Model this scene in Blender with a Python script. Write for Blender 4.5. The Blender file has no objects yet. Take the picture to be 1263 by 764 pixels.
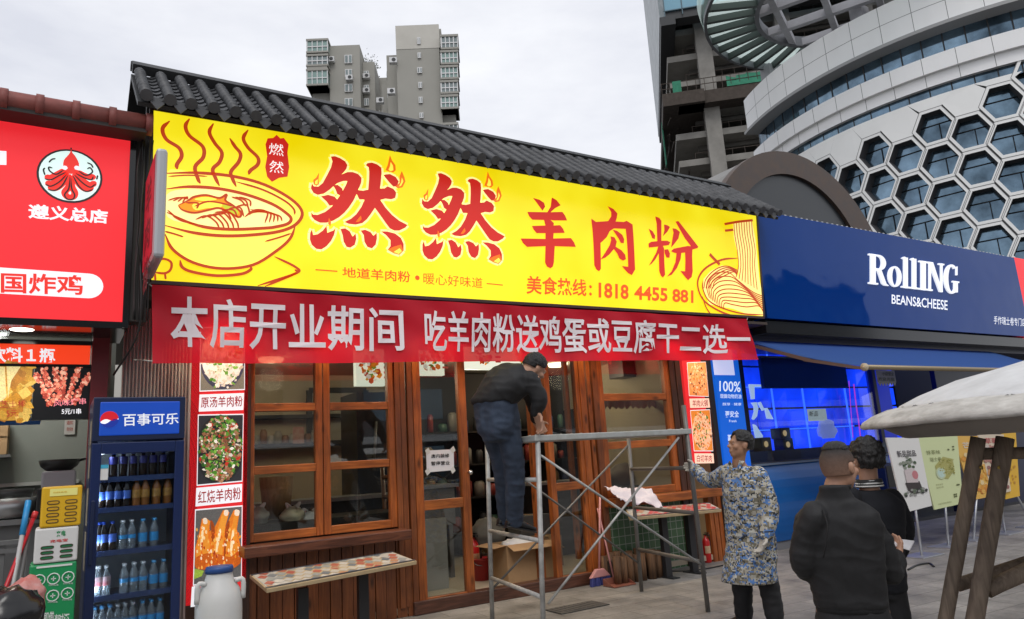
import bpy, bmesh, math, random
from mathutils import Vector as V, Matrix, noise

SC = bpy.context.scene
COL = SC.collection
# ------------------------------------------------------------------ camera
IW, IH, F = 1263.0, 764.0, 905.0
CC = (IW / 2, IH / 2)
CAM = V((0, 0, 1.6))
def _d(px, py): return V((px - CC[0], -(py - CC[1]), -F))
AX = _d(2100, 475).normalized()
AZ = _d(350, -4000); AZ = (AZ - AX * AZ.dot(AX)).normalized()
AY = AZ.cross(AX)
cam = bpy.data.cameras.new('camera'); cam.sensor_width = 36; cam.lens = F / IW * 36
cam.clip_start = .05; cam.clip_end = 3000
camo = bpy.data.objects.new('camera', cam); COL.objects.link(camo)
camo.matrix_world = Matrix(((AX.x, AX.y, AX.z, CAM.x), (AY.x, AY.y, AY.z, CAM.y), (AZ.x, AZ.y, AZ.z, CAM.z), (0, 0, 0, 1)))
SC.camera = camo
# ------------------------------------------------------------------ sky, sun, exposure
SUN_EL, SUN_AZ = math.radians(52), math.radians(205)      # behind the camera, high, veiled by cloud
w = bpy.data.worlds.new('World'); SC.world = w; w.use_nodes = True
nt = w.node_tree; nt.nodes.clear(); N = nt.nodes.new; L = nt.links.new
out = N('ShaderNodeOutputWorld'); bg = N('ShaderNodeBackground'); bg.inputs['Strength'].default_value = .14
sky = N('ShaderNodeTexSky'); sky.sky_type = 'NISHITA'; sky.sun_disc = False
sky.sun_elevation = SUN_EL; sky.sun_rotation = SUN_AZ
tc = N('ShaderNodeTexCoord'); mp = N('ShaderNodeMapping'); mp.inputs['Scale'].default_value = (1.5, 1.5, 4.5)
ns = N('ShaderNodeTexNoise'); ns.inputs['Scale'].default_value = 1.7; ns.inputs['Detail'].default_value = 7; ns.inputs['Roughness'].default_value = .55
rp = N('ShaderNodeValToRGB'); rp.color_ramp.elements[0].position = .3; rp.color_ramp.elements[1].position = .66
rp.color_ramp.elements[0].color = (4.8, 4.92, 5.4, 1); rp.color_ramp.elements[1].color = (6.6, 6.65, 6.85, 1)
mx = N('ShaderNodeMixRGB'); mx.inputs['Fac'].default_value = .93
L(tc.outputs['Generated'], mp.inputs['Vector']); L(mp.outputs['Vector'], ns.inputs['Vector']); L(ns.outputs['Fac'], rp.inputs['Fac'])
L(sky.outputs['Color'], mx.inputs['Color1']); L(rp.outputs['Color'], mx.inputs['Color2']); L(mx.outputs['Color'], bg.inputs['Color'])
L(bg.outputs['Background'], out.inputs['Surface'])
sl = bpy.data.lights.new('sun', 'SUN'); sl.energy = 1.0; sl.angle = math.radians(25); sl.color = (1, .97, .93)
so = bpy.data.objects.new('sun', sl); COL.objects.link(so)
sd = V((math.sin(SUN_AZ) * math.cos(SUN_EL), math.cos(SUN_AZ) * math.cos(SUN_EL), math.sin(SUN_EL)))
so.rotation_euler = sd.to_track_quat('Z', 'Y').to_euler(); so.location = sd * 60
SC.view_settings.view_transform = 'Standard'; SC.view_settings.look = 'None'
SC.view_settings.exposure = 0.2; SC.view_settings.gamma = 1.0; SC.view_settings.use_curve_mapping = False

# ------------------------------------------------------------------ helpers
def ray(px, py):
    v = _d(px, py); return V((AX.dot(v), AY.dot(v), AZ.dot(v)))
def P(px, py, y): v = ray(px, py); return CAM + v * (y / v.y)
def PX(px, py, x): v = ray(px, py); return CAM + v * (x / v.x)
def PZ(px, py, z): v = ray(px, py); return CAM + v * ((z - CAM.z) / v.z)
def PD(px, py, d): v = ray(px, py); return CAM + v * (d / math.hypot(v.x, v.y))
def lerp(a, b, t): return a + (b - a) * t
UP = V((0, 0, 1)); XX = V((1, 0, 0)); YY = V((0, 1, 0))

def srgb(r, g, b):
    f = lambda c: (c / 255 / 12.92) if c / 255 <= .04045 else ((c / 255 + .055) / 1.055) ** 2.4
    return (f(r), f(g), f(b))

MATS = {}
def mat(name, col=(.5, .5, .5), rough=.6, metal=0, var=0, vscale=8, vcol=None, stretch=(1, 1, 1), bump=0, bscale=60, emit=None, es=1.0,
        alpha=None, coat=0, attr=False, spec=.5, detail=4):
    if name in MATS: return MATS[name]
    m = bpy.data.materials.new(name); m.use_nodes = True
    t = m.node_tree; b = t.nodes['Principled BSDF']; n = t.nodes.new; l = t.links.new
    b.inputs['Base Color'].default_value = (*col, 1); b.inputs['Roughness'].default_value = rough
    b.inputs['Metallic'].default_value = metal; b.inputs['Coat Weight'].default_value = coat
    b.inputs['Specular IOR Level'].default_value = spec
    co = n('ShaderNodeTexCoord'); mpn = n('ShaderNodeMapping'); mpn.inputs['Scale'].default_value = stretch
    l(co.outputs['Object'], mpn.inputs['Vector'])
    src = None
    if attr:
        a = n('ShaderNodeAttribute'); a.attribute_name = 'Col'; src = a.outputs['Color']; l(src, b.inputs['Base Color'])
    if var:
        z = n('ShaderNodeTexNoise'); z.inputs['Scale'].default_value = vscale; z.inputs['Detail'].default_value = detail; z.inputs['Roughness'].default_value = .6
        l(mpn.outputs['Vector'], z.inputs['Vector'])
        r = n('ShaderNodeMapRange'); r.inputs[1].default_value = .3; r.inputs[2].default_value = .7; l(z.outputs['Fac'], r.inputs[0])
        mxn = n('ShaderNodeMixRGB'); l(r.outputs[0], mxn.inputs['Fac'])
        vc = vcol or tuple(c * .45 for c in col)
        if attr:
            mm = n('ShaderNodeMixRGB'); mm.blend_type = 'MULTIPLY'; mm.inputs['Fac'].default_value = 1; l(src, mm.inputs['Color1']); mm.inputs['Color2'].default_value = (1 - var, 1 - var, 1 - var, 1)
            l(mm.outputs[0], mxn.inputs['Color1']); l(src, mxn.inputs['Color2'])
        else:
            mxn.inputs['Color1'].default_value = (*[lerp(c, v, var) for c, v in zip(col, vc)], 1); mxn.inputs['Color2'].default_value = (*col, 1)
        src = mxn.outputs[0]; l(src, b.inputs['Base Color'])
        rr = n('ShaderNodeMapRange'); rr.inputs[3].default_value = min(1, rough + .12); rr.inputs[4].default_value = max(.02, rough - .08)
        l(z.outputs['Fac'], rr.inputs[0]); l(rr.outputs[0], b.inputs['Roughness'])
    if bump:
        z2 = n('ShaderNodeTexNoise'); z2.inputs['Scale'].default_value = bscale; z2.inputs['Detail'].default_value = 3
        l(mpn.outputs['Vector'], z2.inputs['Vector'])
        bp = n('ShaderNodeBump'); bp.inputs['Strength'].default_value = bump; bp.inputs['Distance'].default_value = .02
        l(z2.outputs['Fac'], bp.inputs['Height']); l(bp.outputs['Normal'], b.inputs['Normal'])
    if emit is not None:
        b.inputs['Emission Strength'].default_value = es
        if attr: l(src, b.inputs['Emission Color'])
        else: b.inputs['Emission Color'].default_value = (*emit, 1)
    MATS[name] = m; return m

def wood(name, c1, c2, axis='z', rough=.38, knots=True, coat=.25):
    if name in MATS: return MATS[name]
    m = bpy.data.materials.new(name); m.use_nodes = True
    t = m.node_tree; b = t.nodes['Principled BSDF']; n = t.nodes.new; l = t.links.new
    co = n('ShaderNodeTexCoord'); mp_ = n('ShaderNodeMapping'); s = {'z': (14, 14, 1.1), 'x': (1.1, 14, 14), 'y': (14, 1.1, 14)}[axis]
    mp_.inputs['Scale'].default_value = s; l(co.outputs['Object'], mp_.inputs['Vector'])
    z = n('ShaderNodeTexNoise'); z.inputs['Scale'].default_value = 2.2; z.inputs['Detail'].default_value = 6; z.inputs['Distortion'].default_value = 1.2; l(mp_.outputs[0], z.inputs['Vector'])
    r = n('ShaderNodeValToRGB'); e = r.color_ramp.elements; e[0].position = .3; e[0].color = (*c2, 1); e[1].position = .66; e[1].color = (*c1, 1); l(z.outputs['Fac'], r.inputs['Fac'])
    z2 = n('ShaderNodeTexNoise'); z2.inputs['Scale'].default_value = 2.3; z2.inputs['Detail'].default_value = 3; l(co.outputs['Object'], z2.inputs['Vector'])
    r2 = n('ShaderNodeMapRange'); r2.inputs[1].default_value = .25; r2.inputs[2].default_value = .7; r2.inputs[3].default_value = .5; r2.inputs[4].default_value = 1.15; l(z2.outputs['Fac'], r2.inputs[0])
    mm = n('ShaderNodeMixRGB'); mm.blend_type = 'MULTIPLY'; mm.inputs['Fac'].default_value = 1; l(r.outputs[0], mm.inputs['Color1']); l(r2.outputs[0], mm.inputs['Color2'])
    last = mm
    if knots:
        mp2 = n('ShaderNodeMapping'); k = {'z': (7, 7, 2.6), 'x': (2.6, 7, 7), 'y': (7, 2.6, 7)}[axis]; mp2.inputs['Scale'].default_value = k; l(co.outputs['Object'], mp2.inputs['Vector'])
        vo = n('ShaderNodeTexVoronoi'); vo.inputs['Scale'].default_value = .9; l(mp2.outputs[0], vo.inputs['Vector'])
        rk = n('ShaderNodeMapRange'); rk.inputs[1].default_value = .06; rk.inputs[2].default_value = .2; rk.inputs[3].default_value = .12; rk.inputs[4].default_value = 1; l(vo.outputs['Distance'], rk.inputs[0])
        m2 = n('ShaderNodeMixRGB'); m2.blend_type = 'MULTIPLY'; m2.inputs['Fac'].default_value = .85; l(mm.outputs[0], m2.inputs['Color1']); l(rk.outputs[0], m2.inputs['Color2']); last = m2
    l(last.outputs[0], b.inputs['Base Color'])
    bp = n('ShaderNodeBump'); bp.inputs['Strength'].default_value = .25; bp.inputs['Distance'].default_value = .01; l(z.outputs['Fac'], bp.inputs['Height']); l(bp.outputs[0], b.inputs['Normal'])
    b.inputs['Roughness'].default_value = rough; b.inputs['Coat Weight'].default_value = coat; b.inputs['Coat Roughness'].default_value = .25
    MATS[name] = m; return m

def glass(name, tint=(.93, .96, .95), refl=.1, rough=.02, haze=0.0):
    if name in MATS: return MATS[name]
    m = bpy.data.materials.new(name); m.use_nodes = True; t = m.node_tree; t.nodes.clear(); n = t.nodes.new; l = t.links.new
    o = n('ShaderNodeOutputMaterial'); tr = n('ShaderNodeBsdfTransparent'); tr.inputs[0].default_value = (*tint, 1)
    gl = n('ShaderNodeBsdfGlossy'); gl.inputs['Roughness'].default_value = rough
    lw = n('ShaderNodeLayerWeight'); lw.inputs['Blend'].default_value = .5; pw_ = n('ShaderNodeMath'); pw_.operation = 'POWER'; pw_.inputs[1].default_value = 5; l(lw.outputs['Facing'], pw_.inputs[0])
    ad = n('ShaderNodeMath'); ad.operation = 'MULTIPLY_ADD'; ad.use_clamp = True; ad.inputs[1].default_value = .8; ad.inputs[2].default_value = refl; l(pw_.outputs[0], ad.inputs[0])
    mix = n('ShaderNodeMixShader'); l(ad.outputs[0], mix.inputs[0]); l(tr.outputs[0], mix.inputs[1]); l(gl.outputs[0], mix.inputs[2])
    last = mix
    if haze:
        df = n('ShaderNodeBsdfDiffuse'); df.inputs[0].default_value = (.75, .78, .8, 1); m2 = n('ShaderNodeMixShader'); m2.inputs[0].default_value = haze
        l(mix.outputs[0], m2.inputs[1]); l(df.outputs[0], m2.inputs[2]); last = m2
    l(last.outputs[0], o.inputs['Surface']); MATS[name] = m; return m

class MB:
    def __init__(s): s.v = []; s.f = []; s.c = []; s.col = None; s.sm = []
    def face(s, idx, sm=False): s.f.append(idx); s.c.append(s.col); s.sm.append(sm)
    def quad(s, *pts):
        i = len(s.v); s.v += [V(p) for p in pts]; s.face(list(range(i, i + len(pts)))); return s
    def box(s, x0, x1, y0, y1, z0, z1): return s.obox(V(((x0 + x1) / 2, (y0 + y1) / 2, (z0 + z1) / 2)), XX, YY, UP, abs(x1 - x0) / 2, abs(y1 - y0) / 2, abs(z1 - z0) / 2)
    def obox(s, c, a, b, d, ha, hb, hd):
        i = len(s.v); a = a.normalized() * ha; b = b.normalized() * hb; d = d.normalized() * hd
        for k in range(8): s.v.append(c + a * (1 if k & 1 else -1) + b * (1 if k & 2 else -1) + d * (1 if k & 4 else -1))
        for q in ((0, 2, 3, 1), (4, 5, 7, 6), (0, 1, 5, 4), (2, 6, 7, 3), (0, 4, 6, 2), (1, 3, 7, 5)): s.face([i + k for k in q])
        return s
    def bar(s, a, b, w, d, nrm=YY):          # square bar from a to b: w across, d along nrm
        a, b = V(a), V(b); u = b - a; n_ = nrm - u.normalized() * nrm.dot(u.normalized()); n_.normalize(); c = u.cross(n_)
        return s.obox((a + b) / 2, u, n_, c, u.length / 2, d / 2, w / 2)
    def frame(s, u):
        u = u.normalized(); t = V((0, 0, 1)) if abs(u.z) < .9 else V((1, 0, 0)); a = u.cross(t).normalized(); return a, u.cross(a)
    def tube(s, pts, r, n=8, caps=True, closed=False):
        pts = [V(p) for p in pts]; m_ = len(pts); rs = r if isinstance(r, (list, tuple)) else [r] * m_
        i0 = len(s.v); pa = None
        for k in range(m_):
            if closed: u = pts[(k + 1) % m_] - pts[k - 1]
            else: u = pts[min(k + 1, m_ - 1)] - pts[max(k - 1, 0)]
            if u.length < 1e-9: u = V((0, 0, 1))
            u.normalize()
            if pa is None: a, b = s.frame(u)
            else:
                a = pa - u * pa.dot(u); a.normalize(); b = u.cross(a)
            pa = a
            for j in range(n):
                t = 2 * math.pi * j / n; s.v.append(pts[k] + (a * math.cos(t) + b * math.sin(t)) * rs[k])
        for k in range(m_ if closed else m_ - 1):
            k2 = (k + 1) % m_
            for j in range(n): s.face([i0 + k * n + j, i0 + k * n + (j + 1) % n, i0 + k2 * n + (j + 1) % n, i0 + k2 * n + j], True)
        if caps and not closed:
            s.face([i0 + j for j in range(n)][::-1]); s.face([i0 + (m_ - 1) * n + j for j in range(n)])
        return s
    def lathe(s, c, prof, n=16, a0=0, a1=2 * math.pi, sx=1, sy=1, axis=None):
        i0 = len(s.v); m_ = len(prof); full = abs(a1 - a0 - 2 * math.pi) < 1e-6; k_ = n if full else n + 1
        c = V(c); U = axis.normalized() if axis else UP
        if axis: A, B = s.frame(U)
        else: A, B = XX, YY
        for (r, z) in prof:
            for j in range(k_):
                t = a0 + (a1 - a0) * j / n; s.v.append(c + A * (r * math.cos(t) * sx) + B * (r * math.sin(t) * sy) + U * z)
        for k in range(m_ - 1):
            for j in range(n if full else n):
                j2 = (j + 1) % k_; s.face([i0 + k * k_ + j, i0 + k * k_ + j2, i0 + (k + 1) * k_ + j2, i0 + (k + 1) * k_ + j], True)
        if full:
            if prof[0][0] > 1e-5: s.face([i0 + j for j in range(n)][::-1])
            if prof[-1][0] > 1e-5: s.face([i0 + (m_ - 1) * k_ + j for j in range(n)])
        return s
    def ball(s, c, rx, ry=None, rz=None, n=14, m=9):
        ry = ry or rx; rz = rz or rx; i0 = len(s.v); c = V(c)
        for k in range(m + 1):
            p = -math.pi / 2 + math.pi * k / m
            for j in range(n):
                t = 2 * math.pi * j / n; s.v.append(c + V((rx * math.cos(p) * math.cos(t), ry * math.cos(p) * math.sin(t), rz * math.sin(p))))
        for k in range(m):
            for j in range(n): s.face([i0 + k * n + j, i0 + k * n + (j + 1) % n, i0 + (k + 1) * n + (j + 1) % n, i0 + (k + 1) * n + j], True)
        return s
    def prism(s, pts, off):                  # polygon swept by off
        i = len(s.v); k = len(pts); pts = [V(p) for p in pts]; s.v += pts + [p + off for p in pts]
        s.face(list(range(i, i + k))); s.face(list(range(i + k, i + 2 * k))[::-1])
        for j in range(k): s.face([i + j, i + (j + 1) % k, i + k + (j + 1) % k, i + k + j])
        return s
    def ribbon(s, pts, w, nrm, taper=True):
        pts = smooth_pts(pts); m_ = len(pts); i0 = len(s.v)
        for k, p in enumerate(pts):
            u = (pts[min(k + 1, m_ - 1)] - pts[max(k - 1, 0)]).normalized(); c = nrm.cross(u).normalized()
            t = k / (m_ - 1); ww = w * (min(1, .3 + 2.2 * math.sin(math.pi * t)) if taper else 1) / 2
            s.v.append(p + c * ww); s.v.append(p - c * ww)
        for k in range(m_ - 1): s.face([i0 + 2 * k, i0 + 2 * k + 1, i0 + 2 * k + 3, i0 + 2 * k + 2])
        return s
    def mesh(s, name):
        me = bpy.data.meshes.new(name); me.from_pydata([tuple(p) for p in s.v], [], s.f)
        me.polygons.foreach_set('use_smooth', s.sm)
        if any(c is not None for c in s.c):
            a = me.color_attributes.new('Col', 'FLOAT_COLOR', 'CORNER'); d = []
            for f, c in zip(s.f, s.c): d += list((*(c or (1, 1, 1)), 1)) * len(f)
            a.data.foreach_set('color', d)
        me.update(); return me
    def build(s, name, m, parent=None, bevel=0, fix=True):
        me = s.mesh(name)
        if fix:
            bm = bmesh.new(); bm.from_mesh(me); bmesh.ops.recalc_face_normals(bm, faces=bm.faces); bm.to_mesh(me); bm.free()
        return put(name, me, m, parent, bevel)

def put(name, me, m, parent=None, bevel=0):
    o = bpy.data.objects.new(name, me); COL.objects.link(o)
    if m: me.materials.clear(); me.materials.append(m)
    if bevel:
        b = o.modifiers.new('bevel', 'BEVEL'); b.width = bevel; b.segments = 2; b.limit_method = 'ANGLE'
    if parent:
        o.parent = parent
        o.matrix_parent_inverse = Matrix.Translation(world_loc(parent)).inverted()
    return o
def world_loc(o):
    l = V(o.location) if o.type == 'EMPTY' else V((0, 0, 0)); return l
def smooth_pts(pts, k=5):
    pts = [V(p) for p in pts]
    if len(pts) < 3: return [lerp(pts[0], pts[-1], t / 8) for t in range(9)]
    q = [pts[0] * 2 - pts[1]] + pts + [pts[-1] * 2 - pts[-2]]; r = []
    for i in range(1, len(q) - 2):
        p0, p1, p2, p3 = q[i - 1:i + 3]
        for j in range(k):
            t = j / k; r.append(.5 * (2 * p1 + (p2 - p0) * t + (2 * p0 - 5 * p1 + 4 * p2 - p3) * t * t + (3 * p1 - p0 - 3 * p2 + p3) * t ** 3))
    return r + [pts[-1]]
def smooth_loop(pts, k=4):
    pts = [V(p) for p in pts]; n_ = len(pts); r = []
    for i in range(n_):
        p0, p1, p2, p3 = pts[i - 1], pts[i], pts[(i + 1) % n_], pts[(i + 2) % n_]
        for j in range(k):
            t = j / k; r.append(.5 * (2 * p1 + (p2 - p0) * t + (2 * p0 - 5 * p1 + 4 * p2 - p3) * t * t + (3 * p1 - p0 - 3 * p2 + p3) * t ** 3))
    return r
def tag(o, label=None, cat=None, group=None, kind=None):
    if label: o['label'] = label
    if cat: o['category'] = cat
    if group: o['group'] = group
    if kind: o['kind'] = kind
    return o
def thing(name, label, cat, loc, group=None):
    o = bpy.data.objects.new(name, None); COL.objects.link(o); o.empty_display_size = .2; o.location = V(loc)
    return tag(o, label, cat, group)
def dup(o, delta, label=None, group=None):           # a copy of a thing, its parts and sub-parts, moved by delta
    r = o.copy(); COL.objects.link(r); r.location = V(o.location) + V(delta)
    if label: r['label'] = label
    if group: r['group'] = group
    for ch in o.children:
        c = ch.copy(); COL.objects.link(c); c.parent = r
        for g in ch.children:
            e = g.copy(); COL.objects.link(e); e.parent = c
    return r

DG = None
def text_verts(body, bold=0, shear=0):
    c = bpy.data.curves.new('lettering', 'FONT'); c.body = body; c.offset = bold; c.resolution_u = 3; c.shear = shear
    o = bpy.data.objects.new('lettering', c); COL.objects.link(o)
    dg = bpy.context.evaluated_depsgraph_get(); dg.update()
    me = bpy.data.meshes.new_from_object(o.evaluated_get(dg))
    vs = [v.co.copy() for v in me.vertices]; fs = [list(p.vertices) for p in me.polygons]
    bpy.data.objects.remove(o); bpy.data.curves.remove(c); bpy.data.meshes.remove(me)
    return vs, fs
def text(mb, body, tl, tr, br, bl, bold=0, shear=0, box=None):
    """tight box of the text mapped on the world quad"""
    vs, fs = text_verts(body, bold, shear)
    if not vs: return mb
    x0, x1 = min(v.x for v in vs), max(v.x for v in vs); y0, y1 = min(v.y for v in vs), max(v.y for v in vs)
    if box: y0, y1 = box
    i = len(mb.v)
    for v in vs:
        a = (v.x - x0) / max(1e-6, x1 - x0); b = (v.y - y0) / max(1e-6, y1 - y0)
        mb.v.append(lerp(lerp(bl, br, a), lerp(tl, tr, a), b))
    for f in fs: mb.face([i + k for k in f])
    return mb
def textpx(mb, body, q, y, bold=.01, dy=0, box=None):
    """q: x0,y0top,y0bot,x1,y1top,y1bot in photograph pixels, on the plane at depth y"""
    x0, a, b, x1, c, d = q
    return text(mb, body, P(x0, a, y) + YY * dy, P(x1, c, y) + YY * dy, P(x1, d, y) + YY * dy, P(x0, b, y) + YY * dy, bold, 0, box)
def polypx(mb, pts, y): mb.quad(*[P(a, b, y) for a, b in pts]); return mb
def sc(pts, ox, oy, k): return [(ox + a / k, oy + b / k) for a, b in pts]

def food(mb, quad, pal, n, size, rnd, seed=0, ell=True, cols=None):
    """a printed dish: many flat coloured morsels scattered over a quad (tl,tr,br,bl)"""
    R_ = random.Random(seed); tl, tr, br, bl = quad; nrm = (tr - tl).cross(bl - tl).normalized()
    if nrm.y > 0: nrm = -nrm
    for i in range(n):
        while True:
            a, b = R_.random(), R_.random()
            if not ell or ((a - .5) ** 2 + (b - .5) ** 2) < .235: break
        c = lerp(lerp(tl, tr, a), lerp(bl, br, a), b) + nrm * (.0006 + i * 2e-6)
        s_ = size * R_.uniform(.5, 1.2); an = R_.random() * 6.28; el = R_.uniform(.3, 1)
        u = (tr - tl).normalized(); v = (bl - tl).normalized(); k = R_.randint(4, 6)
        mb.col = R_.choice(pal); f_ = R_.uniform(.8, 1.15); mb.col = tuple(min(1, x * f_) for x in mb.col)
        pts = []
        for j in range(k):
            t = 6.283 * j / k; x, y_ = math.cos(t) * s_, math.sin(t) * s_ * el
            pts.append(c + u * (x * math.cos(an) - y_ * math.sin(an)) + v * (x * math.sin(an) + y_ * math.cos(an)))
        mb.quad(*pts)
    mb.col = None
    return mb
# ================================================================== GROUND
def ground_mat():
    m = bpy.data.materials.new('paving'); m.use_nodes = True; t = m.node_tree; b = t.nodes['Principled BSDF']; n = t.nodes.new; l = t.links.new
    co = n('ShaderNodeTexCoord'); mp_ = n('ShaderNodeMapping'); mp_.inputs['Rotation'].default_value = (0, 0, .06); l(co.outputs['Object'], mp_.inputs[0])
    br = n('ShaderNodeTexBrick'); br.inputs['Scale'].default_value = 1; br.inputs['Brick Width'].default_value = .6; br.inputs['Row Height'].default_value = .3
    br.inputs['Mortar Size'].default_value = .006; br.inputs['Color1'].default_value = (.255, .24, .22, 1); br.inputs['Color2'].default_value = (.222, .209, .192, 1); br.inputs['Mortar'].default_value = (.1, .092, .082, 1); br.inputs['Mortar Smooth'].default_value = .5
    l(mp_.outputs[0], br.inputs['Vector'])
    z = n('ShaderNodeTexNoise'); z.inputs['Scale'].default_value = 1.6; z.inputs['Detail'].default_value = 10; z.inputs['Roughness'].default_value = .65; l(co.outputs['Object'], z.inputs['Vector'])
    r = n('ShaderNodeMapRange'); r.inputs[1].default_value = .3; r.inputs[2].default_value = .7; r.inputs[3].default_value = .45; r.inputs[4].default_value = 1.35; l(z.outputs[0], r.inputs[0])
    mm = n('ShaderNodeMixRGB'); mm.blend_type = 'MULTIPLY'; mm.inputs[0].default_value = 1; l(br.outputs[0], mm.inputs[1]); l(r.outputs[0], mm.inputs[2]); 
    z2 = n('ShaderNodeTexNoise'); z2.inputs['Scale'].default_value = 40; z2.inputs['Detail'].default_value = 4; l(co.outputs['Object'], z2.inputs['Vector'])
    r2 = n('ShaderNodeMapRange'); r2.inputs[3].default_value = .75; r2.inputs[4].default_value = 1.25; l(z2.outputs[0], r2.inputs[0])
    m2 = n('ShaderNodeMixRGB'); m2.blend_type = 'MULTIPLY'; m2.inputs[0].default_value = 1; l(mm.outputs[0], m2.inputs[1]); l(r2.outputs[0], m2.inputs[2]); l(m2.outputs[0], b.inputs['Base Color'])
    bp = n('ShaderNodeBump'); bp.inputs['Strength'].default_value = .3; bp.inputs['Distance'].default_value = .01; l(m2.outputs[0], bp.inputs['Height']); l(bp.outputs[0], b.inputs['Normal'])
    rr = n('ShaderNodeMapRange'); rr.inputs[3].default_value = .5; rr.inputs[4].default_value = .85; l(z.outputs[0], rr.inputs[0]); l(rr.outputs[0], b.inputs['Roughness'])
    return m
MB().quad((-60, -40, 0), (60, -40, 0), (60, 60, 0), (-60, 60, 0)).build('pavement', ground_mat())
tag(bpy.data.objects['pavement'], kind='structure')
g = MB().quad((-900, -300, -.02), (1200, -300, -.02), (1200, 1500, -.02), (-900, 1500, -.02)).build('ground', mat('asphalt', (.055, .055, .057), .9, var=.5, vscale=3)); tag(g, kind='structure')

# ================================================================== ROUND TOWER WITH HEXAGON WINDOWS
PANEL = mat('white_panel', (.8, .8, .8), .35, var=.16, vscale=.35, vcol=(.54, .54, .52), stretch=(1, 1, .35), detail=8)
PANEL2 = mat('frame_panel', (.8, .8, .785), .4, var=.15, vscale=.4, vcol=(.55, .54, .51))
SEAM = mat('panel_seam', (.12, .12, .12), .7)
DARK = mat('dark_recess', (.025, .027, .03), .6)
TGLASS = mat('tower_glass', (.03, .055, .075), .05, var=.7, vscale=.35, vcol=(.005, .012, .02), spec=.9)
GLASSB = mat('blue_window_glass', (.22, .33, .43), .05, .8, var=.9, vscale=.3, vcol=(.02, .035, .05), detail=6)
MULL = mat('dark_mullion', (.02, .022, .025), .5)
TC = V((99.83, 41.88, 0)); TR = 30.0
def cyl(a, z, r=TR): a = math.radians(a); return V((TC.x + r * math.sin(a), TC.y - r * math.cos(a), z))
def band(mb, z0, z1, r0, r1, a0=-118.25, a1=-20, step=2.75, z0b=None):
    a = a0
    while a < a1 - 1e-6:
        b = a + step; mb.quad(cyl(a, z0, r0), cyl(b, z0, r0), cyl(b, z1, r1), cyl(a, z1, r1)); a = b
    return mb
EC = None
hexb = thing('round_tower', 'round white panelled tower with rows of hexagonal blue windows behind the blue cafe sign', 'building', (TC.x, TC.y, 0))
w_ = MB(); band(w_, 40.3, 44.6, TR + .9, TR + .9); band(w_, 44.6, 44.61, TR + .9, TR - 6)       # parapet
band(w_, 40.3, 40.31, TR - .4, TR + .9); w_.build('parapet', PANEL, hexb)
w_ = MB(); band(w_, 39.95, 40.3, TR + 1.35, TR + 1.35); band(w_, 39.95, 39.96, TR - 1, TR + 1.35); band(w_, 40.3, 40.302, TR + 1.35, TR + .8); w_.build('cornice', mat('cornice_grey', (.3, .3, .3), .5), hexb)
w_ = MB(); band(w_, 37.6, 39.95, TR - .5, TR - .5); w_.build('ribbon_window', GLASSB, hexb)
w_ = MB(); band(w_, 35.9, 37.6, TR + .55, TR + .55); band(w_, 37.6, 37.61, TR + .55, TR - .6); band(w_, 35.9, 35.91, TR, TR + .55)
band(w_, 34.7, 35.9, TR + .1, TR + .1); band(w_, 34.7, 34.71, TR - .4, TR + .1); w_.build('white_band', PANEL, hexb)
w_ = MB(); band(w_, 33.7, 34.7, TR - .45, TR - .45); w_.build('ribbon_window', GLASSB, hexb)
s_ = MB()
for z0, z1, r, st in ((40.3, 44.6, TR + .905, 5.5), (35.9, 37.6, TR + .555, 5.5), (34.7, 35.9, TR + .105, 5.5)):
    a = -118.25
    while a < -20:
        s_.quad(cyl(a, z0, r), cyl(a + .09, z0, r), cyl(a + .09, z1, r), cyl(a, z1, r)); a += st / (1 if z1 - z0 < 4 else 1)
for z, r in ((42.5, TR + .906),):
    a = -118.25
    while a < -20: s_.quad(cyl(a, z, r), cyl(a + 2.75, z, r), cyl(a + 2.75, z + .05, r), cyl(a, z + .05, r)); a += 2.75
s_.build('panel_seam', SEAM, hexb)
s_ = MB()
a = -118.25
while a < -20:
    for z0, z1 in ((37.6, 39.95), (33.7, 34.7)): s_.quad(cyl(a, z0, TR - .45), cyl(a + .25, z0, TR - .45), cyl(a + .25, z1, TR - .45), cyl(a, z1, TR - .45))
    a += 3.67
s_.build('mullion', MULL, hexb)
m_ = MB()
for z0, z1, r, aa in ((40.3, 44.6, TR + .9, -118.25), (37.6, 40.3, TR - .5, -118.25), (35.9, 37.6, TR + .55, -118.25), (34.7, 35.9, TR + .1, -118.25), (0, 34.7, TR, -118.25)): m_.quad(cyl(aa, z0, r), cyl(aa, z1, r), cyl(aa, z1, 4), cyl(aa, z0, 4))
m_.build('end_wall', PANEL, hexb)
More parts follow.
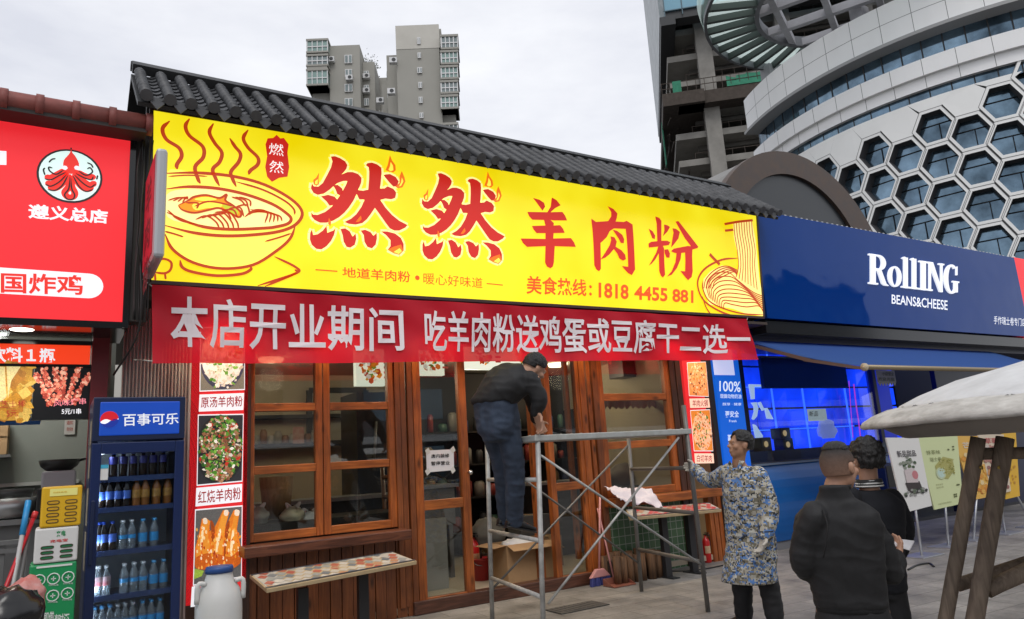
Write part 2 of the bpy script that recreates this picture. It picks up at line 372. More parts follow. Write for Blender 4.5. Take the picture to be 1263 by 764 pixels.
# lattice of hexagons: columns 5.5 degrees apart, 3.62 m pitch
HP, HA = 3.62, 5.5
def hexpt(ac, zc, k, s, r=TR): t = math.pi / 3 * k; return cyl(ac + HA / 1.5 * math.cos(t) * s, zc + HP / math.sqrt(3) * math.sin(t) * s, r)
top = {0: 31.28, -1: 29.2, -2: 30.47, -3: 28.6, -4: 30.14, -5: 28.3, -6: 30.4, -7: 28.4, 1: 33.1, 2: 31.28, 3: 33.0}
wallm, seamm, rev = MB(), MB(), MB()
RI = TR - 1.15
for ci in range(-10, 8):
    ac = -63.4 + HA * ci; base = 31.28 if ci % 2 == 0 else 29.45
    base += max(-1.15, .27 * ci) if ci < 0 else .2 * ci
    for ri in range(-2, 9):
        zc = base - HP * ri
        if zc > 36.5 or zc < 2: continue
        win = ci in top and zc <= top[ci] + .8 and zc > 8 and ci <= 3
        o6 = [hexpt(ac, zc, k, 1) for k in range(6)]
        if not win:
            o6 = [V((p_.x, p_.y, min(p_.z, 33.68))) for p_ in o6]; wallm.quad(*o6)
        else:
            i6 = [hexpt(ac, zc, k, .83) for k in range(6)]; b6 = [hexpt(ac, zc, k, .82, RI) for k in range(6)]
            for k in range(6):
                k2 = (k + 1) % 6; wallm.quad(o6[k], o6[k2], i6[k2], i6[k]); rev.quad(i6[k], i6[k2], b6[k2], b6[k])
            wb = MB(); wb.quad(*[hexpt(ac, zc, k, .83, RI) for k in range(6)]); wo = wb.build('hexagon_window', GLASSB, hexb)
            mb = MB()
            mb.tube([hexpt(ac, zc, 0, .7, RI + .05) + UP * .5, hexpt(ac, zc, 3, .7, RI + .05) + UP * .5], .06, 4)
            if (ri + ci) % 3: mb.tube([cyl(ac + .6, zc - 1.3, RI + .05), cyl(ac + .6, zc + .45, RI + .05)], .05, 4)
            mb.build('window_bar', MULL, wo)
        if win:
            for k in range(6): seamm.bar(hexpt(ac, zc, k, 1, TR + .005), hexpt(ac, zc, (k + 1) % 6, 1, TR + .005), .05, .03, nrm=(o6[0] + o6[3]) / 2 - V((TC.x, TC.y, zc)))
            pass
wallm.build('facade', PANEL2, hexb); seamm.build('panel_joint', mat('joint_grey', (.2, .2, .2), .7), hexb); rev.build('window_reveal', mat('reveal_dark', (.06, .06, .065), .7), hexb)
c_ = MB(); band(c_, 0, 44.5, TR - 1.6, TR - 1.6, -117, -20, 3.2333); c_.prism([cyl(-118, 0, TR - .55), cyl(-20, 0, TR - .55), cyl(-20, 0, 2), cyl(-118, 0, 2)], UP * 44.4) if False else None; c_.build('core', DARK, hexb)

# ------------------------------------------------------------------ ring canopy on the roof of the tower
ring = thing('ring_canopy', 'circular steel and glass canopy ring on the roof of the round white tower', 'canopy', (73.4, 42, 44.7))
RC = V((73.4, 41.0, 50)); RO, RIN = 16.0, 10.3
def rp_(a, r, z=0): return RC + V((r * math.cos(a), r * math.sin(a), z))
STEEL = mat('grey_steel', (.16, .165, .18), .45, var=.3, vscale=1); STEEL2 = mat('pale_steel', (.3, .3, .32), .5, var=.3, vscale=.8)
m_ = MB()
for r, ww, h in ((RO, .35, 1.6), (RIN, .5, 1.3)):
    for k in range(72):
        a, b = 2 * math.pi * k / 72, 2 * math.pi * (k + 1) / 72
        for z in (0, h): m_.quad(rp_(a, r, z), rp_(b, r, z), rp_(b, r - ww, z), rp_(a, r - ww, z))
        for rr in (r, r - ww): m_.quad(rp_(a, rr, 0), rp_(b, rr, 0), rp_(b, rr, h), rp_(a, rr, h))
m_.build('rim', mat('rim_steel', (.1, .105, .115), .5), ring)
m_ = MB()
for k in range(40):
    a = 2 * math.pi * k / 40; m_.bar(rp_(a, RIN, .35), rp_(a, RO - .3, .35), .45, .75, UP)
m_.build('radial_rib', mat('dark_green_steel', (.04, .055, .05), .5), ring)
m_ = MB()
for k in range(60):
    a, b = 2 * math.pi * k / 60, 2 * math.pi * (k + 1) / 60
    m_.quad(rp_(a, RIN, .9), rp_(b, RIN, .9), rp_(b, RO, .9), rp_(a, RO, .9))
pale = bpy.data.materials.new('pale_green_glass'); pale.use_nodes = True; t = pale.node_tree; t.nodes.clear()
o_ = t.nodes.new('ShaderNodeOutputMaterial'); a_ = t.nodes.new('ShaderNodeBsdfTranslucent'); a_.inputs[0].default_value = (.85, .98, .93, 1); b_ = t.nodes.new('ShaderNodeBsdfTransparent'); b_.inputs[0].default_value = (.78, .92, .86, 1)
x_ = t.nodes.new('ShaderNodeMixShader'); x_.inputs[0].default_value = .5; t.links.new(a_.outputs[0], x_.inputs[1]); t.links.new(b_.outputs[0], x_.inputs[2]); t.links.new(x_.outputs[0], o_.inputs[0])
m_.build('glass_roof', pale, ring)
m_ = MB()
for k in range(72):
    a, b = 2 * math.pi * k / 72, 2 * math.pi * (k + 1) / 72
    m_.quad(rp_(a, RO + .05, .5), rp_(b, RO + .05, .5), rp_(b, RO + .5, 3.0), rp_(a, RO + .5, 3.0))
m_.build('rim_glass', pale, ring)
m_ = MB()
for d in (-7.6, -2.6, 2.6, 7.6):
    h = math.sqrt((RIN - .2) ** 2 - d * d); ca, sa = math.cos(.45), math.sin(.45)
    rot = lambda x, y: RC + V((x * ca - y * sa, x * sa + y * ca, .6))
    m_.bar(rot(-h, d), rot(h, d), .7, 1.0, UP); m_.bar(rot(d, -h), rot(d, h), .7, .96, UP)
m_.build('beam_grid', STEEL2, ring)
for k in range(3):
    m_ = MB(); p = PD((946, 1070, 1170)[k], 75, (96, 88, 82)[k]); m_.box(p.x - .75, p.x + .75, p.y - .75, p.y + .75, 42, 50.5); m_.build('column', STEEL2, ring)
pass

# ------------------------------------------------------------------ unfinished concrete tower
tow = thing('unfinished_tower', 'unfinished concrete tower with bare floors below blue glass cladding', 'building', PD(840, 560, 120) * 1)
tow.location.z = 0
CONC = mat('bare_concrete', (.3, .285, .26), .85, var=.5, vscale=.35, vcol=(.1, .095, .085), detail=8); CONCD = mat('shaded_concrete', (.14, .132, .12), .9, var=.5, vscale=.3)  # second tone puts the shade of the open floors into the concrete
az = math.radians(42.5); uu = V((math.sin(az), math.cos(az), 0)); vv = V((uu.y, -uu.x, 0))
cor = PD(843, 68, 120); O = V((cor.x, cor.y, 0))
def tp(a, b, z): return O + uu * a + vv * b + UP * z
zs = [PD(843, 68, 120).z, PD(846, 103, 120).z, PD(836, 120, 120).z]
fl = [cor.z + 9.6 - 4.8 * k for k in range(0, 16)]
slab, soff = MB(), MB()
for z in fl:
    if z < 4: continue
    slab.obox(tp(20, 18.6, z - .55), uu, vv, UP, 20, 21.4, .55)
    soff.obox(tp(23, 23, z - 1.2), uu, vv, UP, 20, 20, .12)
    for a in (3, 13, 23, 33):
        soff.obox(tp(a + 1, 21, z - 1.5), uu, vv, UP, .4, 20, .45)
for a in (-.2, 12, 23):
    for b in (3.4, 16.5, 29.5): MB().obox(tp(a, b, 40), uu, vv, UP, 1.0, 1.25, 40).build('column', CONC, tow)
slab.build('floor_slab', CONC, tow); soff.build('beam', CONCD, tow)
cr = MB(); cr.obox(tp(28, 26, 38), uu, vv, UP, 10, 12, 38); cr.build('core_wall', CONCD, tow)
ztop = cor.z + 60; zg = PD(830, 36, 118).z
gl = MB(); gl.obox(tp(18, -3.2, (zg + ztop) / 2), uu, vv, UP, 24, .5, (ztop - zg) / 2)
gl.build('side_curtain_wall', mat('speckled_cladding', (.25, .29, .31), .35, var=.85, vscale=1.0, vcol=(.06, .08, .09), stretch=(1, 1, .35), detail=10), tow)
gl = MB(); gl.obox(tp(-5.5, 17, (zg + 1 + ztop) / 2), uu, vv, UP, .4, 20, (ztop - zg - 1) / 2)
gl.build('front_curtain_wall', mat('cyan_glass', (.17, .36, .46), .08, var=.5, vscale=.25, vcol=(.08, .22, .32), spec=.9), tow)
gr = MB()
for k in range(14): gr.obox(tp(-5.98, -2.8 + k * 2.9, (zg + ztop) / 2), uu, vv, UP, .05, .08, (ztop - zg) / 2)
for k in range(18): gr.obox(tp(-5.98, 17, zg + 1 + k * 3.3), uu, vv, UP, .05, 20, .08)
gr.build('cladding_grid', mat('cladding_line', (.05, .1, .13), .5), tow)
gl = MB(); gl.obox(tp(18, -2.4, zg - .8), uu, vv, UP, 24, 1.2, .8); gl.obox(tp(-4.5, 17, zg + .2), uu, vv, UP, 1.2, 20, .7); gl.build('cladding_edge', DARK, tow)
sc_ = MB(); rnd = random.Random(4)
zsc = PD(820, 122, 118).z
sc_.obox(tp(16, -1.2, zsc - 1.4), uu, vv, UP, 20, 3.4, 1.1); sc_.obox(tp(-1.6, 20, zsc - 1.4), uu, vv, UP, 1.6, 22, 1.1)
for k in range(60):
    z = zsc - 1 - rnd.random() * 24; a0 = rnd.uniform(-2, 30); b0 = rnd.uniform(-4.5, -1)
    sc_.bar(tp(a0, b0, z), tp(a0 + rnd.uniform(3, 9), b0 + rnd.uniform(-.4, .4), z + rnd.uniform(-.5, .5)), .22, .22, UP)
for k in range(26): sc_.bar(tp(-3.2, -4.5 + k * 1.4, zsc - .3), tp(-3.2, -4.5 + k * 1.4, zsc + 2.0), .09, .09, uu)
for z in (.9, 1.9): sc_.bar(tp(-3.2, -4.5, zsc + z), tp(-3.2, 34, zsc + z), .1, .1, UP)
for z in fl[1:8]:
    sc_.bar(tp(.2, 0, z + 1.1), tp(.2, 36, z + 1.1), .1, .1, UP)
    for k in range(18): sc_.bar(tp(.2, k * 2, z), tp(.2, k * 2, z + 1.2), .08, .08, uu)
sc_.build('scaffold_deck', mat('rusty_scaffold', (.07, .055, .045), .9, var=.6, vscale=2), tow)
nt_ = MB()
for k in range(14):
    b0 = 6 + k * 1.6; nt_.quad(tp(-3.3, b0, zsc - .2), tp(-3.3, b0 + 1.7, zsc - .2), tp(-3.1, b0 + 1.7, zsc + .8 + rnd.random() * 1.2), tp(-3.1, b0, zsc + .8 + rnd.random() * 1.1))
nt_.obox(tp(-3.2, -2.0, zsc + .8), uu, vv, UP, .2, .7, 1.2); nt_.obox(tp(6, -4.6, zsc - 5), uu, vv, UP, .8, .1, 4)
nt_.build('green_netting', mat('green_net', (.03, .22, .13), .8, var=.5, vscale=2), tow)

# ------------------------------------------------------------------ apartment block
apt = thing('apartment_block', 'grey rendered apartment block with enclosed corner balconies behind the tiled roof', 'building', V((PD(480, 560, 100).x, PD(480, 560, 100).y, 0)))
AW = mat('grey_render', (.33, .32, .285), .85, var=.25, vscale=.25, vcol=(.24, .235, .22), stretch=(1, 1, .4), detail=8); AW2 = mat('pale_render', (.52, .5, .45), .85, var=.2, vscale=.3)
AG = mat('apartment_glass', (.22, .27, .27), .1, var=.6, vscale=.8, vcol=(.07, .1, .1), spec=.8); AGR = mat('green_balcony_glass', (.26, .37, .34), .12, var=.5, vscale=.6, vcol=(.12, .2, .19)); WF = mat('white_frame', (.6, .6, .6), .5)
ra = math.radians(30); au = V((math.cos(ra), -math.sin(ra), 0)); av = V((math.sin(ra), math.cos(ra), 0))   # au: along the front, av: away
r5 = lambda X, Y: (360 + X / 5.095, 20 + Y / 5.095)
def facade_pt(px, py, o): # plane through o with normal av
    v = ray(px, py); t_ = (o - CAM).dot(av) / v.dot(av); return CAM + v * t_
oR = PD(*r5(650, 100), 100)          # front-left edge of the right-hand block
def fR(X, Y): return facade_pt(*r5(X, Y), oR)
def fbox(mb, a, b, d0, d1):          # box on a facade from corner a (top left) to b (bottom right), from depth d0 to d1 along av
    c = (a + b) / 2; hw = abs((b - a).dot(au)) / 2; return mb.obox(c + av * ((d0 + d1) / 2), au, av, UP, hw, abs(d1 - d0) / 2, abs(a.z - b.z) / 2)
tR = fR(650, 62); bR = V((fR(935, 400).x, fR(935, 400).y, 0))
m_ = MB(); fbox(m_, tR, bR, 0, 22); 
t2 = fR(845, 85); fbox(m_, V((fR(845, 85).x, fR(845, 85).y, t2.z + 1)), V((fR(935, 90).x, fR(935, 90).y, t2.z - 2)), 1.5, 8)
# rear-left wing set back, stepped
oL = PD(*r5(425, 300), 112)
def fL(X, Y): return facade_pt(*r5(X, Y), oL)
fbox(m_, fL(235, 188), V((fL(428, 300).x, fL(428, 300).y, 0)), 0, 16); fbox(m_, fL(428, 240), V((fL(505, 300).x, fL(505, 300).y, 0)), 2.5, 18)
for X0, X1, Y0, d0 in ((480, 556, 214, 9), (548, 600, 160, 11), (590, 660, 120, 12)): fbox(m_, fL(X0, Y0), V((*fL(X1, 400).xy, 0)), d0, d0 + 8)
a_ = fR(650, 110)
for k, (d0, d1, s0, zt) in enumerate(((3, 9, 1.8, -3.0), (9, 15, 3.4, -4.5), (15, 20, 4.8, -6.0))):
    m_.obox(V((a_.x, a_.y, (tR.z + zt) / 2)) + av * ((d0 + d1) / 2) - au * (s0 / 2), au, av, UP, s0 / 2, (d1 - d0) / 2, (tR.z + zt) / 2)
m_.build('wall', AW, apt)
m_ = MB(); fbox(m_, fR(650, 64), fR(930, 200) , -.05, -.02); m_.build('pale_render_patch', AW2, apt)
for (X0, Y0, X1, Y1, f) in [(787, 140, 810, 180, fR), (790, 235, 813, 268, fR), (788, 328, 820, 362, fR), (795, 420, 820, 456, fR), (797, 513, 823, 550, fR), (802, 612, 828, 645, fR),
                            (332, 250, 380, 300, fL), (335, 340, 380, 385, fL), (333, 432, 383, 478, fL), (333, 522, 384, 570, fL), (437, 300, 470, 350, fL), (437, 390, 470, 430, fL), (437, 475, 470, 520, fL), (437, 565, 470, 610, fL)]:
    dd = 2.5 if f is fL and X0 > 428 else 0
    a, b = f(X0, Y0), f(X1, Y1)
    m_ = MB(); fbox(m_, a, b, dd - .25, dd - .12); fr_ = m_.build('window', WF, apt)
    m_ = MB(); h = (b - a).dot(au) / 2
    for q in (0, 1):
        a2 = a + au * (q * h + .12) - UP * .14; b2 = V((0, 0, b.z + .14)); c2 = a + au * ((q + 1) * h - .08); b2.x, b2.y = c2.x, c2.y; fbox(m_, a2, b2, dd - .3, dd - .26)
    m_.build('pane', AG, fr_)
for (X, Y, f, dd) in ((250, 285, fL, 0), (455, 340, fL, 2.5), (455, 432, fL, 2.5), (365, 400, fL, 0), (640, 293, fR, 0), (628, 487, fR, .0), (520, 420, fR, 6), (522, 578, fR, 6)):
    c = f(X, Y); m_ = MB(); m_.obox(c + av * (dd - .45), au, av, UP, .55, .4, .42); a2 = m_.build('air_conditioner', WF, apt)
    m_ = MB(); m_.lathe(c + av * (dd - .87) + au * .1, [(.3, 0), (.3, .02)], 10, axis=-av); m_.build('fan_grille', MULL, a2)
for d in (4.5, 7.2, 10.5, 13.6, 17):          # windows down the left flank
    s0 = 0 if d < 3 else (1.8 if d < 9 else 3.4 if d < 15 else 4.8)
    for k in range(7):
        z = tR.z - 6 - 3.1 * k; c = V((a_.x, a_.y, z)) + av * d - au * (s0 + .06)
        m_ = MB(); m_.obox(c, au, av, UP, .05, .85, .75); q = m_.build('window', WF if (k + int(d)) % 2 else MULL, apt)
        m_ = MB(); m_.obox(c - au * .06, au, av, UP, .03, .7, .6); m_.build('pane', AG, q)
def balconies(f, X0, X1, rows, dep, dd=0):
    for (Y0, Y1, green, floor) in rows:
        a, b = f(X0, Y0), f(X1, Y1)
        m_ = MB(); fbox(m_, a, b, dd - dep, dd + 3); q = m_.build('balcony', AGR if green else AG, apt)
        m_ = MB(); top = V((0, 0, a.z - .35)); top.x, top.y = b.x, b.y; fbox(m_, a - au * .15, top + au * .15, dd - dep - .2, dd + 3)
        bt = a.copy(); bt.z = b.z + .3; fbox(m_, bt - au * .15, b + au * .15, dd - dep - .2, dd + 3); m_.build('balcony_slab', AW, q)
        m_ = MB(); w3 = (b - a).dot(au)
        for k in range(5): m_.obox(a + au * (w3 * k / 4) + av * (dd - dep - .06) - UP * ((a.z - b.z) / 2), au, av, UP, .07, .06, (a.z - b.z) / 2)
        mid = a + au * (w3 / 2) - UP * ((a.z - b.z) * .55); m_.obox(mid + av * (dd - dep - .08), au, av, UP, w3 / 2, .05, .08)
        for k in range(3): m_.obox(a - au * .08 + av * (dd - dep + 3 * k / 2) - UP * ((a.z - b.z) / 2), au, av, UP, .05, .07, (a.z - b.z) / 2)
        m_.build('glazing_bar', WF, q)
balconies(fR, 940, 1045, [(140, 228, 0, 1), (238, 322, 1, 1), (332, 415, 1, 1), (425, 505, 0, 1), (515, 600, 1, 1), (690, 750, 0, 1)], .8)
balconies(fL, 110, 237, [(180, 262, 1, 1), (275, 345, 0, 1), (365, 465, 1, 1)], 1.5)
m_ = MB(); fbox(m_, fL(112, 345), fL(235, 375), -1.6, 3); fbox(m_, fL(120, 465), V((*fL(235, 480).xy, 0)), 1, 10); fbox(m_, fR(945, 600), V((*fR(1030, 650).xy, 0)), 1, 10); m_.build('balcony_core', AW, apt)
m_ = MB(); fbox(m_, fL(35, 465), V((*fL(95, 480).xy, 0)), 3, 9); m_.build('wing', AGR, apt)
m_ = MB(); fbox(m_, fL(37, 462), fL(97, 478), 2.9, 9.1); m_.build('wing_roof', AW, apt)
rnd = random.Random(9); m_ = MB(); c0 = fL(455, 230) + av * 6
for k in range(420):
    p = c0 + au * rnd.gauss(0, .7) + av * rnd.gauss(0, 1) + UP * abs(rnd.gauss(0, 1.1)); d = V((rnd.uniform(-1, 1), rnd.uniform(-1, 1), rnd.uniform(-1, 1))).normalized(); e = d.orthogonal().normalized() * .16
    m_.quad(p - e, p + d * .16, p + e, p - d * .16)
rt = m_.build('roof_shrub', mat('dull_leaf', (.07, .085, .05), .9)); m_ = MB()
for k in range(5): m_.tube([c0 + V((0, 0, -1)), c0 + au * rnd.gauss(0, .6) + UP * 1.6], .05, 5)
m_.build('stem', mat('bark_grey', (.1, .085, .07), .9), rt); tag(rt, 'sparse shrub growing on the roof of the grey apartment block', 'shrub')

# distant block seen through the gap between the two shops
db = thing('distant_building', 'distant pale apartment facade glimpsed in the gap above the drinks fridge', 'building', V((*PD(142, 560, 70).xy, 0)))
c = PD(138, 440, 70); m_ = MB(); m_.box(c.x - 6, c.x + 3.4, c.y, c.y + 8, 0, c.z + 12); m_.build('wall', AW2, db)
for i in range(4):
    for k in range(9):
        m_ = MB(); x = c.x - 2.2 + i * 1.5; z = 2 + k * 2.1; m_.box(x, x + .8, c.y - .06, c.y - .01, z, z + 1.1); m_.build('window', MULL if (i + k) % 3 else AG, db)

# ------------------------------------------------------------------ barrel arch behind the cafe
arch = thing('barrel_arch', 'dark brown barrel vaulted arch rising behind the tiled roof', 'arch', (20.05, 14, 0))
AC = V((20.04, 14, 6.42)); 
ANG = [math.radians(a) for a in range(-30, 211, 5)]
m_ = MB()
def ap(r, t_, y): return V((AC.x + r * math.cos(t_), y, AC.z + r * math.sin(t_)))
def ai(t_, y): return V((AC.x - .12 + 3.3 * math.cos(t_), y, AC.z + .36 + 3.3 * math.sin(t_)))
for a, b in zip(ANG, ANG[1:]):
    m_.quad(ap(4.44, a, 14), ap(4.44, b, 14), ai(b, 14), ai(a, 14)); m_.quad(ai(a, 14), ai(b, 14), ai(b, 14.2), ai(a, 14.2))
    m_.quad(ap(4.44, a, 14), ap(4.44, b, 14), ap(4.44, b, 14.25), ap(4.44, a, 14.25))
m_.build('arch_face', mat('dark_bronze', (.06, .046, .04), .55, var=.6, vscale=2.5, vcol=(.12, .075, .05), detail=8), arch)
m_ = MB()
for a, b in zip(ANG, ANG[1:]): m_.quad(ap(4.40, a, 14.25), ap(4.40, b, 14.25), ap(4.40, b, 24), ap(4.40, a, 24))
m_.build('vault', mat('vault_grey', (.25, .245, .235), .8, var=.35, vscale=2), arch)
m_ = MB(); m_.quad(*[ai(a, 14.12) for a in ANG]); m_.build('arch_infill', mat('infill_black', (.028, .032, .036), .35), arch)

# ------------------------------------------------------------------ the other side of the street, seen only mirrored in the glass
for k, (x0, x1, h, cc, lab) in enumerate(((-26, -6, 9, (.2, .19, .18), 'low grey row of shops across the street, mirrored in the shop glass'), (-5, 12, 12, (.26, .23, .2), 'brown plastered building across the street, mirrored in the shop glass'), (13, 26, 7.5, (.18, .18, .19), 'dark low building across the street, mirrored in the blue sign'), (27, 60, 14, (.25, .25, .25), 'tall grey building across the street, mirrored in the blue sign'))):
    o = thing('street_building', lab, 'building', ((x0 + x1) / 2, -24, 0)); m_ = MB(); m_.box(x0, x1, -34, -22, 0, h); m_.box(x0 - .3, x1 + .3, -34.3, -21.7, h, h + .3); m_.build('wall', mat('street_wall_%d' % k, cc, .85, var=.3, vscale=.6), o)
    for i in range(int((x1 - x0) / 3)):
        for j in range(int(h / 3.2)):
            m_ = MB(); x = x0 + 1.2 + 3 * i; m_.box(x, x + 1.7, -22.02, -21.95, 1 + 3.2 * j, 2.7 + 3.2 * j); m_.build('window', GLASSB, o)
    m_ = MB(); m_.prism([V((x0, -22, 3.3)), V((x1, -22, 3.3)), V((x1, -20.2, 2.9)), V((x0, -20.2, 2.9))], V((0, 0, .05))); m_.build('shop_awning', mat('pale_awning', (.85, .85, .85), .7), o)

dc_ = thing('drain_cover', 'dark steel drain cover set in the paving under the scaffold', 'drain cover', PZ(712, 750, 0)); c = PZ(712, 750, 0); m_ = MB(); m_.box(c.x - .32, c.x + .32, c.y - .16, c.y + .16, .002, .012); m_.build('plate', mat('drain_steel', (.1, .096, .09), .6, .3, var=.5, vscale=9), dc_)
m_ = MB()
for k in range(9): m_.box(c.x - .27 + k * .06, c.x - .24 + k * .06, c.y - .12, c.y + .12, .0125, .0155)
m_.build('raised_bar', mat('drain_bar', (.11, .105, .1), .6, .3), dc_)
# ================================================================== NOODLE SHOP
YS, YW = 7.3, 8.0
WV = wood('varnished_wood_upright', (.42, .115, .022), (.22, .052, .011), 'z'); WH = wood('varnished_wood_rail', (.46, .135, .026), (.25, .066, .013), 'x')
WD = wood('dark_wood_plank', (.24, .072, .02), (.14, .038, .012), 'z'); WDH = wood('dark_wood_ledge', (.13, .05, .03), (.05, .018, .011), 'x')
WDEEP = wood('dark_brown_post', (.075, .032, .018), (.03, .012, .008), 'z', knots=False)
GL = glass('shop_glass', (.86, .89, .87), .085)
shop = thing('noodle_shop', 'wood fronted noodle shop with dark tiled roof and glazed doors under the yellow sign', 'shop', (5, 8, 0))
def x_at(px, py=560, y=YW): return P(px, py, y).x
def vpost(mb, px, pz0, pz1, w, d=.1, y=YW, py=560):
    x = x_at(px, py, y); return mb.box(x - w / 2, x + w / 2, y - d / 2, y + d / 2, pz0, pz1)
XL, XR = 1.72, 8.05
ZT = 3.3                                   # head of the glazing, hidden behind the banner
CEIL, FLOOR = 3.25, .1
BEIGE = mat('cream_wall', (.5, .42, .29), .8, var=.2, vscale=1.2); TILEF = mat('beige_floor', (.5, .42, .31), .35, var=.2, vscale=3)
m_ = MB(); m_.box(.95, 9.35, 12.4, 12.55, 0, 4); m_.box(.85, .97, 8.0, 12.5, 0, 4); m_.box(8.7, 8.82, 8.06, 12.5, 0, 4); m_.build('interior_wall', BEIGE, shop)
m_ = MB(); m_.box(.97, 8.7, 7.98, 12.4, .03, FLOOR); m_.build('floor', TILEF, shop)
m_ = MB(); m_.box(.97, 8.7, 8.06, 12.4, CEIL, CEIL + .1); m_.build('ceiling', mat('grey_ceiling', (.3, .27, .22), .8), shop)
m_ = MB(); m_.box(.62, 9.25, 7.56, 8.06, 3.44, 4.98); m_.box(.62, 9.25, 7.95, 12.5, 3.4, 5.3); m_.build('fascia_wall', mat('dark_fascia', (.03, .028, .026), .8), shop)
m_ = MB(); m_.box(.62, 9.25, 7.32, 8.06, 3.40, 3.44); m_.build('soffit', mat('soffit_brown', (.05, .03, .02), .5), shop)
# structural timber
for px, w in ((235, .12), (303, .07)): vpost(MB(), px, 0, 3.4, w, .14).build('post', WDEEP, shop)
for px in (489.5, 497, 505): vpost(MB(), px, FLOOR, 3.4, .062, .13 if px != 497 else .09).build('post', WD, shop)
for px in (722, 731, 738):
    m_ = MB(); vpost(m_, px, .05, 3.4, .095 if px != 731 else .06, .12 if px != 731 else .08); m_.build('post', WV if px != 738 else WD, shop)
for px, w in ((836, .1), (843.5, .1)): vpost(MB(), px, 0, 3.4, w, .13).build('post', WDEEP, shop)
m_ = MB(); vpost(m_, 882, 0, 3.4, .1, .16); m_.build('post', mat('black_post', (.02, .02, .022), .5), shop)
m_ = MB(); m_.box(1.72, 8.1, YW - .06, YW + .06, ZT - .06, 3.42); m_.build('head_beam', WDH, shop)
# glazed window units: stiles, rails (photograph rows), panes
def unit(name, pxs, rows, label_rail=WH, y=YW, w=.075, rw=.085, pane=True, panes=None, z_bot=None, top=ZT):
    x0, x1 = x_at(pxs[0], 560, y), x_at(pxs[-1], 560, y)
    zb = P((pxs[0] + pxs[-1]) / 2, rows[-1], y).z
    fr_ = None
    for p_ in pxs:
        x = x_at(p_, 560, y); o_ = MB().box(x - w / 2, x + w / 2, y - .045, y + .045, zb - rw / 2, top).build('stile' if fr_ else name, WV, fr_ or shop, .006); fr_ = fr_ or o_
    xs = [x_at(p_, 560, y) for p_ in pxs]
    for r in rows:
        z = P((pxs[0] + pxs[-1]) / 2, r, y).z
        for a, b in zip(xs, xs[1:]):
            if b - a > .2: MB().box(a + w / 2, b - w / 2, y - .038, y + .038, z - rw / 2, z + rw / 2).build('rail', label_rail, fr_, .006)
    for a, b in zip(xs, xs[1:]):
        if b - a > .2:
            q = MB(); q.box(a + w / 2 - .01, b - w / 2 + .01, y - .004, y + .004, zb, top - .02); q.build('pane', GL, fr_)
    return fr_
unit('window_frame', (308, 392.5, 402, 482.5), (502, 576, 655))
unit('window_frame', (745, 830), (490, 548, 606), w=.1, rw=.1)
dr = unit('door', (514.5, 571.5), (622, 741), w=.1, rw=.11)
m_ = MB(); x = x_at(577, 590); m_.tube([(x - .02, YW - .05, 1.5), (x - .02, YW - .1, 1.5)], .012, 8); m_.ball((x - .02, YW - .115, 1.5), .028); m_.build('handle', mat('chrome', (.6, .6, .6), .2, 1), dr)
d2 = unit('door', (678, 717), (600, 715), w=.085, rw=.1)
m_ = MB(); vpost(m_, 704, .3, ZT, .06, .06, YW + .14); m_.build('folded_leaf_stile', WV, d2)
m_ = MB(); vpost(m_, 658, .12, ZT, .085, .09, YW + .25); m_.build('door_jamb', WV, shop, .006)
m_ = MB(); x0, x1 = x_at(507, 740), x_at(745, 720); m_.box(x0, x1, YW - .09, YW + .08, 0, FLOOR + .045); m_.build('threshold', WDH, shop, .01)
# plank dado under the left window and its ledge
m_ = MB(); x = x_at(302); xe = x_at(508); n_ = 15
for k in range(n_):
    a = lerp(x, xe, k / n_); b = lerp(x, xe, (k + 1) / n_); m_.box(a + .004, b - .004, YW - .03 - .006 * (k % 3), YW + .05, .0, .92)
m_.build('plank_dado', WD, shop, .004)
m_ = MB(); m_.box(x_at(300, 680, 7.72), x_at(505, 650, 7.72), 7.66, 8.0, .84, .945); m_.build('window_ledge', wood('ledge_wood', (.2, .065, .03), (.07, .022, .012), 'x'), shop, .012)
zl = P(800, 622, 7.75).z
m_ = MB(); m_.box(x_at(742, 620), x_at(878, 620), 7.72, 8.0, zl, zl + .11); m_.build('window_ledge', WH, shop, .01)
# green tiled dado under the right window
gt = bpy.data.materials.new('green_tile'); gt.use_nodes = True; t = gt.node_tree; b = t.nodes['Principled BSDF']
br = t.nodes.new('ShaderNodeTexBrick'); br.offset = 0; br.inputs['Scale'].default_value = 1; br.inputs['Brick Width'].default_value = .105; br.inputs['Row Height'].default_value = .105; br.inputs['Mortar Size'].default_value = .005
br.inputs['Color1'].default_value = (.05, .115, .055, 1); br.inputs['Color2'].default_value = (.085, .16, .08, 1); br.inputs['Mortar'].default_value = (.3, .33, .28, 1)
tcn = t.nodes.new('ShaderNodeTexCoord'); sx = t.nodes.new('ShaderNodeSeparateXYZ'); cx_ = t.nodes.new('ShaderNodeCombineXYZ'); t.links.new(tcn.outputs['Object'], sx.inputs[0]); t.links.new(sx.outputs[0], cx_.inputs[0]); t.links.new(sx.outputs[2], cx_.inputs[1]); t.links.new(cx_.outputs[0], br.inputs['Vector']); t.links.new(br.outputs[0], b.inputs['Base Color']); b.inputs['Roughness'].default_value = .25
m_ = MB(); m_.box(x_at(742, 660), x_at(862, 660), YW - .02, YW + .06, 0, zl); m_.build('tiled_dado', gt, shop)
m_ = MB()
for k in range(3): vpost(m_, 866 + k * 5.5, 0, zl - .002, .075, .1, YW)
m_.build('plank_dado', WV, shop)
m_ = MB(); m_.box(x_at(738, 640), x_at(745, 640), YW - .03, YW + .06, 0, zl); m_.build('red_batten', mat('dull_red', (.22, .03, .03), .5), shop)

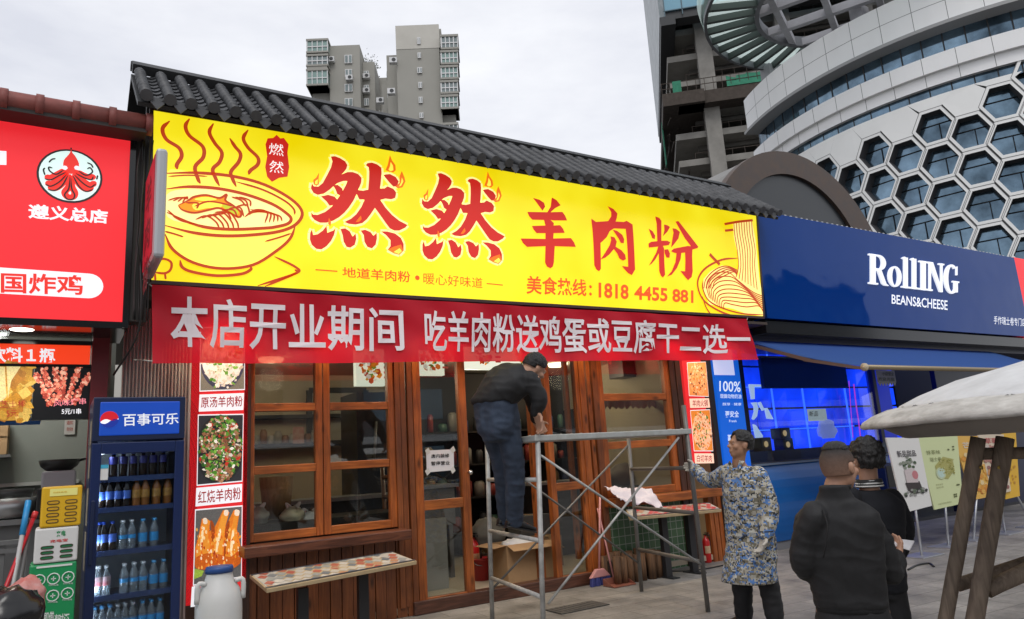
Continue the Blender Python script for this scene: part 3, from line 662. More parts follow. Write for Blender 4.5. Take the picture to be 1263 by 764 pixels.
# ------------------------------------------------------------------ tiled roof
ROOF = mat('dark_roof_tile', (.088, .091, .098), .5, var=.7, vscale=4, vcol=(.032, .033, .036), detail=8); ROOFD = mat('black_ridge', (.022, .023, .025), .55, var=.4, vscale=6)
YE, YR = 6.95, 8.0
xl = P(170, 131, YE).x; xr = P(961, 267, YE).x
ze = P(180, 124, YE).z; zr = P(163, 86, YR).z - .03
def rf(x, t, h=0):          # point on the slope, t 0 at the eave .. 1 at the ridge, h above
    sl_ = V((0, YR - YE, zr - ze)); nn = V((0, -(zr - ze), YR - YE)).normalized(); return V((x, YE, ze)) + sl_ * t + nn * h
m_ = MB(); nn = rf(0, 0, 1) - rf(0, 0, 0)
m_.quad(rf(xl, 0, -.02), rf(xr, 0, -.02), rf(xr, 1, -.02), rf(xl, 1, -.02)); m_.quad(rf(xl, 0, -.06), rf(xr, 0, -.06), rf(xr, 1, -.06), rf(xl, 1, -.06))
for x in (xl, xr): m_.quad(rf(x, 0, -.06), rf(x, 0, -.02), rf(x, 1, -.02), rf(x, 1, -.06))
m_.quad(rf(xl, 0, -.06), rf(xr, 0, -.06), rf(xr, 0, -.02), rf(xl, 0, -.02))
m_.quad(rf(xl, 1, -.06), rf(xr, 1, -.06), V((xr, 9.2, ze - .1)), V((xl, 9.2, ze - .1)))
rfo = m_.build('roof', ROOFD, shop)
rj = random.Random(17); NB = 46; sp = (xr - xl - .12) / (NB - 1); m_ = MB(); pm = MB(); TT = .86
for k in range(NB):
    x = xl + .06 + sp * k + rj.uniform(-.006, .006)
    pts, rs = [], []
    for c in range(9):
        t0 = TT * c / 9; t1 = TT * (c + 1) / 9
        jx = rj.uniform(-.004, .004); pts += [rf(x + jx, t0 - .03 * (c == 0), .055 + rj.uniform(-.003, .003)), rf(x + jx, t1 - .004, .05)]; rs += [.056, .05]
    m_.tube(pts, rs, 10)
    if k < NB - 1:
        for c in range(8):
            t0 = TT * 1.1 * c / 8 - .02; t1 = t0 + TT * 1.1 / 8 + .02; seg = []
            for j in range(6):
                u = (j / 5 - .5); xx = x + sp / 2 + u * (sp - .06); dip = -.035 * (1 - 4 * u * u)
                seg.append((rf(xx, t0, .05 + dip), rf(xx, t1, .03 + dip), rf(xx, t0, .035 + dip)))
            for a, b in zip(seg, seg[1:]): pm.quad(a[0], b[0], b[1], a[1]); pm.quad(a[0], b[0], b[2], a[2])
        # pendant drip tile
        c = rf(x + sp / 2, -.02, .02); hw = sp / 2 - .035
        pm.prism([c + V((-hw, 0, .03)), c + V((hw, 0, .03)), c + V((hw * .95, 0, -.02)), c + V((0, 0, -.085)), c + V((-hw * .95, 0, -.02))], V((0, .012, 0)))
m_.build('cover_tile', ROOF, rfo); pm.build('pan_tile', ROOF, rfo)
m_ = MB(); m_.obox((rf(xl, .93, .07) + rf(xr, .93, .07)) / 2, XX, rf(0, 1) - rf(0, 0), nn, (xr - xl) / 2, .09, .05)
m_.tube([rf(xl - .01, 1.0, .06), rf(xr + .01, 1.0, .06)], .055, 8); m_.build('ridge_cap', ROOFD, rfo)
m_ = MB(); m_.box(xl + .12, xr - .25, 7.5, 7.6, ze - .1, ze + .3); m_.build('eave_board', mat('eave_dark', (.025, .02, .018), .7), rfo)

# ------------------------------------------------------------------ yellow lightbox sign
SG = [P(187, 134, YS), P(933, 262, YS), P(942, 392, YS), P(184, 348, YS)]
sign = thing('shop_sign', 'large yellow illuminated sign with red brush characters and noodle bowls above the banner', 'sign', (SG[3] + SG[2]) / 2)
def lit(name, col, es, base=.55, **k): return mat(name, tuple(c * base for c in col), .4, emit=col, es=es, **k)
yel = bpy.data.materials.new('lit_yellow_film'); yel.use_nodes = True; t = yel.node_tree; b = t.nodes['Principled BSDF']
tcn = t.nodes.new('ShaderNodeTexCoord'); z = t.nodes.new('ShaderNodeTexNoise'); z.inputs['Scale'].default_value = .9; z.inputs['Detail'].default_value = 2; t.links.new(tcn.outputs['Object'], z.inputs['Vector'])
r = t.nodes.new('ShaderNodeValToRGB'); r.color_ramp.elements[0].position = .38; r.color_ramp.elements[0].color = (.88, .69, .002, 1); r.color_ramp.elements[1].position = .62; r.color_ramp.elements[1].color = (.97, .84, .02, 1); t.links.new(z.outputs['Fac'], r.inputs[0])
t.links.new(r.outputs[0], b.inputs['Emission Color']); b.inputs['Emission Strength'].default_value = .8; b.inputs['Base Color'].default_value = (.5, .4, .003, 1); b.inputs['Roughness'].default_value = .35
m_ = MB(); m_.quad(*SG); m_.build('yellow_face', yel, sign, fix=False)
m_ = MB(); m_.prism([p + V((0, .012, 0)) for p in SG], V((0, .24, 0)))
for a, b in zip(SG, SG[1:] + SG[:1]): m_.bar(a + V((0, .003, 0)), b + V((0, .003, 0)), .035, .03)
m_.build('sign_box', mat('dark_red_box', (.05, .02, .018), .5), sign)
RED = lit('lit_red_ink', (.62, .022, .014), .75); ORG = lit('lit_orange_ink', (.95, .3, .01), .85); INK = lit('lit_brown_ink', (.5, .05, .008), .75); CREAM = lit('lit_cream', (.95, .9, .35), .85); YL2 = lit('lit_bright_yellow', (1, .85, .08), .9); WHT = lit('lit_white', (.9, .88, .85), .9); ORG2 = lit('lit_deep_orange', (.9, .18, .01), .8); GRN = lit('lit_green', (.55, .6, .03), .8)
q4 = lambda pts: sc(pts, 375, 185, 5.457)
RAN = [
 [(178,48),(205,45),(240,58),(275,80),(290,105),(283,130),(262,158),(250,168),(290,152),(325,152),(362,165),(385,190),(383,222),(372,250),(362,272),(395,278),(430,270),(436,200),(437,150),(433,120),(412,105),(425,92),(455,88),(490,100),(518,122),(520,160),(515,215),(510,262),(540,262),(560,248),(600,265),(618,290),(612,325),(585,335),(545,330),(512,340),(545,390),(590,440),(640,480),(695,508),(680,525),(640,545),(605,545),(575,530),(545,490),(510,440),(475,392),(450,430),(420,470),(390,495),(345,505),(300,500),(268,488),(315,465),(350,435),(385,385),(405,338),(370,335),(352,300),(330,345),(300,390),(270,425),(235,455),(195,478),(150,492),(105,492),(70,475),(48,450),(45,420),(60,438),(90,440),(140,420),(185,385),(225,330),(255,285),(280,240),(290,212),(262,212),(225,225),(205,240),(170,270),(130,298),(90,305),(62,292),(45,262),(50,225),(65,248),(95,250),(125,225),(155,170),(180,120),(190,80)],
 [(190,240),(225,238),(255,262),(262,290),(240,310),(222,300),(210,268)],
 [(112,315),(160,305),(205,318),(228,345),(205,372),(170,378),(150,350)],
 [(530,170),(575,165),(615,185),(635,215),(625,245),(600,250),(575,225)],
 [(150,512),(155,560),(195,545),(212,525),(200,575),(180,615),(150,650),(115,672),(80,668),(50,640),(38,605),(40,560),(52,535),(60,575),(90,570),(125,545)],
 [(243,535),(275,530),(305,550),(325,585),(345,565),(350,600),(340,640),(310,660),(285,655),(265,620),(258,575)],
 [(378,545),(410,540),(445,555),(465,580),(488,560),(488,600),(480,640),(455,665),(425,655),(405,620),(400,575)],
 [(515,550),(560,552),(610,565),(650,595),(668,635),(668,680),(640,708),(600,695),(560,675),(580,650),(580,610),(550,575)]]
FLAME = [[(575,38),(590,75),(612,105),(615,140),(598,155),(570,150),(545,140),(560,105)],[(655,145),(672,185),(680,215),(660,255),(630,262),(612,250),(640,225),(640,180)],[(100,155),(95,200),(98,235),(80,245),(62,235),(60,205),(80,190)],[(165,460),(180,490),(175,515),(160,500)],[(380,445),(385,470),(365,488),(345,488)],[(560,675),(600,655),(650,640),(665,680),(640,708),(600,698)]]
FL2 = [[(580,85),(595,110),(598,140),(580,148),(565,138),(575,115)],[(655,190),(665,215),(650,245),(635,250),(650,222)],[(90,200),(88,235),(72,235),(72,215)],[(600,690),(640,665),(655,685),(635,703)]]
dxr = P(519.5, 260, YS).x - P(382.5, 240, YS).x
for rep in range(2):
    off = V((dxr * rep, 0, .01 * rep)); w_, rd, fl_, f2 = MB(), MB(), MB(), MB()
    for pts in RAN:
        pw = [P(a, b, YS) + off for a, b in q4(pts)]
        rd.quad(*[p + V((0, -.009, 0)) for p in pw])
        n_ = len(pw)
        for k in range(n_): w_.bar(pw[k] + V((0, -.004, 0)), pw[(k + 1) % n_] + V((0, -.004, 0)), .05, .004)
    ch = rd.build('brush_character', RED, sign, fix=False); w_.build('white_outline', CREAM, ch, fix=False)
    for pts in FLAME: MB().quad(*[P(a, b, YS) + off + V((0, -.012, 0)) for a, b in q4(pts)]).build('flame', ORG2, ch, fix=False)
    for pts in FL2: MB().quad(*[P(a, b, YS) + off + V((0, -.0145, 0)) for a, b in q4(pts)]).build('flame_core', YL2, ch, fix=False)
q6 = lambda pts: sc(pts, 635, 240, 5.491)
YANG = [[(120,25),(165,38),(195,58),(203,85),(185,112),(165,85),(140,50)],[(248,22),(280,40),(308,75),(270,95),(240,122),(320,120),(338,145),(352,178),(260,178),(240,175),(262,195),(260,212),(305,210),(325,235),(335,262),(260,264),(258,300),(378,297),(398,325),(411,357),(268,352),(265,400),(262,460),(255,490),(238,502),(215,490),(202,462),(205,352),(80,357),(52,330),(37,300),(205,303),(205,264),(145,264),(125,240),(113,215),(205,212),(195,175),(115,173),(95,150),(82,120),(218,122),(240,85)]]
ROU = [[(515,165),(548,188),(630,182),(650,150),(650,120),(625,80),(665,100),(692,130),(688,160),(680,185),(735,188),(755,180),(795,205),(802,300),(808,420),(812,510),(790,548),(765,535),(742,510),(722,485),(765,492),(762,400),(755,300),(748,235),(668,232),(640,250),(620,290),(590,320),(578,330),(580,440),(580,505),(568,522),(550,510),(535,480),(532,380),(525,260)],[(690,0)]]
ROU_H = [(572,232),(612,235),(620,225),(605,270),(572,310)]
ROU2 = [[(660,240),(690,248),(725,275),(738,305),(735,332),(715,330),(700,300),(680,270)],[(645,285),(672,292),(688,320),(680,355),(720,380),(745,410),(750,440),(730,450),(705,435),(690,400),(668,372),(640,405),(610,430),(578,442),(610,395),(640,345),(650,310)]]
FEN = [[(948,150),(975,160),(990,180),(990,315),(1030,315),(1050,325),(1040,345),(1000,350),(1008,365),(1010,460),(1015,545),(1000,565),(985,550),(975,520),(972,400),(950,440),(925,470),(905,483),(925,450),(955,395),(968,355),(905,362),(902,335),(920,322),(962,318),(958,200)],[(903,232),(930,250),(948,280),(945,305),(928,298),(915,265)],[(1008,205),(1030,210),(1048,222),(1030,255),(1000,285),(1010,245)],[(1010,375),(1035,372),(1048,400),(1045,430),(1025,430),(1012,400)],[(1065,230),(1090,235),(1115,255),(1105,300),(1075,340),(1055,362),(1065,300),(1072,260)],[(1085,185),(1105,182),(1120,200),(1240,355),(1235,365),(1200,375),(1198,420),(1202,520),(1195,560),(1170,583),(1150,560),(1118,520),(1150,522),(1152,450),(1150,395),(1125,398),(1120,440),(1095,500),(1060,545),(1028,558),(1060,520),(1085,460),(1092,400),(1070,395),(1055,385),(1075,368),(1170,350),(1190,352),(1150,300),(1110,230)]]
rd = MB()
for pts in YANG + [ROU[0]] + ROU2 + FEN: rd.quad(*[P(a, b, YS) + V((0, -.008, 0)) for a, b in q6(pts)])
rd.build('brush_character', RED, sign, fix=False)
# small lettering
rd = MB()
textpx(rd, '地道羊肉粉', (422, 329.5, 342, 506, 335, 349), YS, .012, -.005); textpx(rd, '暖心好味道', (522, 336.5, 350.5, 595, 343, 356), YS, .0, -.005)
c = P(514.5, 343, YS); rd.lathe(c + V((0, -.005, 0)), [(.028, 0), (.028, .001)], 10, axis=-YY)
rd.bar(P(389, 333, YS) + V((0, -.004, 0)), P(416, 335, YS) + V((0, -.004, 0)), .012, .002); rd.bar(P(600, 350, YS) + V((0, -.004, 0)), P(620, 352, YS) + V((0, -.004, 0)), .012, .002)
rd.build('lettering', lit('lit_orange_red', (.75, .09, .01), .8), sign, fix=False); rd = MB()
textpx(rd, '美食热线', (649, 340, 363, 723, 345, 366), YS, .018, -.005)
for dz in (0, 9): rd.lathe(P(728, 354 + dz, YS) + V((0, -.005, 0)), [(.022, 0), (.022, .001)], 8, axis=-YY)
for s_, a, b in (('1818', 738, 775), ('4455', 782, 823), ('881', 829, 855)):
    f_ = lambda x: (348.5 + (x - 738) * .0855, 367.5 + (x - 738) * .058); textpx(rd, s_, (a, f_(a)[0], f_(a)[1], b, f_(b)[0], f_(b)[1]), YS, .03, -.005)
rd.build('lettering', lit('lit_orange_red', (.75, .09, .01), .8), sign, fix=False)
# seal
rd = MB(); rd.quad(*[P(a, b, YS) + V((0, -.006, 0)) for a, b in sc([(530,125),(545,140),(560,138),(580,165),(575,200),(582,260),(575,300),(540,305),(510,322),(490,300),(482,260),(490,215),(483,165),(492,140),(515,138)], 185, 130, 3.395)]); sl_ = rd.build('seal', RED, sign, fix=False)
rd = MB(); textpx(rd, '燃', (331.5, 176.5, 191, 349.5, 179, 193.5), YS, .0, -.010); textpx(rd, '然', (332, 198, 213, 349.5, 200.5, 215), YS, .0, -.010); rd.build('seal_lettering', WHT, sl_, fix=False)
# left bowl drawing
qb = lambda pts: [P(a, b, YS) + V((0, -.006, 0)) for a, b in sc(pts, 185, 130, 3.395)]
def fill(mb, pts, dy): mb.quad(*[p + V((0, dy, 0)) for p in smooth_loop(qb(pts), 4)])
f1 = MB(); fill(f1, [(62,540),(95,600),(180,660),(300,685),(430,670),(530,610),(600,530),(635,450),(600,400),(480,335),(350,300),(200,285),(62,287)], .004)
bowl = f1.build('noodle_bowl_print', lit('lit_bowl_yellow', (1, .9, .12), .85), sign, fix=False)
f1 = MB(); fill(f1, [(70,375),(160,350),(280,352),(400,377),(510,417),(572,457),(585,480),(560,502),(480,514),(330,519),(200,503),(75,470)], .0015); f1.build('noodle_fill', CREAM, bowl, fix=False)
f1 = MB()
for pts in ([(118,420),(160,400),(185,385),(235,378),(290,390),(320,375),(315,400),(345,420),(380,450),(370,470),(320,445),(285,432),(245,440),(185,452),(135,440)],): fill(f1, pts, -.001)
f1.build('meat_fill', ORG, bowl, fix=False)
f1 = MB(); fill(f1, [(180,415),(240,405),(300,415),(290,430),(240,432),(190,440)], -.0025); fill(f1, [(185,395),(230,385),(280,395),(230,402)], -.0025); f1.build('meat_highlight', YL2, bowl, fix=False)
f1 = MB(); fill(f1, [(300,420),(345,420),(370,450),(350,465),(320,440)], -.0035); f1.build('herb_fill', GRN, bowl, fix=False)
LN = [  # width px, points
 (9, [(62,287),(200,285),(350,300),(480,335),(590,395),(636,450),(610,500),(540,530),(420,545),(300,548),(180,535),(62,505)]),
 (4, [(75,300),(160,295),(240,300)]), (6, [(360,322),(470,355),(560,400),(600,435),(605,460)]),
 (9, [(70,352),(160,343),(280,350),(400,375),(510,415),(572,455),(590,478),(575,498),(530,510),(480,516),(330,521),(200,505),(70,450)]),
 (8, [(62,540),(95,605),(180,660),(300,685),(430,670),(530,610),(585,560),(608,505)]),
 (8, [(125,650),(135,680),(180,700),(280,715),(380,708),(420,690),(420,675)]), (7, [(520,635),(610,680),(610,705),(450,757)]), (6, [(605,690),(610,705),(480,760)]),
 (5, [(62,530),(100,540),(140,553)]), (5, [(480,572),(540,555),(590,538)]),
 (6, [(118,420),(160,400),(185,385),(235,378),(290,390),(320,375),(315,400),(345,420),(380,450),(370,470),(320,445),(285,432),(245,440),(185,452),(135,440),(118,420)]),
 (5, [(185,425),(240,405),(300,412),(345,425)]), (5, [(150,410),(200,412),(195,435)]),
 (6, [(20,650),(60,645),(88,660),(85,690),(60,705),(10,700)]), (5, [(20,705),(22,735)]), (5, [(62,705),(65,730)])]
for k in range(5): LN.append((5, [(395 + k * 6, 470 - k * 8), (440 + k * 14, 440 + k * 3), (490 + k * 13, 450 + k * 4), (480 + k * 18, 495 - k * 2)]))
for k in range(5): LN.append((5, [(190 + k * 26, 480 - k * 5), (235 + k * 24, 465 - k * 4), (275 + k * 22, 490), (290 + k * 20, 518)]))
for k in range(4): LN.append((5, [(270 + k * 30, 450 - k * 8), (320 + k * 28, 450 - k * 10), (340 + k * 26, 480 - k * 6)]))
for k in range(4): LN.append((4, [(75 + k * 20, 400 + k * 3), (120 + k * 10, 388), (160, 395 - k * 3)]))
for k in range(4): LN.append((4, [(72 + k * 8, 440 + k * 9), (110 + k * 9, 470 + k * 6), (170 + k * 8, 500)]))
for k in range(3): LN.append((5, [(340 + k * 16, 385), (380 + k * 18, 400), (400 + k * 10, 425)]))
STEAM = [[(82,68),(52,100),(68,145),(120,180),(132,215),(112,250),(113,270)],[(165,58),(148,90),(165,130),(220,175),(222,220),(188,260),(200,310),(210,330)],[(265,78),(248,115),(270,160),(300,200),(290,240),(262,270),(275,310),(290,340)],[(333,140),(355,175),(378,205),(370,240),(338,280),(345,310),(360,343)],[(410,105),(390,140),(410,180),(450,220),(450,250),(420,275),(412,292)]]
rd = MB()
for w_px, pts in LN: rd.ribbon([p + V((0, -.005, 0)) for p in qb(pts)], w_px / 3.395 * .0125, -YY)
for pts in STEAM: rd.ribbon([p + V((0, -.005, 0)) for p in qb(pts)], 13 / 3.395 * .0095, -YY)
rd.build('ink_line', INK, bowl, fix=False)
# right noodle basket drawing
qn = lambda pts: [P(a, b, YS) + V((0, -.004, 0)) for a, b in sc(pts, 845, 250, 5.09)]
f1 = MB(); f1.quad(*qn([(300,125),(418,115),(440,230),(465,480),(492,620),(496,712),(400,705),(300,668),(150,640),(110,540),(115,480),(160,430),(230,395),(320,420),(335,480),(330,330),(305,220)])); bs = f1.build('noodle_basket_print', lit('lit_noodle', (.98, .85, .25), .85), sign, fix=False)
rd = MB(); pw = .0128 / 5.09 * 1.35
for k in range(8):
    x0 = 303 + k * 16; rd.ribbon([p + V((0, -.004, 0)) for p in qn([(x0, 125 - k), (x0 + 6, 200), (x0 + 22, 300), (x0 + 30 - k * 1.5, 400), (x0 + 14 + k * 3, 470 + k * 11)])], 5 * pw, -YY, False)
for k in range(9): rd.ribbon([p + V((0, -.004, 0)) for p in qn([(150 + k * 11, 600 + k * 9), (135 + k * 14, 520 + k * 14), (185 + k * 14, 450 + k * 24), (270 + k * 14, 440 + k * 27), (330 + k * 16, 490 + k * 20), (420 + k * 8, 560 + k * 15), (486, 590 + k * 12)])], 5 * pw, -YY, False)
for k in range(5): rd.ribbon([p + V((0, -.004, 0)) for p in qn([(115 + k * 14, 540), (130 + k * 14, 480 + k * 4), (190 + k * 16, 420 + k * 9), (260 + k * 10, 400 + k * 9), (325, 425 + k * 8)])], 5 * pw, -YY, False)
rd.ribbon([p + V((0, -.004, 0)) for p in qn([(330,350),(230,360),(130,410),(80,480),(85,560),(130,630),(230,690),(330,720)])], 9 * pw, -YY); rd.ribbon([p + V((0, -.004, 0)) for p in qn([(110,490),(110,545),(150,620),(250,670),(370,700),(490,705)])], 7 * pw, -YY)
rd.ribbon([p + V((0, -.004, 0)) for p in qn([(105,590),(130,660),(160,705)])], 7 * pw, -YY)
rd.ribbon([p + V((0, -.004, 0)) for p in qn([(245,137),(330,122),(422,112)])], 11 * pw, -YY, False); rd.ribbon([p + V((0, -.004, 0)) for p in qn([(248,178),(275,175),(300,172)])], 11 * pw, -YY, False)
rd.ribbon([p + V((0, -.004, 0)) for p in qn([(152,325),(180,355),(215,390)])], 16 * pw, -YY, False)
rd.build('ink_line', INK, bs, fix=False)

# ------------------------------------------------------------------ downlights in the soffit
DL = lit('warm_lamp', (1, .75, .4), 9)
ZS = 3.40
for k, (px, py) in enumerate([(272, 364.5), (405, 372.5), (528, 379), (632, 384), (726, 389), (806, 394), (868, 397)]):
    p = PZ(px, py, ZS); p.y = min(max(p.y, 7.6), 7.85); p.x = P(px, py, p.y).x
    d = thing('downlight', 'small warm recessed spotlight in the dark soffit behind the red banner', 'light', (p.x, p.y, ZS), 'spotlights in the soffit')
    m_ = MB(); m_.lathe(V((p.x, p.y, ZS - .012)), [(.075, 0), (.075, .012), (.055, .012), (.055, .004)], 16); m_.build('trim_ring', mat('lamp_white', (.7, .7, .68), .4), d)
    m_ = MB(); m_.lathe(V((p.x, p.y, ZS - .006)), [(.0, 0), (.055, 0), (.055, .004)], 16); m_.build('lens', DL, d)
    l_ = bpy.data.lights.new('spot', 'SPOT'); l_.energy = 45; l_.spot_size = math.radians(115); l_.spot_blend = .7; l_.color = (1, .78, .5); l_.shadow_soft_size = .05
    o_ = bpy.data.objects.new('spot', l_); COL.objects.link(o_); o_.location = (0, 0, -.03); o_.parent = d

# ------------------------------------------------------------------ red cloth banner
BT = [P(187, 352, YS), P(919, 394, YS), P(932, 444.5, YS), P(187, 450, YS)]
def bfn(u, v, dy=0):
    p = lerp(lerp(BT[0], BT[1], u), lerp(BT[3], BT[2], u), v)
    wv = .027 * math.sin(u * 19 + v * 2.2) * (.3 + v) + .012 * math.sin(u * 43 + 2 + v * 5) * (.3 + v) + .012 * math.sin(u * 70 - v * 9) + .03 * v * v
    sag = .012 * math.sin(u * math.pi * 6) * v
    return p + V((0, -.02 - wv * .8 + dy, sag * .4))
cl = bpy.data.materials.new('red_cloth'); cl.use_nodes = True; t = cl.node_tree; t.nodes.clear(); n = t.nodes.new; l = t.links.new
o_ = n('ShaderNodeOutputMaterial'); df = n('ShaderNodeBsdfDiffuse'); df.inputs[0].default_value = (.74, .01, .032, 1); tl_ = n('ShaderNodeBsdfTranslucent'); tl_.inputs[0].default_value = (.9, .014, .036, 1); tp_ = n('ShaderNodeBsdfTransparent'); tp_.inputs[0].default_value = (1, .5, .42, 1)
a1 = n('ShaderNodeMixShader'); a1.inputs[0].default_value = .28; a2 = n('ShaderNodeMixShader'); a2.inputs[0].default_value = .12; l(df.outputs[0], a1.inputs[1]); l(tl_.outputs[0], a1.inputs[2]); l(a1.outputs[0], a2.inputs[1]); l(tp_.outputs[0], a2.inputs[2]); l(a2.outputs[0], o_.inputs[0])
gl_ = n('ShaderNodeBsdfGlossy'); gl_.inputs['Roughness'].default_value = .42; a3 = n('ShaderNodeMixShader'); a3.inputs[0].default_value = .025; l(a2.outputs[0], a3.inputs[1]); l(gl_.outputs[0], a3.inputs[2]); l(a3.outputs[0], o_.inputs[0])
m_ = MB(); NU, NV = 160, 12
for i in range(NU):
    for j in range(NV): m_.quad(bfn(i / NU, j / NV), bfn((i + 1) / NU, j / NV), bfn((i + 1) / NU, (j + 1) / NV), bfn(i / NU, (j + 1) / NV))
bn = thing('banner', 'long red cloth banner with one row of white characters hung under the yellow sign', 'banner', (BT[0] + BT[1]) / 2)
me = m_.mesh('cloth'); bm = bmesh.new(); bm.from_mesh(me); bmesh.ops.remove_doubles(bm, verts=bm.verts, dist=1e-5)
for f_ in bm.faces: f_.smooth = True
bm.to_mesh(me); bm.free(); put('cloth', me, cl, bn)
def btext(mb, s_, q):
    vs, fs = text_verts(s_, .016); x0, x1 = min(v.x for v in vs), max(v.x for v in vs); y0, y1 = min(v.y for v in vs), max(v.y for v in vs); i = len(mb.v)
    for v in vs:
        a = (v.x - x0) / (x1 - x0); b = 1 - (v.y - y0) / (y1 - y0); px = lerp(q[0], q[3], a); py = lerp(lerp(q[1], q[4], a), lerp(q[2], q[5], a), b)
        p = P(px, py, YS); u = (px - 187) / 735
        for _ in range(4):
            A, B = lerp(BT[0], BT[1], u), lerp(BT[3], BT[2], u); vv_ = (A.z - p.z) / (A.z - B.z); uu_ = (p.x - lerp(BT[0].x, BT[3].x, vv_)) / (lerp(BT[1].x, BT[2].x, vv_) - lerp(BT[0].x, BT[3].x, vv_)); u = uu_
        mb.v.append(bfn(uu_, vv_, -.02))
    for f_ in fs: mb.face([i + k for k in f_])
m_ = MB()
for a_, b_ in ((bfn(0, .02), BT[0] + V((-.12, .02, .09))), (bfn(0, .97), BT[3] + V((-.1, .5, .12))), (bfn(1, .03), BT[1] + V((.14, .05, .1))), (bfn(1, .97), BT[2] + V((.1, .5, .1)))): m_.tube([a_, b_], .006, 5)
m_.build('tie_cord', mat('pale_cord', (.5, .48, .44), .8), bn)
m_ = MB(); btext(m_, '本店开业期间', (209, 366.5, 431, 495, 381.5, 435)); btext(m_, '吃羊肉粉送鸡蛋或豆腐干二选一', (521, 383, 436, 921, 402, 438))
m_.build('lettering', mat('white_print', (.86, .77, .79), .7), bn)
# ================================================================== LIGHTBOXES OF THE NOODLE SHOP
PRINT = mat('lit_print', attr=True, rough=.35, emit=1, es=.62, var=.35, vscale=90); PRINTD = mat('plain_print', attr=True, rough=.4, var=.15, vscale=60)
LRED = lit('lit_red_panel', (.72, .02, .025), .7); LWHITE = lit('lit_white_panel', (.85, .84, .88), .75); LBLACK = mat('black_print', (.02, .02, .02), .4)
def quadpx(a, b, c, d, y, dy=0): return [P(*q, y) + V((0, dy, 0)) for q in (a, b, c, d)]
YL = 7.93
lb = thing('menu_lightbox', 'tall red lightbox with mutton noodle photos between the drinks fridge and the window', 'sign', P(270, 600, YL))
Q = quadpx((246, 400), (302, 400), (297, 740), (235, 752), YL)
Q = [V((P(271, 560, YL).x - .285, YL, 3.25)), V((P(271, 560, YL).x + .27, YL, 3.25)), V((P(271, 560, YL).x + .27, YL, .45)), V((P(271, 560, YL).x - .285, YL, .45))]
m_ = MB(); m_.prism(Q, V((0, .1, 0))); m_.build('red_panel', LRED, lb, .004)
def photo(parent, q, y, bgc, pal, n, size, seed, mat_=PRINT, bowl=None, dy=-.004):
    w_ = MB(); qq = quadpx(*q, y, dy); c0 = sum(qq, V()) / 4
    w_.quad(*[c0 + (p - c0) * 1.035 for p in qq]); fr_ = w_.build('photo_border', LWHITE if mat_ is PRINT else mat('white_paper', (.7, .7, .68), .5), parent, fix=False)
    m_ = MB(); m_.col = bgc; m_.quad(*[p + V((0, -.002, 0)) for p in qq])
    if bowl:
        for (rr, colr, off) in bowl:
            m_.col = colr; pts = []
            for k in range(28):
                t_ = 2 * math.pi * k / 28; a = .5 + rr * .5 * math.cos(t_); b = .5 + off + rr * .5 * math.sin(t_) * .94
                a = min(max(a, 0), 1); b = min(max(b, 0), 1); pts.append(lerp(lerp(qq[0], qq[1], a), lerp(qq[3], qq[2], a), b) + V((0, -.003 - (1.2 - rr) * .002, 0)))
            m_.quad(*pts)
    food(m_, [p + V((0, -.006, 0)) for p in qq], pal, n, size, None, seed)
    m_.build('dish_photo', mat_, fr_, fix=False)
GREENS = [(.06, .2, .02), (.1, .3, .03), (.2, .42, .06), (.03, .11, .02)]; BROWN = [(.3, .13, .06), (.42, .2, .1), (.22, .08, .04), (.5, .3, .18)]; NOOD = [(.75, .68, .55), (.85, .8, .7), (.65, .55, .42)]; ORNG = [(.75, .16, .01), (.85, .3, .02), (.6, .08, .01), (.9, .45, .08), (.45, .05, .01)]
photo(lb, ((248, 405), (301, 405), (301, 480), (247, 482)), YL, (.2, .19, .15), NOOD + GREENS[1:3] + NOOD, 260, .024, 1, bowl=[(1.05, (.05, .06, .1), .0), (.98, (.8, .78, .7), -.04)])
photo(lb, ((245, 513), (299.5, 512), (298, 593), (243.5, 598)), YL, (.03, .03, .035), GREENS * 2 + BROWN * 2 + NOOD + [(.5, .04, .02)], 700, .022, 2, bowl=[(1.1, (.02, .02, .02), 0)])
photo(lb, ((241.5, 630), (298, 625), (297, 711), (239, 721)), YL, (.12, .115, .11), ORNG[:2], 6, .02, 3)
m_ = MB(); rnd = random.Random(5)
q8 = lambda pts: [P(a, b, YL) + V((0, -.014, 0)) for a, b in sc(pts, 0, 564, 3.82)]
for cc, pts in (((.75, .2, .015), [(950,290),(990,300),(985,350),(1010,330),(1050,250),(1080,260),(1060,330),(1100,250),(1128,255),(1115,340),(1132,420),(1125,500),(1040,530),(960,520),(920,520),(918,430),(935,370)]), ((.35, .5, .06), [(915,525),(960,535),(950,560),(912,575)])):
    m_.col = cc; m_.quad(*q8(pts))
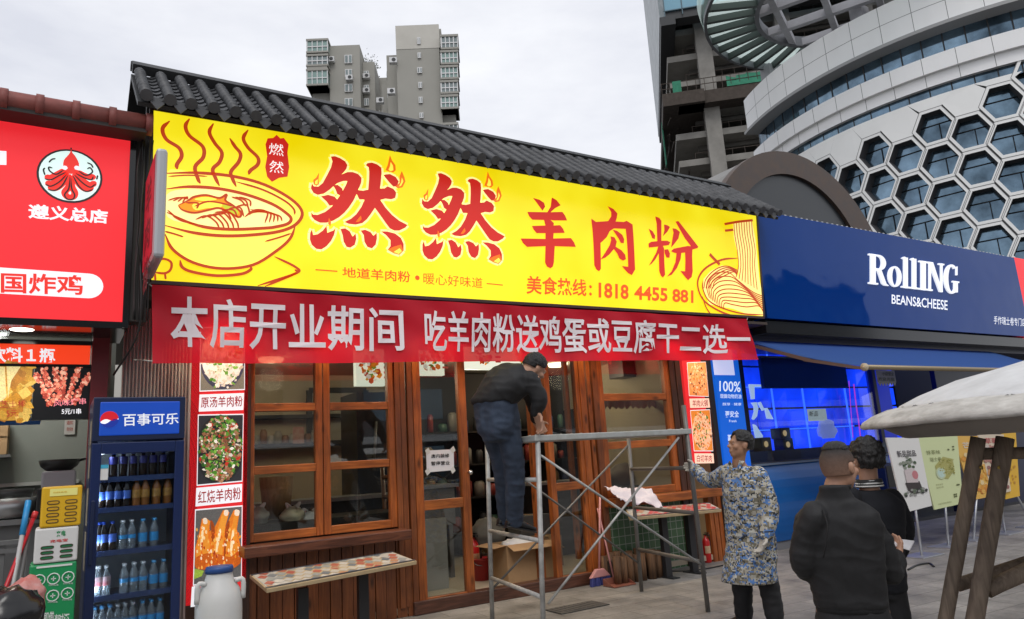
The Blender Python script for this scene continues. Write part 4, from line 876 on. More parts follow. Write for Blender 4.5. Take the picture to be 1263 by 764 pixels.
for j, (cc, pts) in enumerate((((.36, .06, .006), [(990,300),(1010,330),(1005,420),(985,520),(1000,420)]), ((.36, .06, .006), [(1062,330),(1080,300),(1072,400),(1050,520),(1055,420)]),
        ((.84, .3, .03), [(955,292),(985,300),(978,345),(985,420),(970,500),(935,510),(922,450),(935,370),(952,330)]), ((.86, .33, .035), [(1052,255),(1075,258),(1060,320),(1050,400),(1042,480),(1015,515),(995,480),(1005,400),(1030,320)]), ((.8, .27, .025), [(1103,252),(1124,258),(1112,330),(1120,420),(1110,490),(1075,500),(1062,440),(1075,360),(1095,310)]),
        ((.62, .12, .01), [(925,470),(1000,450),(1080,470),(1125,440),(1130,500),(1060,535),(960,530),(920,520)]),
        ((1, .78, .45), [(948,350),(958,352),(950,430),(942,428)]), ((1, .78, .45), [(1030,345),(1040,350),(1022,440),(1014,436)]), ((1, .78, .45), [(1092,350),(1102,352),(1092,440),(1082,436)]), ((.9, .72, .55), [(955,290),(972,288),(975,312),(958,314)]), ((.9, .72, .55), [(1056,250),(1074,252),(1070,276),(1054,272)]), ((.9, .72, .55), [(1106,248),(1126,252),(1122,276),(1104,272)]))):
    m_.col = cc; m_.quad(*[p + V((0, -.003 - j * 2e-4, 0)) for p in smooth_loop(q8(pts), 3)])
for k in range(170):
    x, y_ = rnd.uniform(925, 1125), rnd.uniform(330, 525); s_ = rnd.uniform(2, 6.5); m_.col = rnd.choice(ORNG + [(.98, .7, .35), (1, .85, .6)])
    m_.quad(*[p + V((0, -.006 - k * 1e-5, 0)) for p in q8([(x + s_ * math.cos(t) * .8, y_ + s_ * 1.6 * math.sin(t)) for t in (0, 1, 2, 3, 4, 5)])])
m_.build('dish_photo', PRINT, lb, fix=False)
for s_, a, qq in (('原汤羊肉粉', ((246, 487), (301, 485), (300, 506), (245, 508)), (247.5, 490, 503.5, 299, 488, 501.5)), ('红烧羊肉粉', ((242, 602), (298.5, 597), (298, 619), (241, 625)), (244, 606, 622, 297, 600.5, 616)), (None, ((236.5, 724), (243, 722), (243, 748), (235, 749)), None)):
    m_ = MB(); m_.quad(*quadpx(*a, YL, -.006)); c_ = m_.build('caption_panel', LWHITE, lb, fix=False)
    if s_: m_ = MB(); textpx(m_, s_, qq, YL, .012, -.009); m_.build('lettering', lit('lit_dark_red_ink', (.4, .02, .02), .5), c_, fix=False)
# small orange lightbox on the right
xr0 = P(861, 520, YL).x
lb2 = thing('menu_lightbox', 'narrow orange lightbox with hot pot photos on the right hand post of the noodle shop', 'sign', (xr0, YL, 1.4))
Q = [V((xr0 - .2, YL, 3.0)), V((xr0 + .2, YL, 3.0)), V((xr0 + .2, YL, 1.41)), V((xr0 - .2, YL, 1.41))]
m_ = MB(); m_.prism(Q, V((0, .1, 0))); m_.build('red_panel', LRED, lb2, .004)
WARM = [(.95, .4, .12), (.9, .28, .06), (1, .55, .25), (.8, .2, .03), (.98, .65, .4)]
photo(lb2, ((847.5, 448), (870, 447), (873.5, 489), (850, 488)), YL, (.85, .3, .08), WARM + [(.2, .06, .02)], 240, .02, 6, bowl=[(1.0, (.9, .4, .15), 0)])
photo(lb2, ((851.5, 507), (875, 506), (879, 556), (856, 556)), YL, (.8, .24, .03), WARM + GREENS[:1] + [(.3, .08, .02)], 260, .02, 7, bowl=[(1.0, (.95, .5, .3), .03)])
for s_, a, qq in (('羊肉火锅', ((850, 492), (874, 491.5), (875.5, 503), (851, 503.5)), (853.5, 493.5, 502, 872.5, 493, 501.5)), ('白切羊肉', ((856, 559.5), (879.5, 559.5), (880.5, 571.5), (857, 572)), (859, 561, 570, 877.5, 561.5, 570))):
    m_ = MB(); m_.quad(*quadpx(*a, YL, -.006)); c_ = m_.build('caption_panel', lit('lit_pale_orange', (.95, .6, .45), .8), lb2, fix=False); m_ = MB(); textpx(m_, s_, qq, YL, .01, -.009); m_.build('lettering', lit('lit_dark_red_ink', (.5, .02, .02), .7), c_, fix=False)
# red blade sign on the dark wall left of the yellow sign
bl = thing('blade_sign', 'red projecting blade sign with grey metal edge left of the yellow sign', 'sign', (.72, 6.9, 4))
xb = P(198, 250, 6.4).x; za, zb_ = P(199, 182, 6.4).z, P(194, 317, 6.4).z
m_ = MB(); m_.box(xb - .045, xb + .045, 6.4, 7.18, zb_, za); m_.build('grey_edge', mat('pale_metal', (.42, .43, .45), .4, .3), bl, .03)
m_ = MB(); m_.box(xb - .052, xb - .044, 6.45, 7.14, zb_ + .05, za - .05); m_.build('red_face', lit('lit_dull_red', (.5, .01, .03), .35, var=.6, vscale=60), bl)
m_ = MB()
for k, ch in enumerate('羊肉粉'):
    z1 = za - .15 - k * .36; text(m_, ch, V((xb - .055, 7.0, z1)), V((xb - .055, 6.6, z1)), V((xb - .055, 6.6, z1 - .3)), V((xb - .055, 7.0, z1 - .3)), .02)
m_.build('lettering', mat('dark_maroon', (.12, .005, .01), .5), bl, fix=False)
m_ = MB(); m_.tube([(xb, 7.2, za - .25), (xb, 7.32, za - .25)], .02); m_.tube([(xb, 7.2, zb_ + .2), (xb, 7.32, zb_ + .2)], .02); m_.build('bracket', LBLACK, bl)

# ================================================================== LEFT SNACK SHOP
sn = thing('snack_shop', 'snack shop with red sign and open kitchen at the left edge', 'shop', (-.4, 8, 0))
GREY = mat('grey_green_wall', (.24, .25, .225), .7, var=.2, vscale=1.5)
xe = P(122, 470, 7.9).x
m_ = MB(); m_.box(-3.5, .62, 10.2, 10.3, 0, 3.6); m_.box(.4, .46, 8.2, 10.2, 0, 3.3); m_.box(-3.5, -3.4, 7.5, 10.2, 0, 3.6); m_.build('wall', GREY, sn)
m_ = MB(); m_.box(-3.5, .4, 7.9, 10.2, 3.3, 3.4); m_.build('ceiling', mat('grey_ceiling', (.3, .27, .22), .8), sn)
m_ = MB(); m_.box(xe - .07, xe + .07, 7.82, 7.95, 1.6, 3.3); m_.build('red_post', mat('dark_red_paint', (.14, .01, .015), .45), sn)
m_ = MB(); m_.box(xe - .05, xe + .07, 7.84, 7.95, 0, 1.6); m_.build('post', mat('grey_paint', (.12, .12, .115), .5), sn)
m_ = MB(); m_.box(-3.5, .52, 7.34, 8.1, 2.98, 3.02); m_.build('soffit', mat('gloss_black', (.012, .012, .013), .12), sn)
m_ = MB(); m_.box(-3.5, .52, 7.5, 8.1, 3.02, 5.0); m_.build('fascia_wall', mat('dark_fascia', (.03, .028, .026), .8), sn)
# red clay ridge of its roof
TERRA = mat('red_clay_tile', (.27, .068, .055), .6, var=.5, vscale=7, vcol=(.05, .025, .022))
m_ = MB(); zr0, zr1 = P(5, 124, 7.1).z, P(160, 152, 7.1).z
xa, xb2 = P(-150, 90, 7.1).x, P(184, 150, 7.1).x
m_.tube([(xa, 7.1, zr0 + .0), (xb2, 7.1, zr0)], .088, 12)
for k in range(8): 
    x = P(5 + 45 * k - 90, 120, 7.1).x
    if x < xb2: m_.tube([(x - .03, 7.1, zr0), (x + .03, 7.1, zr0)], .104, 12)
m_.build('clay_ridge', TERRA, sn); m_ = MB(); m_.box(xa, xb2 - .02, 7.05, 7.6, zr0 - .105, zr0 - .06); m_.build('eave_board', mat('eave_dark', (.025, .02, .018), .7), sn)
# red lit sign
rs = thing('shop_sign', 'big red illuminated sign with an octopus badge at the left edge', 'sign', P(80, 395, YS))
xR = P(156, 280, YS).x; zT, zB = P(150, 161, YS).z, P(140, 397.5, YS).z
m_ = MB(); m_.quad((-2.6, YS, zT), (xR, YS, zT), (xR, YS, zB), (-2.6, YS, zB)); m_.build('red_face', lit('lit_red_face', (.78, .022, .03), .82, var=.15, vscale=.8, vcol=(.6, .02, .03)), rs, fix=False)
m_ = MB(); m_.box(-2.6, xR, YS + .012, YS + .2, zB, zT); m_.box(xR, xR + .05, YS - .02, YS + .22, zB - .05, zT + .05); m_.box(-2.6, xR, YS - .02, YS + .22, zB - .06, zB); m_.box(-2.6, xR, YS - .02, YS + .22, zT, zT + .06); m_.build('black_frame', mat('gloss_black', (.012, .012, .013), .12), rs)
def disc(mb, px, py, r, dy, n=36):
    c = P(px, py, YS); mb.quad(*[c + V((r * math.cos(2 * math.pi * k / n), dy, r * math.sin(2 * math.pi * k / n))) for k in range(n)])
rb_ = P(127, 219, YS).x - P(87, 217, YS).x
m_ = MB(); disc(m_, 86.5, 217.5, rb_, -.004); bd = m_.build('badge', mat('badge_ring', (.03, .03, .03), .5), rs, fix=False)
m_ = MB(); disc(m_, 86.5, 217.5, rb_ * .93, -.007); m_.build('badge_disc', lit('lit_pale_mint', (.68, .86, .82), .8), bd, fix=False)
qo = lambda pts, dy=-.010: [P(a, b, YS) + V((0, dy, 0)) for a, b in sc(pts, 0, 60, 3.82)]
m_ = MB(); m_.quad(*[p for p in smooth_pts(qo([(335,478),(325,500),(300,530),(300,570),(318,590),(345,592),(365,580),(372,545),(355,510),(342,495)]), 3)])
RDI = lit('lit_octopus_red', (.75, .03, .02), .8); BKI = mat('black_print', (.02, .02, .02), .4)
TEN = [[(310,575),(280,590),(240,610),(210,605)],[(315,585),(280,620),(240,640),(215,630)],[(320,590),(295,635),(260,660),(225,655)],[(330,595),(325,650),(305,680),(320,702),(345,700),(352,680),(338,650),(335,600)],[(345,592),(372,640),(405,665),(440,655)],[(352,588),(390,625),(425,645),(452,630)],[(358,580),(395,600),(430,610),(440,595)]]
for q in TEN: m_.ribbon(qo(q), .055, -YY)
m_.build('octopus', RDI, bd, fix=False)
m_ = MB()
for q in TEN: m_.ribbon([p + V((0, -.002, -.022)) for p in qo(q)], .012, -YY)
for q in ([(300,575),(265,595),(235,580),(230,562),(248,566)],[(212,600),(205,575),(212,565)],[(370,580),(405,600),(435,585),(425,565),(410,570)],[(455,620),(460,600)],[(230,540),(245,525),(262,522)],[(410,540),(430,550),(438,565)],[(335,478),(335,470)]): m_.ribbon(qo(q, -.013), .013, -YY)
m_.build('octopus_line', BKI, bd, fix=False)
m_ = MB()
for x in (306, 362):
    c = qo([(x, 565)], -.014)[0]; m_.quad(*[c + V((.022 * math.cos(k), 0, .022 * math.sin(k))) for k in (0, 1, 2, 3, 4, 5)])
m_.build('octopus_eye', LWHITE, bd, fix=False)
m_ = MB(); textpx(m_, '遵义总店', (35, 251.5, 270, 133, 259.5, 277), YS, .03, -.006)
m_.quad(*quadpx((-8, 186), (8, 187), (8, 204), (-8, 203.5), YS, -.005)); m_.build('lettering', LWHITE, rs, fix=False)
m_ = MB(); pts = [P(-60, 328, YS) + V((0, -.004, 0))]; c = P(109.5, 353, YS); rr = (P(109.5, 338, YS).z - P(109.5, 368.5, YS).z) / 2
pts = [V((-1.2, YS - .004, c.z + rr))] + [c + V((rr * math.sin(math.pi * k / 12), -.004, rr * math.cos(math.pi * k / 12))) for k in range(13)] + [V((-1.2, YS - .004, c.z - rr))]
m_.quad(*pts); pl = m_.build('white_pill', LWHITE, rs, fix=False)
m_ = MB(); textpx(m_, '国炸鸡', (1, 336, 362, 102, 340, 365), YS, .022, -.008); textpx(m_, '韩', (-38, 334, 361, -8, 336, 362), YS, .022, -.008); m_.build('lettering', RDI, pl, fix=False)
# lit strip and menu boards under it
YM = 7.88
st = thing('price_strip', 'orange red lit strip reading one bottle of drink above the menu boards', 'sign', P(60, 440, YM))
m_ = MB(); z1, z0 = P(60, 425.5, YM).z, P(60, 449.5, YM).z; m_.box(-2.5, P(111, 440, YM).x, YM, YM + .12, z0, z1); m_.build('lit_face', lit('lit_red_orange', (.85, .05, .012), .85), st, .004)
m_ = MB(); textpx(m_, '饮料１瓶', (-14, 428, 447, 68, 430, 448), YM, .03, -.004); m_.build('lettering', LWHITE, st, fix=False)
m_ = MB(); m_.box(-2.5, P(111, 440, YM).x + .02, YM - .02, YM + .14, z1, z1 + .04); m_.box(-2.5, P(111, 440, YM).x + .02, YM - .015, YM + .14, z0 - .025, z0); m_.build('black_frame', mat('gloss_black', (.012, .012, .013), .12), st)
dlr = thing('downlight', 'bright oval recessed lamp in the black soffit over the menu boards', 'light', (PZ(27, 407, 2.97).x, PZ(27, 407, 2.97).y, 2.97))
m_ = MB(); m_.lathe(PZ(27, 407, 2.974), [(0, 0), (.09, 0), (.09, .004)], 16); m_.build('lens', lit('white_lamp', (1, .95, .85), 5), dlr)
for oo, dz, en in ((dlr, -.08, 14),):
    l_ = bpy.data.lights.new('downlight_glow', 'SPOT'); l_.energy = en; l_.spot_size = 2.4; l_.spot_blend = .6; l_.color = (1, .95, .85); l_.shadow_soft_size = .08; o_ = bpy.data.objects.new('downlight_glow', l_); COL.objects.link(o_); o_.parent = oo; o_.location = (0, 0, dz)
kl = thing('added_lamp', 'white lamp added on the ceiling to brighten the snack shop kitchen', 'light', (-.6, 9.0, 3.3)); m_ = MB(); m_.lathe(V((-.6, 9.0, 3.24)), [(0, 0), (.16, 0), (.18, .06)], 18); m_.build('diffuser', lit('cool_diffuser', (.95, 1, .95), 4), kl)
l_ = bpy.data.lights.new('kitchen_fill', 'POINT'); l_.energy = 45; l_.color = (.95, 1, .95); l_.shadow_soft_size = .18; o_ = bpy.data.objects.new('kitchen_fill', l_); COL.objects.link(o_); o_.parent = kl; o_.location = (0, 0, -.3)  # lamp and fixture added to brighten the kitchen
zt, zb2 = P(60, 451, YM).z, P(60, 518, YM).z
def board(x0, x1, label):
    b = thing('menu_board', label, 'menu board', P((x0 + x1) / 2, 517, YM)); return b, P(x0, 480, YM).x, P(x1, 480, YM).x
b1, xa, xb_ = board(-60, 40, 'yellow lit menu board with a cheese stick photo at the left edge')
m_ = MB(); m_.box(xa, xb_, YM, YM + .08, zb2, zt); m_.build('lit_box', LBLACK, b1)
m_ = MB(); m_.col = (.5, .25, .03); qq = [V((xa, YM - .003, zt)), V((xb_ - .01, YM - .003, zt)), V((xb_ - .01, YM - .003, zb2)), V((xa, YM - .003, zb2))]; m_.quad(*qq)
food(m_, [p + V((0, -.002, 0)) for p in qq], [(.6, .32, .04), (.5, .22, .02), (.7, .45, .1), (.4, .16, .02)], 240, .05, None, 8, ell=False)
m_.col = (.75, .62, .28); m_.quad(*quadpx((8, 452), (26, 452), (14, 470), (10, 492), YM, -.009)); m_.quad(*quadpx((-6, 452), (6, 453), (8, 490), (-4, 500), YM, -.009))
m_.build('dish_photo', PRINT, b1, fix=False)
m_ = MB(); textpx(m_, '芝士棒', (0, 494.5, 504, 32, 494, 502), YM, .0, -.012); textpx(m_, '5元', (8, 506, 515, 22, 506, 514), YM, .0, -.012); m_.build('lettering', lit('lit_menu_red', (.5, .03, .02), .5), b1, fix=False)
b2, xa, xb_ = board(41, 115, 'black lit menu board with red skewers above the drinks fridge')
m_ = MB(); m_.box(xa, xb_, YM, YM + .08, zb2, zt); m_.build('lit_box', mat('menu_black', (.012, .012, .014), .3), b2)
m_ = MB(); rnd = random.Random(3)
for (x0, y0, x1, y1) in ((44, 460, 62, 500), (54, 454, 68, 498), (68, 453, 72, 494), (79, 453, 76, 494), (98, 453, 82, 496), (110, 461, 90, 498)):
    for k in range(90):
        t_ = rnd.random(); x, y_ = lerp(x0, x1, t_) + rnd.uniform(-3.4, 3.4), lerp(y0, y1, t_) + rnd.uniform(-1, 1); m_.col = rnd.choice([(.75, .16, .1), (.6, .1, .06), (.85, .3, .18), (.4, .05, .03), (.95, .5, .35)]); s_ = rnd.uniform(1, 2.6)
        m_.quad(*[P(x + s_ * math.cos(t), y_ + s_ * math.sin(t), YM) + V((0, -.004 - k * 4e-5, 0)) for t in (0, 1.2, 2.6, 3.6, 5)])
m_.build('dish_photo', PRINT, b2, fix=False)
m_ = MB(); textpx(m_, '风味烤串', (66, 494, 502, 106, 491, 499), YM, .01, -.009); m_.build('lettering', lit('lit_pink', (.9, .25, .3), .7), b2, fix=False)
m_ = MB(); textpx(m_, '5元/1串', (76, 504, 511.5, 100, 504, 511), YM, .012, -.009); m_.build('lettering', LWHITE, b2, fix=False)
# soiled grey boards, cables, gap wall between the two shops
gw = thing('corrugated_wall', 'weathered grey corrugated wall closing the gap between the two shops', 'wall', (.85, 7.9, 0))
m_ = MB(); xa, xb_ = P(150, 470, 7.9).x, P(236, 470, 7.9).x; n_ = 40; pts = []
for k in range(n_ * 2): pts.append(V((lerp(xa, xb_, k / (n_ * 2 - 1)), 7.9 + .012 * (1 if (k // 2) % 2 else -1), 0)))
for a, b in zip(pts, pts[1:]): m_.quad(a, b, b + UP * 3.3, a + UP * 3.3)
m_.build('sheet', mat('weathered_zinc', (.52, .51, .49), .6, var=.7, vscale=3, vcol=(.2, .048, .042), stretch=(4, 1, .4), detail=8), gw)
pn = thing('dark_pillar', 'black recessed pillar with hanging cables between the red and yellow signs', 'pillar', (.6, 7.6, 0))
m_ = MB(); m_.box(.505, .67, 7.3, 7.5, 3.05, 5.05); m_.build('casing', mat('dark_fascia', (.03, .028, .026), .8), pn); m_ = MB(); rnd = random.Random(2)
for k in range(6):
    x = .56 + .02 * k; m_.tube(smooth_pts([V((x + rnd.uniform(-.02, .02), 7.24 + rnd.uniform(-.03, .03), 4.8 - .35 * j)) for j in range(6)], 3), .007, 5)
m_.tube(smooth_pts([V((.6, 7.25, 3.6)), V((.62, 7.2, 3.2)), V((.6, 7.3, 2.9)), V((.45, 7.6, 2.6))], 4), .01, 5); m_.build('cable', mat('cable_black', (.015, .015, .015), .5), pn)
# kitchen behind the fridge
def yb(px, py, y): return P(px, py, y)
ct = thing('kitchen_counter', 'stainless kitchen counter inside the snack shop', 'counter', (-.4, 9, 0)); z = P(30, 640, 8.8).z
m_ = MB(); m_.box(-3.3, P(92, 640, 8.8).x, 8.75, 9.6, z - .05, z); m_.build('worktop', mat('stainless', (.42, .42, .42), .35, .9, var=.3, vscale=4), ct); m_ = MB(); m_.box(-3.3, P(92, 640, 8.8).x - .03, 8.82, 9.55, 0, z - .05); m_.build('cabinet', mat('dull_steel', (.2, .2, .2), .45, .5, var=.4, vscale=3), ct)
m_ = MB(); m_.box(-3.3, .3, 10.1, 10.2, P(20, 598, 10.1).z - .02, P(20, 598, 10.1).z + .02); m_.build('pipe_rail', mat('pale_pipe', (.4, .4, .38), .5), ct)
pt = thing('steel_pot', 'wide steel pan standing on the kitchen counter at the left edge', 'pan', V((P(18, 635, 9.1).x, 9.1, z)))
m_ = MB(); c = V((P(15, 630, 9.1).x, 9.1, z)); m_.lathe(c, [(.2, 0), (.26, .02), (.27, .2), (.255, .2), (.24, .03)], 20); m_.build('pan_body', mat('stainless', (.42, .42, .42), .35, .9, var=.3, vscale=4), pt); m_ = MB(); m_.lathe(c + UP * .2, [(.16, 0), (.18, .09), (.17, .09)], 16); m_.build('bowl', mat('dark_bowl', (.05, .05, .05), .3), pt)
ck = thing('rice_cooker', 'lilac grey square cooker under the black wok', 'cooker', V((P(72, 605, 8.6).x, 8.6, 1)))
x0, x1 = P(51, 590, 8.5).x, P(94, 590, 8.5).x; z0, z1 = P(70, 602, 8.5).z, P(70, 581, 8.5).z
m_ = MB(); m_.box(x0, x1, 8.5, 8.9, z0 - .0, z1); m_.build('case', mat('lilac_grey', (.42, .39, .42), .5), ck, .02); m_ = MB(); m_.box(x0 - .03, x1, 8.52, 8.95, z - .01, z0); m_.build('dark_base', LBLACK, ck, .01)
wk = thing('wok', 'black wok holding red food standing on the lilac cooker', 'wok', V(((x0 + x1) / 2, 8.7, z1)))
m_ = MB(); c = V(((x0 + x1) / 2, 8.7, z1)); m_.lathe(c, [(.1, .0), (.16, .05), (.18, .11), (.172, .11), (.15, .06), (.0, .04)], 20); m_.tube([c + V((.17, 0, .1)), c + V((.33, -.05, .14))], .016, 6); m_.build('pan', mat('black_iron', (.018, .018, .018), .35), wk); m_ = MB(); food(m_, [c + V((-.15, -.15, .1)), c + V((.15, -.15, .1)), c + V((.15, .15, .1)), c + V((-.15, .15, .1))], [(.4, .06, .03), (.5, .25, .05)], 60, .03, None, 4); m_.build('food', PRINTD, wk)
for k, (zz, lab) in enumerate(((P(4, 561, 9.7).z, 'brown carton on the wall shelf, lower of the two at the left edge'), (P(4, 541, 9.7).z, 'brown carton stacked on another carton below the menu boards'))):
    b_ = thing('carton', lab, 'box', (-.15, 9.8, zz)); m_ = MB(); x1 = P(9, 545, 9.7).x; m_.box(x1 - .42, x1 - .0, 9.7, 10.1, zz + .002, zz + (.21 if k else .2)); m_.build('box', mat('cardboard', (.36, .22, .11), .85, var=.2, vscale=6), b_, .005); m_ = MB(); m_.box(x1 - .24, x1 - .19, 9.695, 10.105, zz + .004, zz + .205); m_.build('tape', mat('tape_brown', (.45, .3, .15), .3), b_)
sh = thing('wall_shelf', 'thin shelf carrying brown cartons on the kitchen wall', 'shelf', (-.3, 9.9, P(4, 561, 9.7).z)); m_ = MB(); m_.box(-3, P(14, 545, 9.7).x, 9.65, 10.2, P(4, 561, 9.7).z - .03, P(4, 561, 9.7).z); m_.build('board', mat('dull_steel', (.2, .2, .2), .45), sh)
m_ = MB(); m_.box(-.9, P(50, 520, 8.6).x, 8.6, 8.66, P(25, 524, 8.6).z, P(25, 516, 8.6).z); tag(m_.build('blue_rail', mat('blue_plastic', (.02, .12, .4), .4), None, .01), 'blue plastic rail below the menu boards', 'rail')
nt_ = thing('paper_note', 'pale wall notice beside the drinks fridge', 'notice', P(85, 530, 9.9)); m_ = MB(); a, b = P(80, 516, 10.18), P(92, 536, 10.18); m_.box(a.x, b.x, 10.16, 10.18, b.z, a.z); m_.build('sheet', mat('pale_paper', (.45, .42, .4), .8), nt_)
m_ = MB(); textpx(m_, '通知', (82, 519, 524, 90, 519, 524), 10.155); textpx(m_, '勿动', (82, 527, 532, 90, 527, 532), 10.155); m_.build('lettering', mat('pale_red', (.4, .12, .1), .8), nt_)
for lab, col, a, b, nm in (('blue and steel handled mop leaning at the left edge', (.45, .45, .45), (35, 618), (12, 745), 'mop_handle'), ('red broom handle leaning beside the yellow power bank station', (.55, .02, .03), (44, 632), (2, 738), 'broom'), ('grey pole leaning behind the red broom handle', (.12, .12, .12), (38, 640), (20, 745), 'pole')):
    p, q = P(*a, 6.9), P(*b, 6.6); q2 = q + (q - p) * .6; o_ = thing(nm, lab, 'tool', q2); m_ = MB(); m_.tube([p, q2], .016, 8); m_.build('shaft', mat('shaft_' + nm, col, .35), o_)
    m_ = MB(); d = (q2 - p); m_.tube([p, p + d * (.22 if nm == 'mop_handle' else .05)], .021, 8); m_.build('grip', mat('grip_' + nm, {'mop_handle': (.02, .25, .55), 'broom': (.6, .03, .03), 'pole': (.03, .03, .03)}[nm], .4), o_)
bin_ = thing('kitchen_rack', 'grey steel rack with tools under the kitchen counter', 'rack', (-.2, 7.6, 0)); m_ = MB()
for px in (2, 24, 30):
    x = P(px, 690, 7.6).x; m_.box(x - .02, x + .02, 7.55, 7.6, 0, P(px, 668, 7.6).z)
for py in (668, 678): m_.box(-1.6, P(34, 660, 7.6).x, 7.53, 7.6, P(10, py, 7.6).z - .025, P(10, py, 7.6).z + .01)
m_.build('rail', mat('dull_steel', (.2, .2, .2), .45), bin_)
# bags in the bottom-left corner
def lump(name, label, cat, c, r, m, seed, flat=.8, amp=.25):
    rnd = random.Random(seed); mb = MB(); mb.ball(V((0, 0, 0)), 1, 1, 1, 22, 14); o3 = V((seed * 3.1, seed, 0))
    for v in mb.v:
        k = 1 + amp * (noise.noise(v * 1.7 + o3) + .6 * noise.noise(v * 4 + o3) + .3 * noise.noise(v * 9 + o3)); v *= k; v.x *= r[0]; v.y *= r[1]; v.z *= r[2]; v.z = max(v.z, -r[2] * flat); v += V(c)
    o = mb.build(name, m, None); return tag(o, label, cat)
lump('waste_bag', 'shiny black waste bag at the bottom left corner', 'bag', P(10, 764, 5.6), (.17, .2, .18), mat('black_plastic', (.012, .012, .013), .25), 3)
lump('striped_bag', 'white and red plastic bag lying behind the black waste bag', 'bag', P(30, 738, 5.9), (.12, .12, .12), mat('red_white_bag', (.55, .5, .48), .5, var=.9, vscale=5, vcol=(.5, .05, .03)), 5)
lump('cable_bundle', 'coil of black hose beside the green cabinet', 'hose', P(38, 752, 5.7), (.05, .1, .1), mat('black_plastic', (.012, .012, .013), .25), 8)
# power bank stations
YC = 6.25
def station(name, label, rows, colr, q, y=YC, depth=.35):
    x0, x1 = P(q[0], 690, y).x, P(q[1], 690, y).x; z1, z0 = P((q[0] + q[1]) / 2, q[2], y).z, P((q[0] + q[1]) / 2, q[3], y).z
    o = thing(name, label, 'cabinet', ((x0 + x1) / 2, y + .15, z0)); m_ = MB(); m_.box(x0, x1, y, y + depth, z0, z1); m_.build('case', colr, o, .012); return o, x0, x1, z0, z1
YEL = mat('yellow_plastic', (.72, .42, .012), .4, var=.12, vscale=8); GRP = mat('green_plastic', (.008, .27, .085), .4, var=.15, vscale=6); WHP = mat('white_plastic', (.66, .66, .64), .4, var=.08, vscale=6)
yo, x0, x1, z0, z1 = station('power_bank_station', 'yellow power bank rental station standing on the white one beside the fridge', 4, YEL, (46, 97, 600, 650))
m_ = MB(); a = V((lerp(x0, x1, .2), YC - .004, lerp(z0, z1, .94))); b = V((lerp(x0, x1, .88), YC - .004, lerp(z0, z1, .76))); m_.box(a.x, b.x, YC - .004, YC, b.z, a.z); lb_ = m_.build('yellow_label', mat('lemon_print', (.85, .8, .25), .5), yo); m_ = MB(); text(m_, '扫码充电', V((a.x + .02, YC - .007, a.z - .02)), V((lerp(a.x, b.x, .62), YC - .007, a.z - .02)), V((lerp(a.x, b.x, .62), YC - .007, b.z + .02)), V((a.x + .02, YC - .007, b.z + .02)), .01); m_.build('lettering', YEL, lb_)
def slots(o, x0, x1, z0, z1, rows, y, colr, filled=None):
    for r_ in range(rows):
        for c_ in range(2):
            cx = lerp(x0, x1, .3 if c_ == 0 else .74); cz = lerp(z0, z1, (r_ + .5) / rows); w2, h2 = (x1 - x0) * .14, (z1 - z0) / rows * .26; m_ = MB(); pts = []
            for k in range(16):
                t = 2 * math.pi * k / 16; pts.append(V((cx + math.copysign(abs(math.cos(t)) ** .5, math.cos(t)) * w2, y, cz + math.copysign(abs(math.sin(t)) ** .6, math.sin(t)) * h2)))
            m_.tube(pts, .0035, 5, closed=True); s_ = m_.build('slot', mat('slot_dark', (.05, .03, .01), .5), o)
            m_ = MB(); m_.quad(*[p + V((0, -.001, 0)) for p in pts]); m_.build('power_bank', filled or colr, s_)
slots(yo, x0, x1, z0 + .02, lerp(z0, z1, .68), 4, YC - .002, YEL, mat('dull_yellow', (.6, .33, .01), .5))
wo, x0, x1, z0w, z1w = station('power_bank_station', 'white power bank rental station with green slots between the yellow and green cabinets', 3, WHP, (41, 95, 651, 694))
z1w -= 0; slots(wo, x0, x1, z0w + .02, lerp(z0w, z1w, .52), 3, YC - .002, WHP, mat('green_dark_plastic', (.01, .16, .06), .4))
m_ = MB(); text(m_, '充电宝', *[V((lerp(x0, x1, a), YC - .003, lerp(z0w, z1w, b))) for a, b in ((.35, .66), (.76, .66), (.76, .57), (.35, .57))], .02); m_.build('lettering', mat('print_red', (.6, .03, .03), .5), wo)
m_ = MB(); text(m_, '来电', *[V((lerp(x0, x1, a), YC - .003, lerp(z0w, z1w, b))) for a, b in ((.48, .9), (.7, .9), (.7, .74), (.48, .74))], .02); m_.build('lettering', GRP, wo)
go, x0, x1, z0, z1 = station('power_bank_cabinet', 'green cabinet with white round icons supporting the power bank stations', 0, GRP, (37, 95, 695, 900)); z1 = z0w - .0
ic = MB(); zt = P(65, 693, YC).z
def icq(px, py): return V((P(px, py, YC).x, YC - .003, P(px, py, YC).z))
for (px, py) in ((48, 716), (66, 714), (84, 712), (47, 737), (65, 735), (83, 732)):
    c = icq(px, py); ic.tube([c + V((.036 * math.cos(t * .524), 0, .036 * math.sin(t * .524))) for t in range(12)], .004, 5, closed=True); ic.bar(c - V((.015, 0, 0)), c + V((.015, 0, 0)), .006, .003); ic.bar(c - UP * .015, c + UP * .015, .006, .003)
    text(ic, '扫码租借', *[icq(px + a, py + b) for a, b in ((-6, 7), (6, 6.5), (6, 8.5), (-6, 9))], .0)
ic.bar(icq(45, 700.5), icq(89, 696), .012, .003); text(ic, '租用即借', *[icq(a, b) for a, b in ((41, 757), (67, 754), (66, 768), (40, 771))], .02); text(ic, '随时还', *[icq(a, b) for a, b in ((65, 758), (86, 756), (85, 770), (64, 772))], .02)
ic.build('icon_print', mat('white_ink', (.7, .74, .7), .5), go)

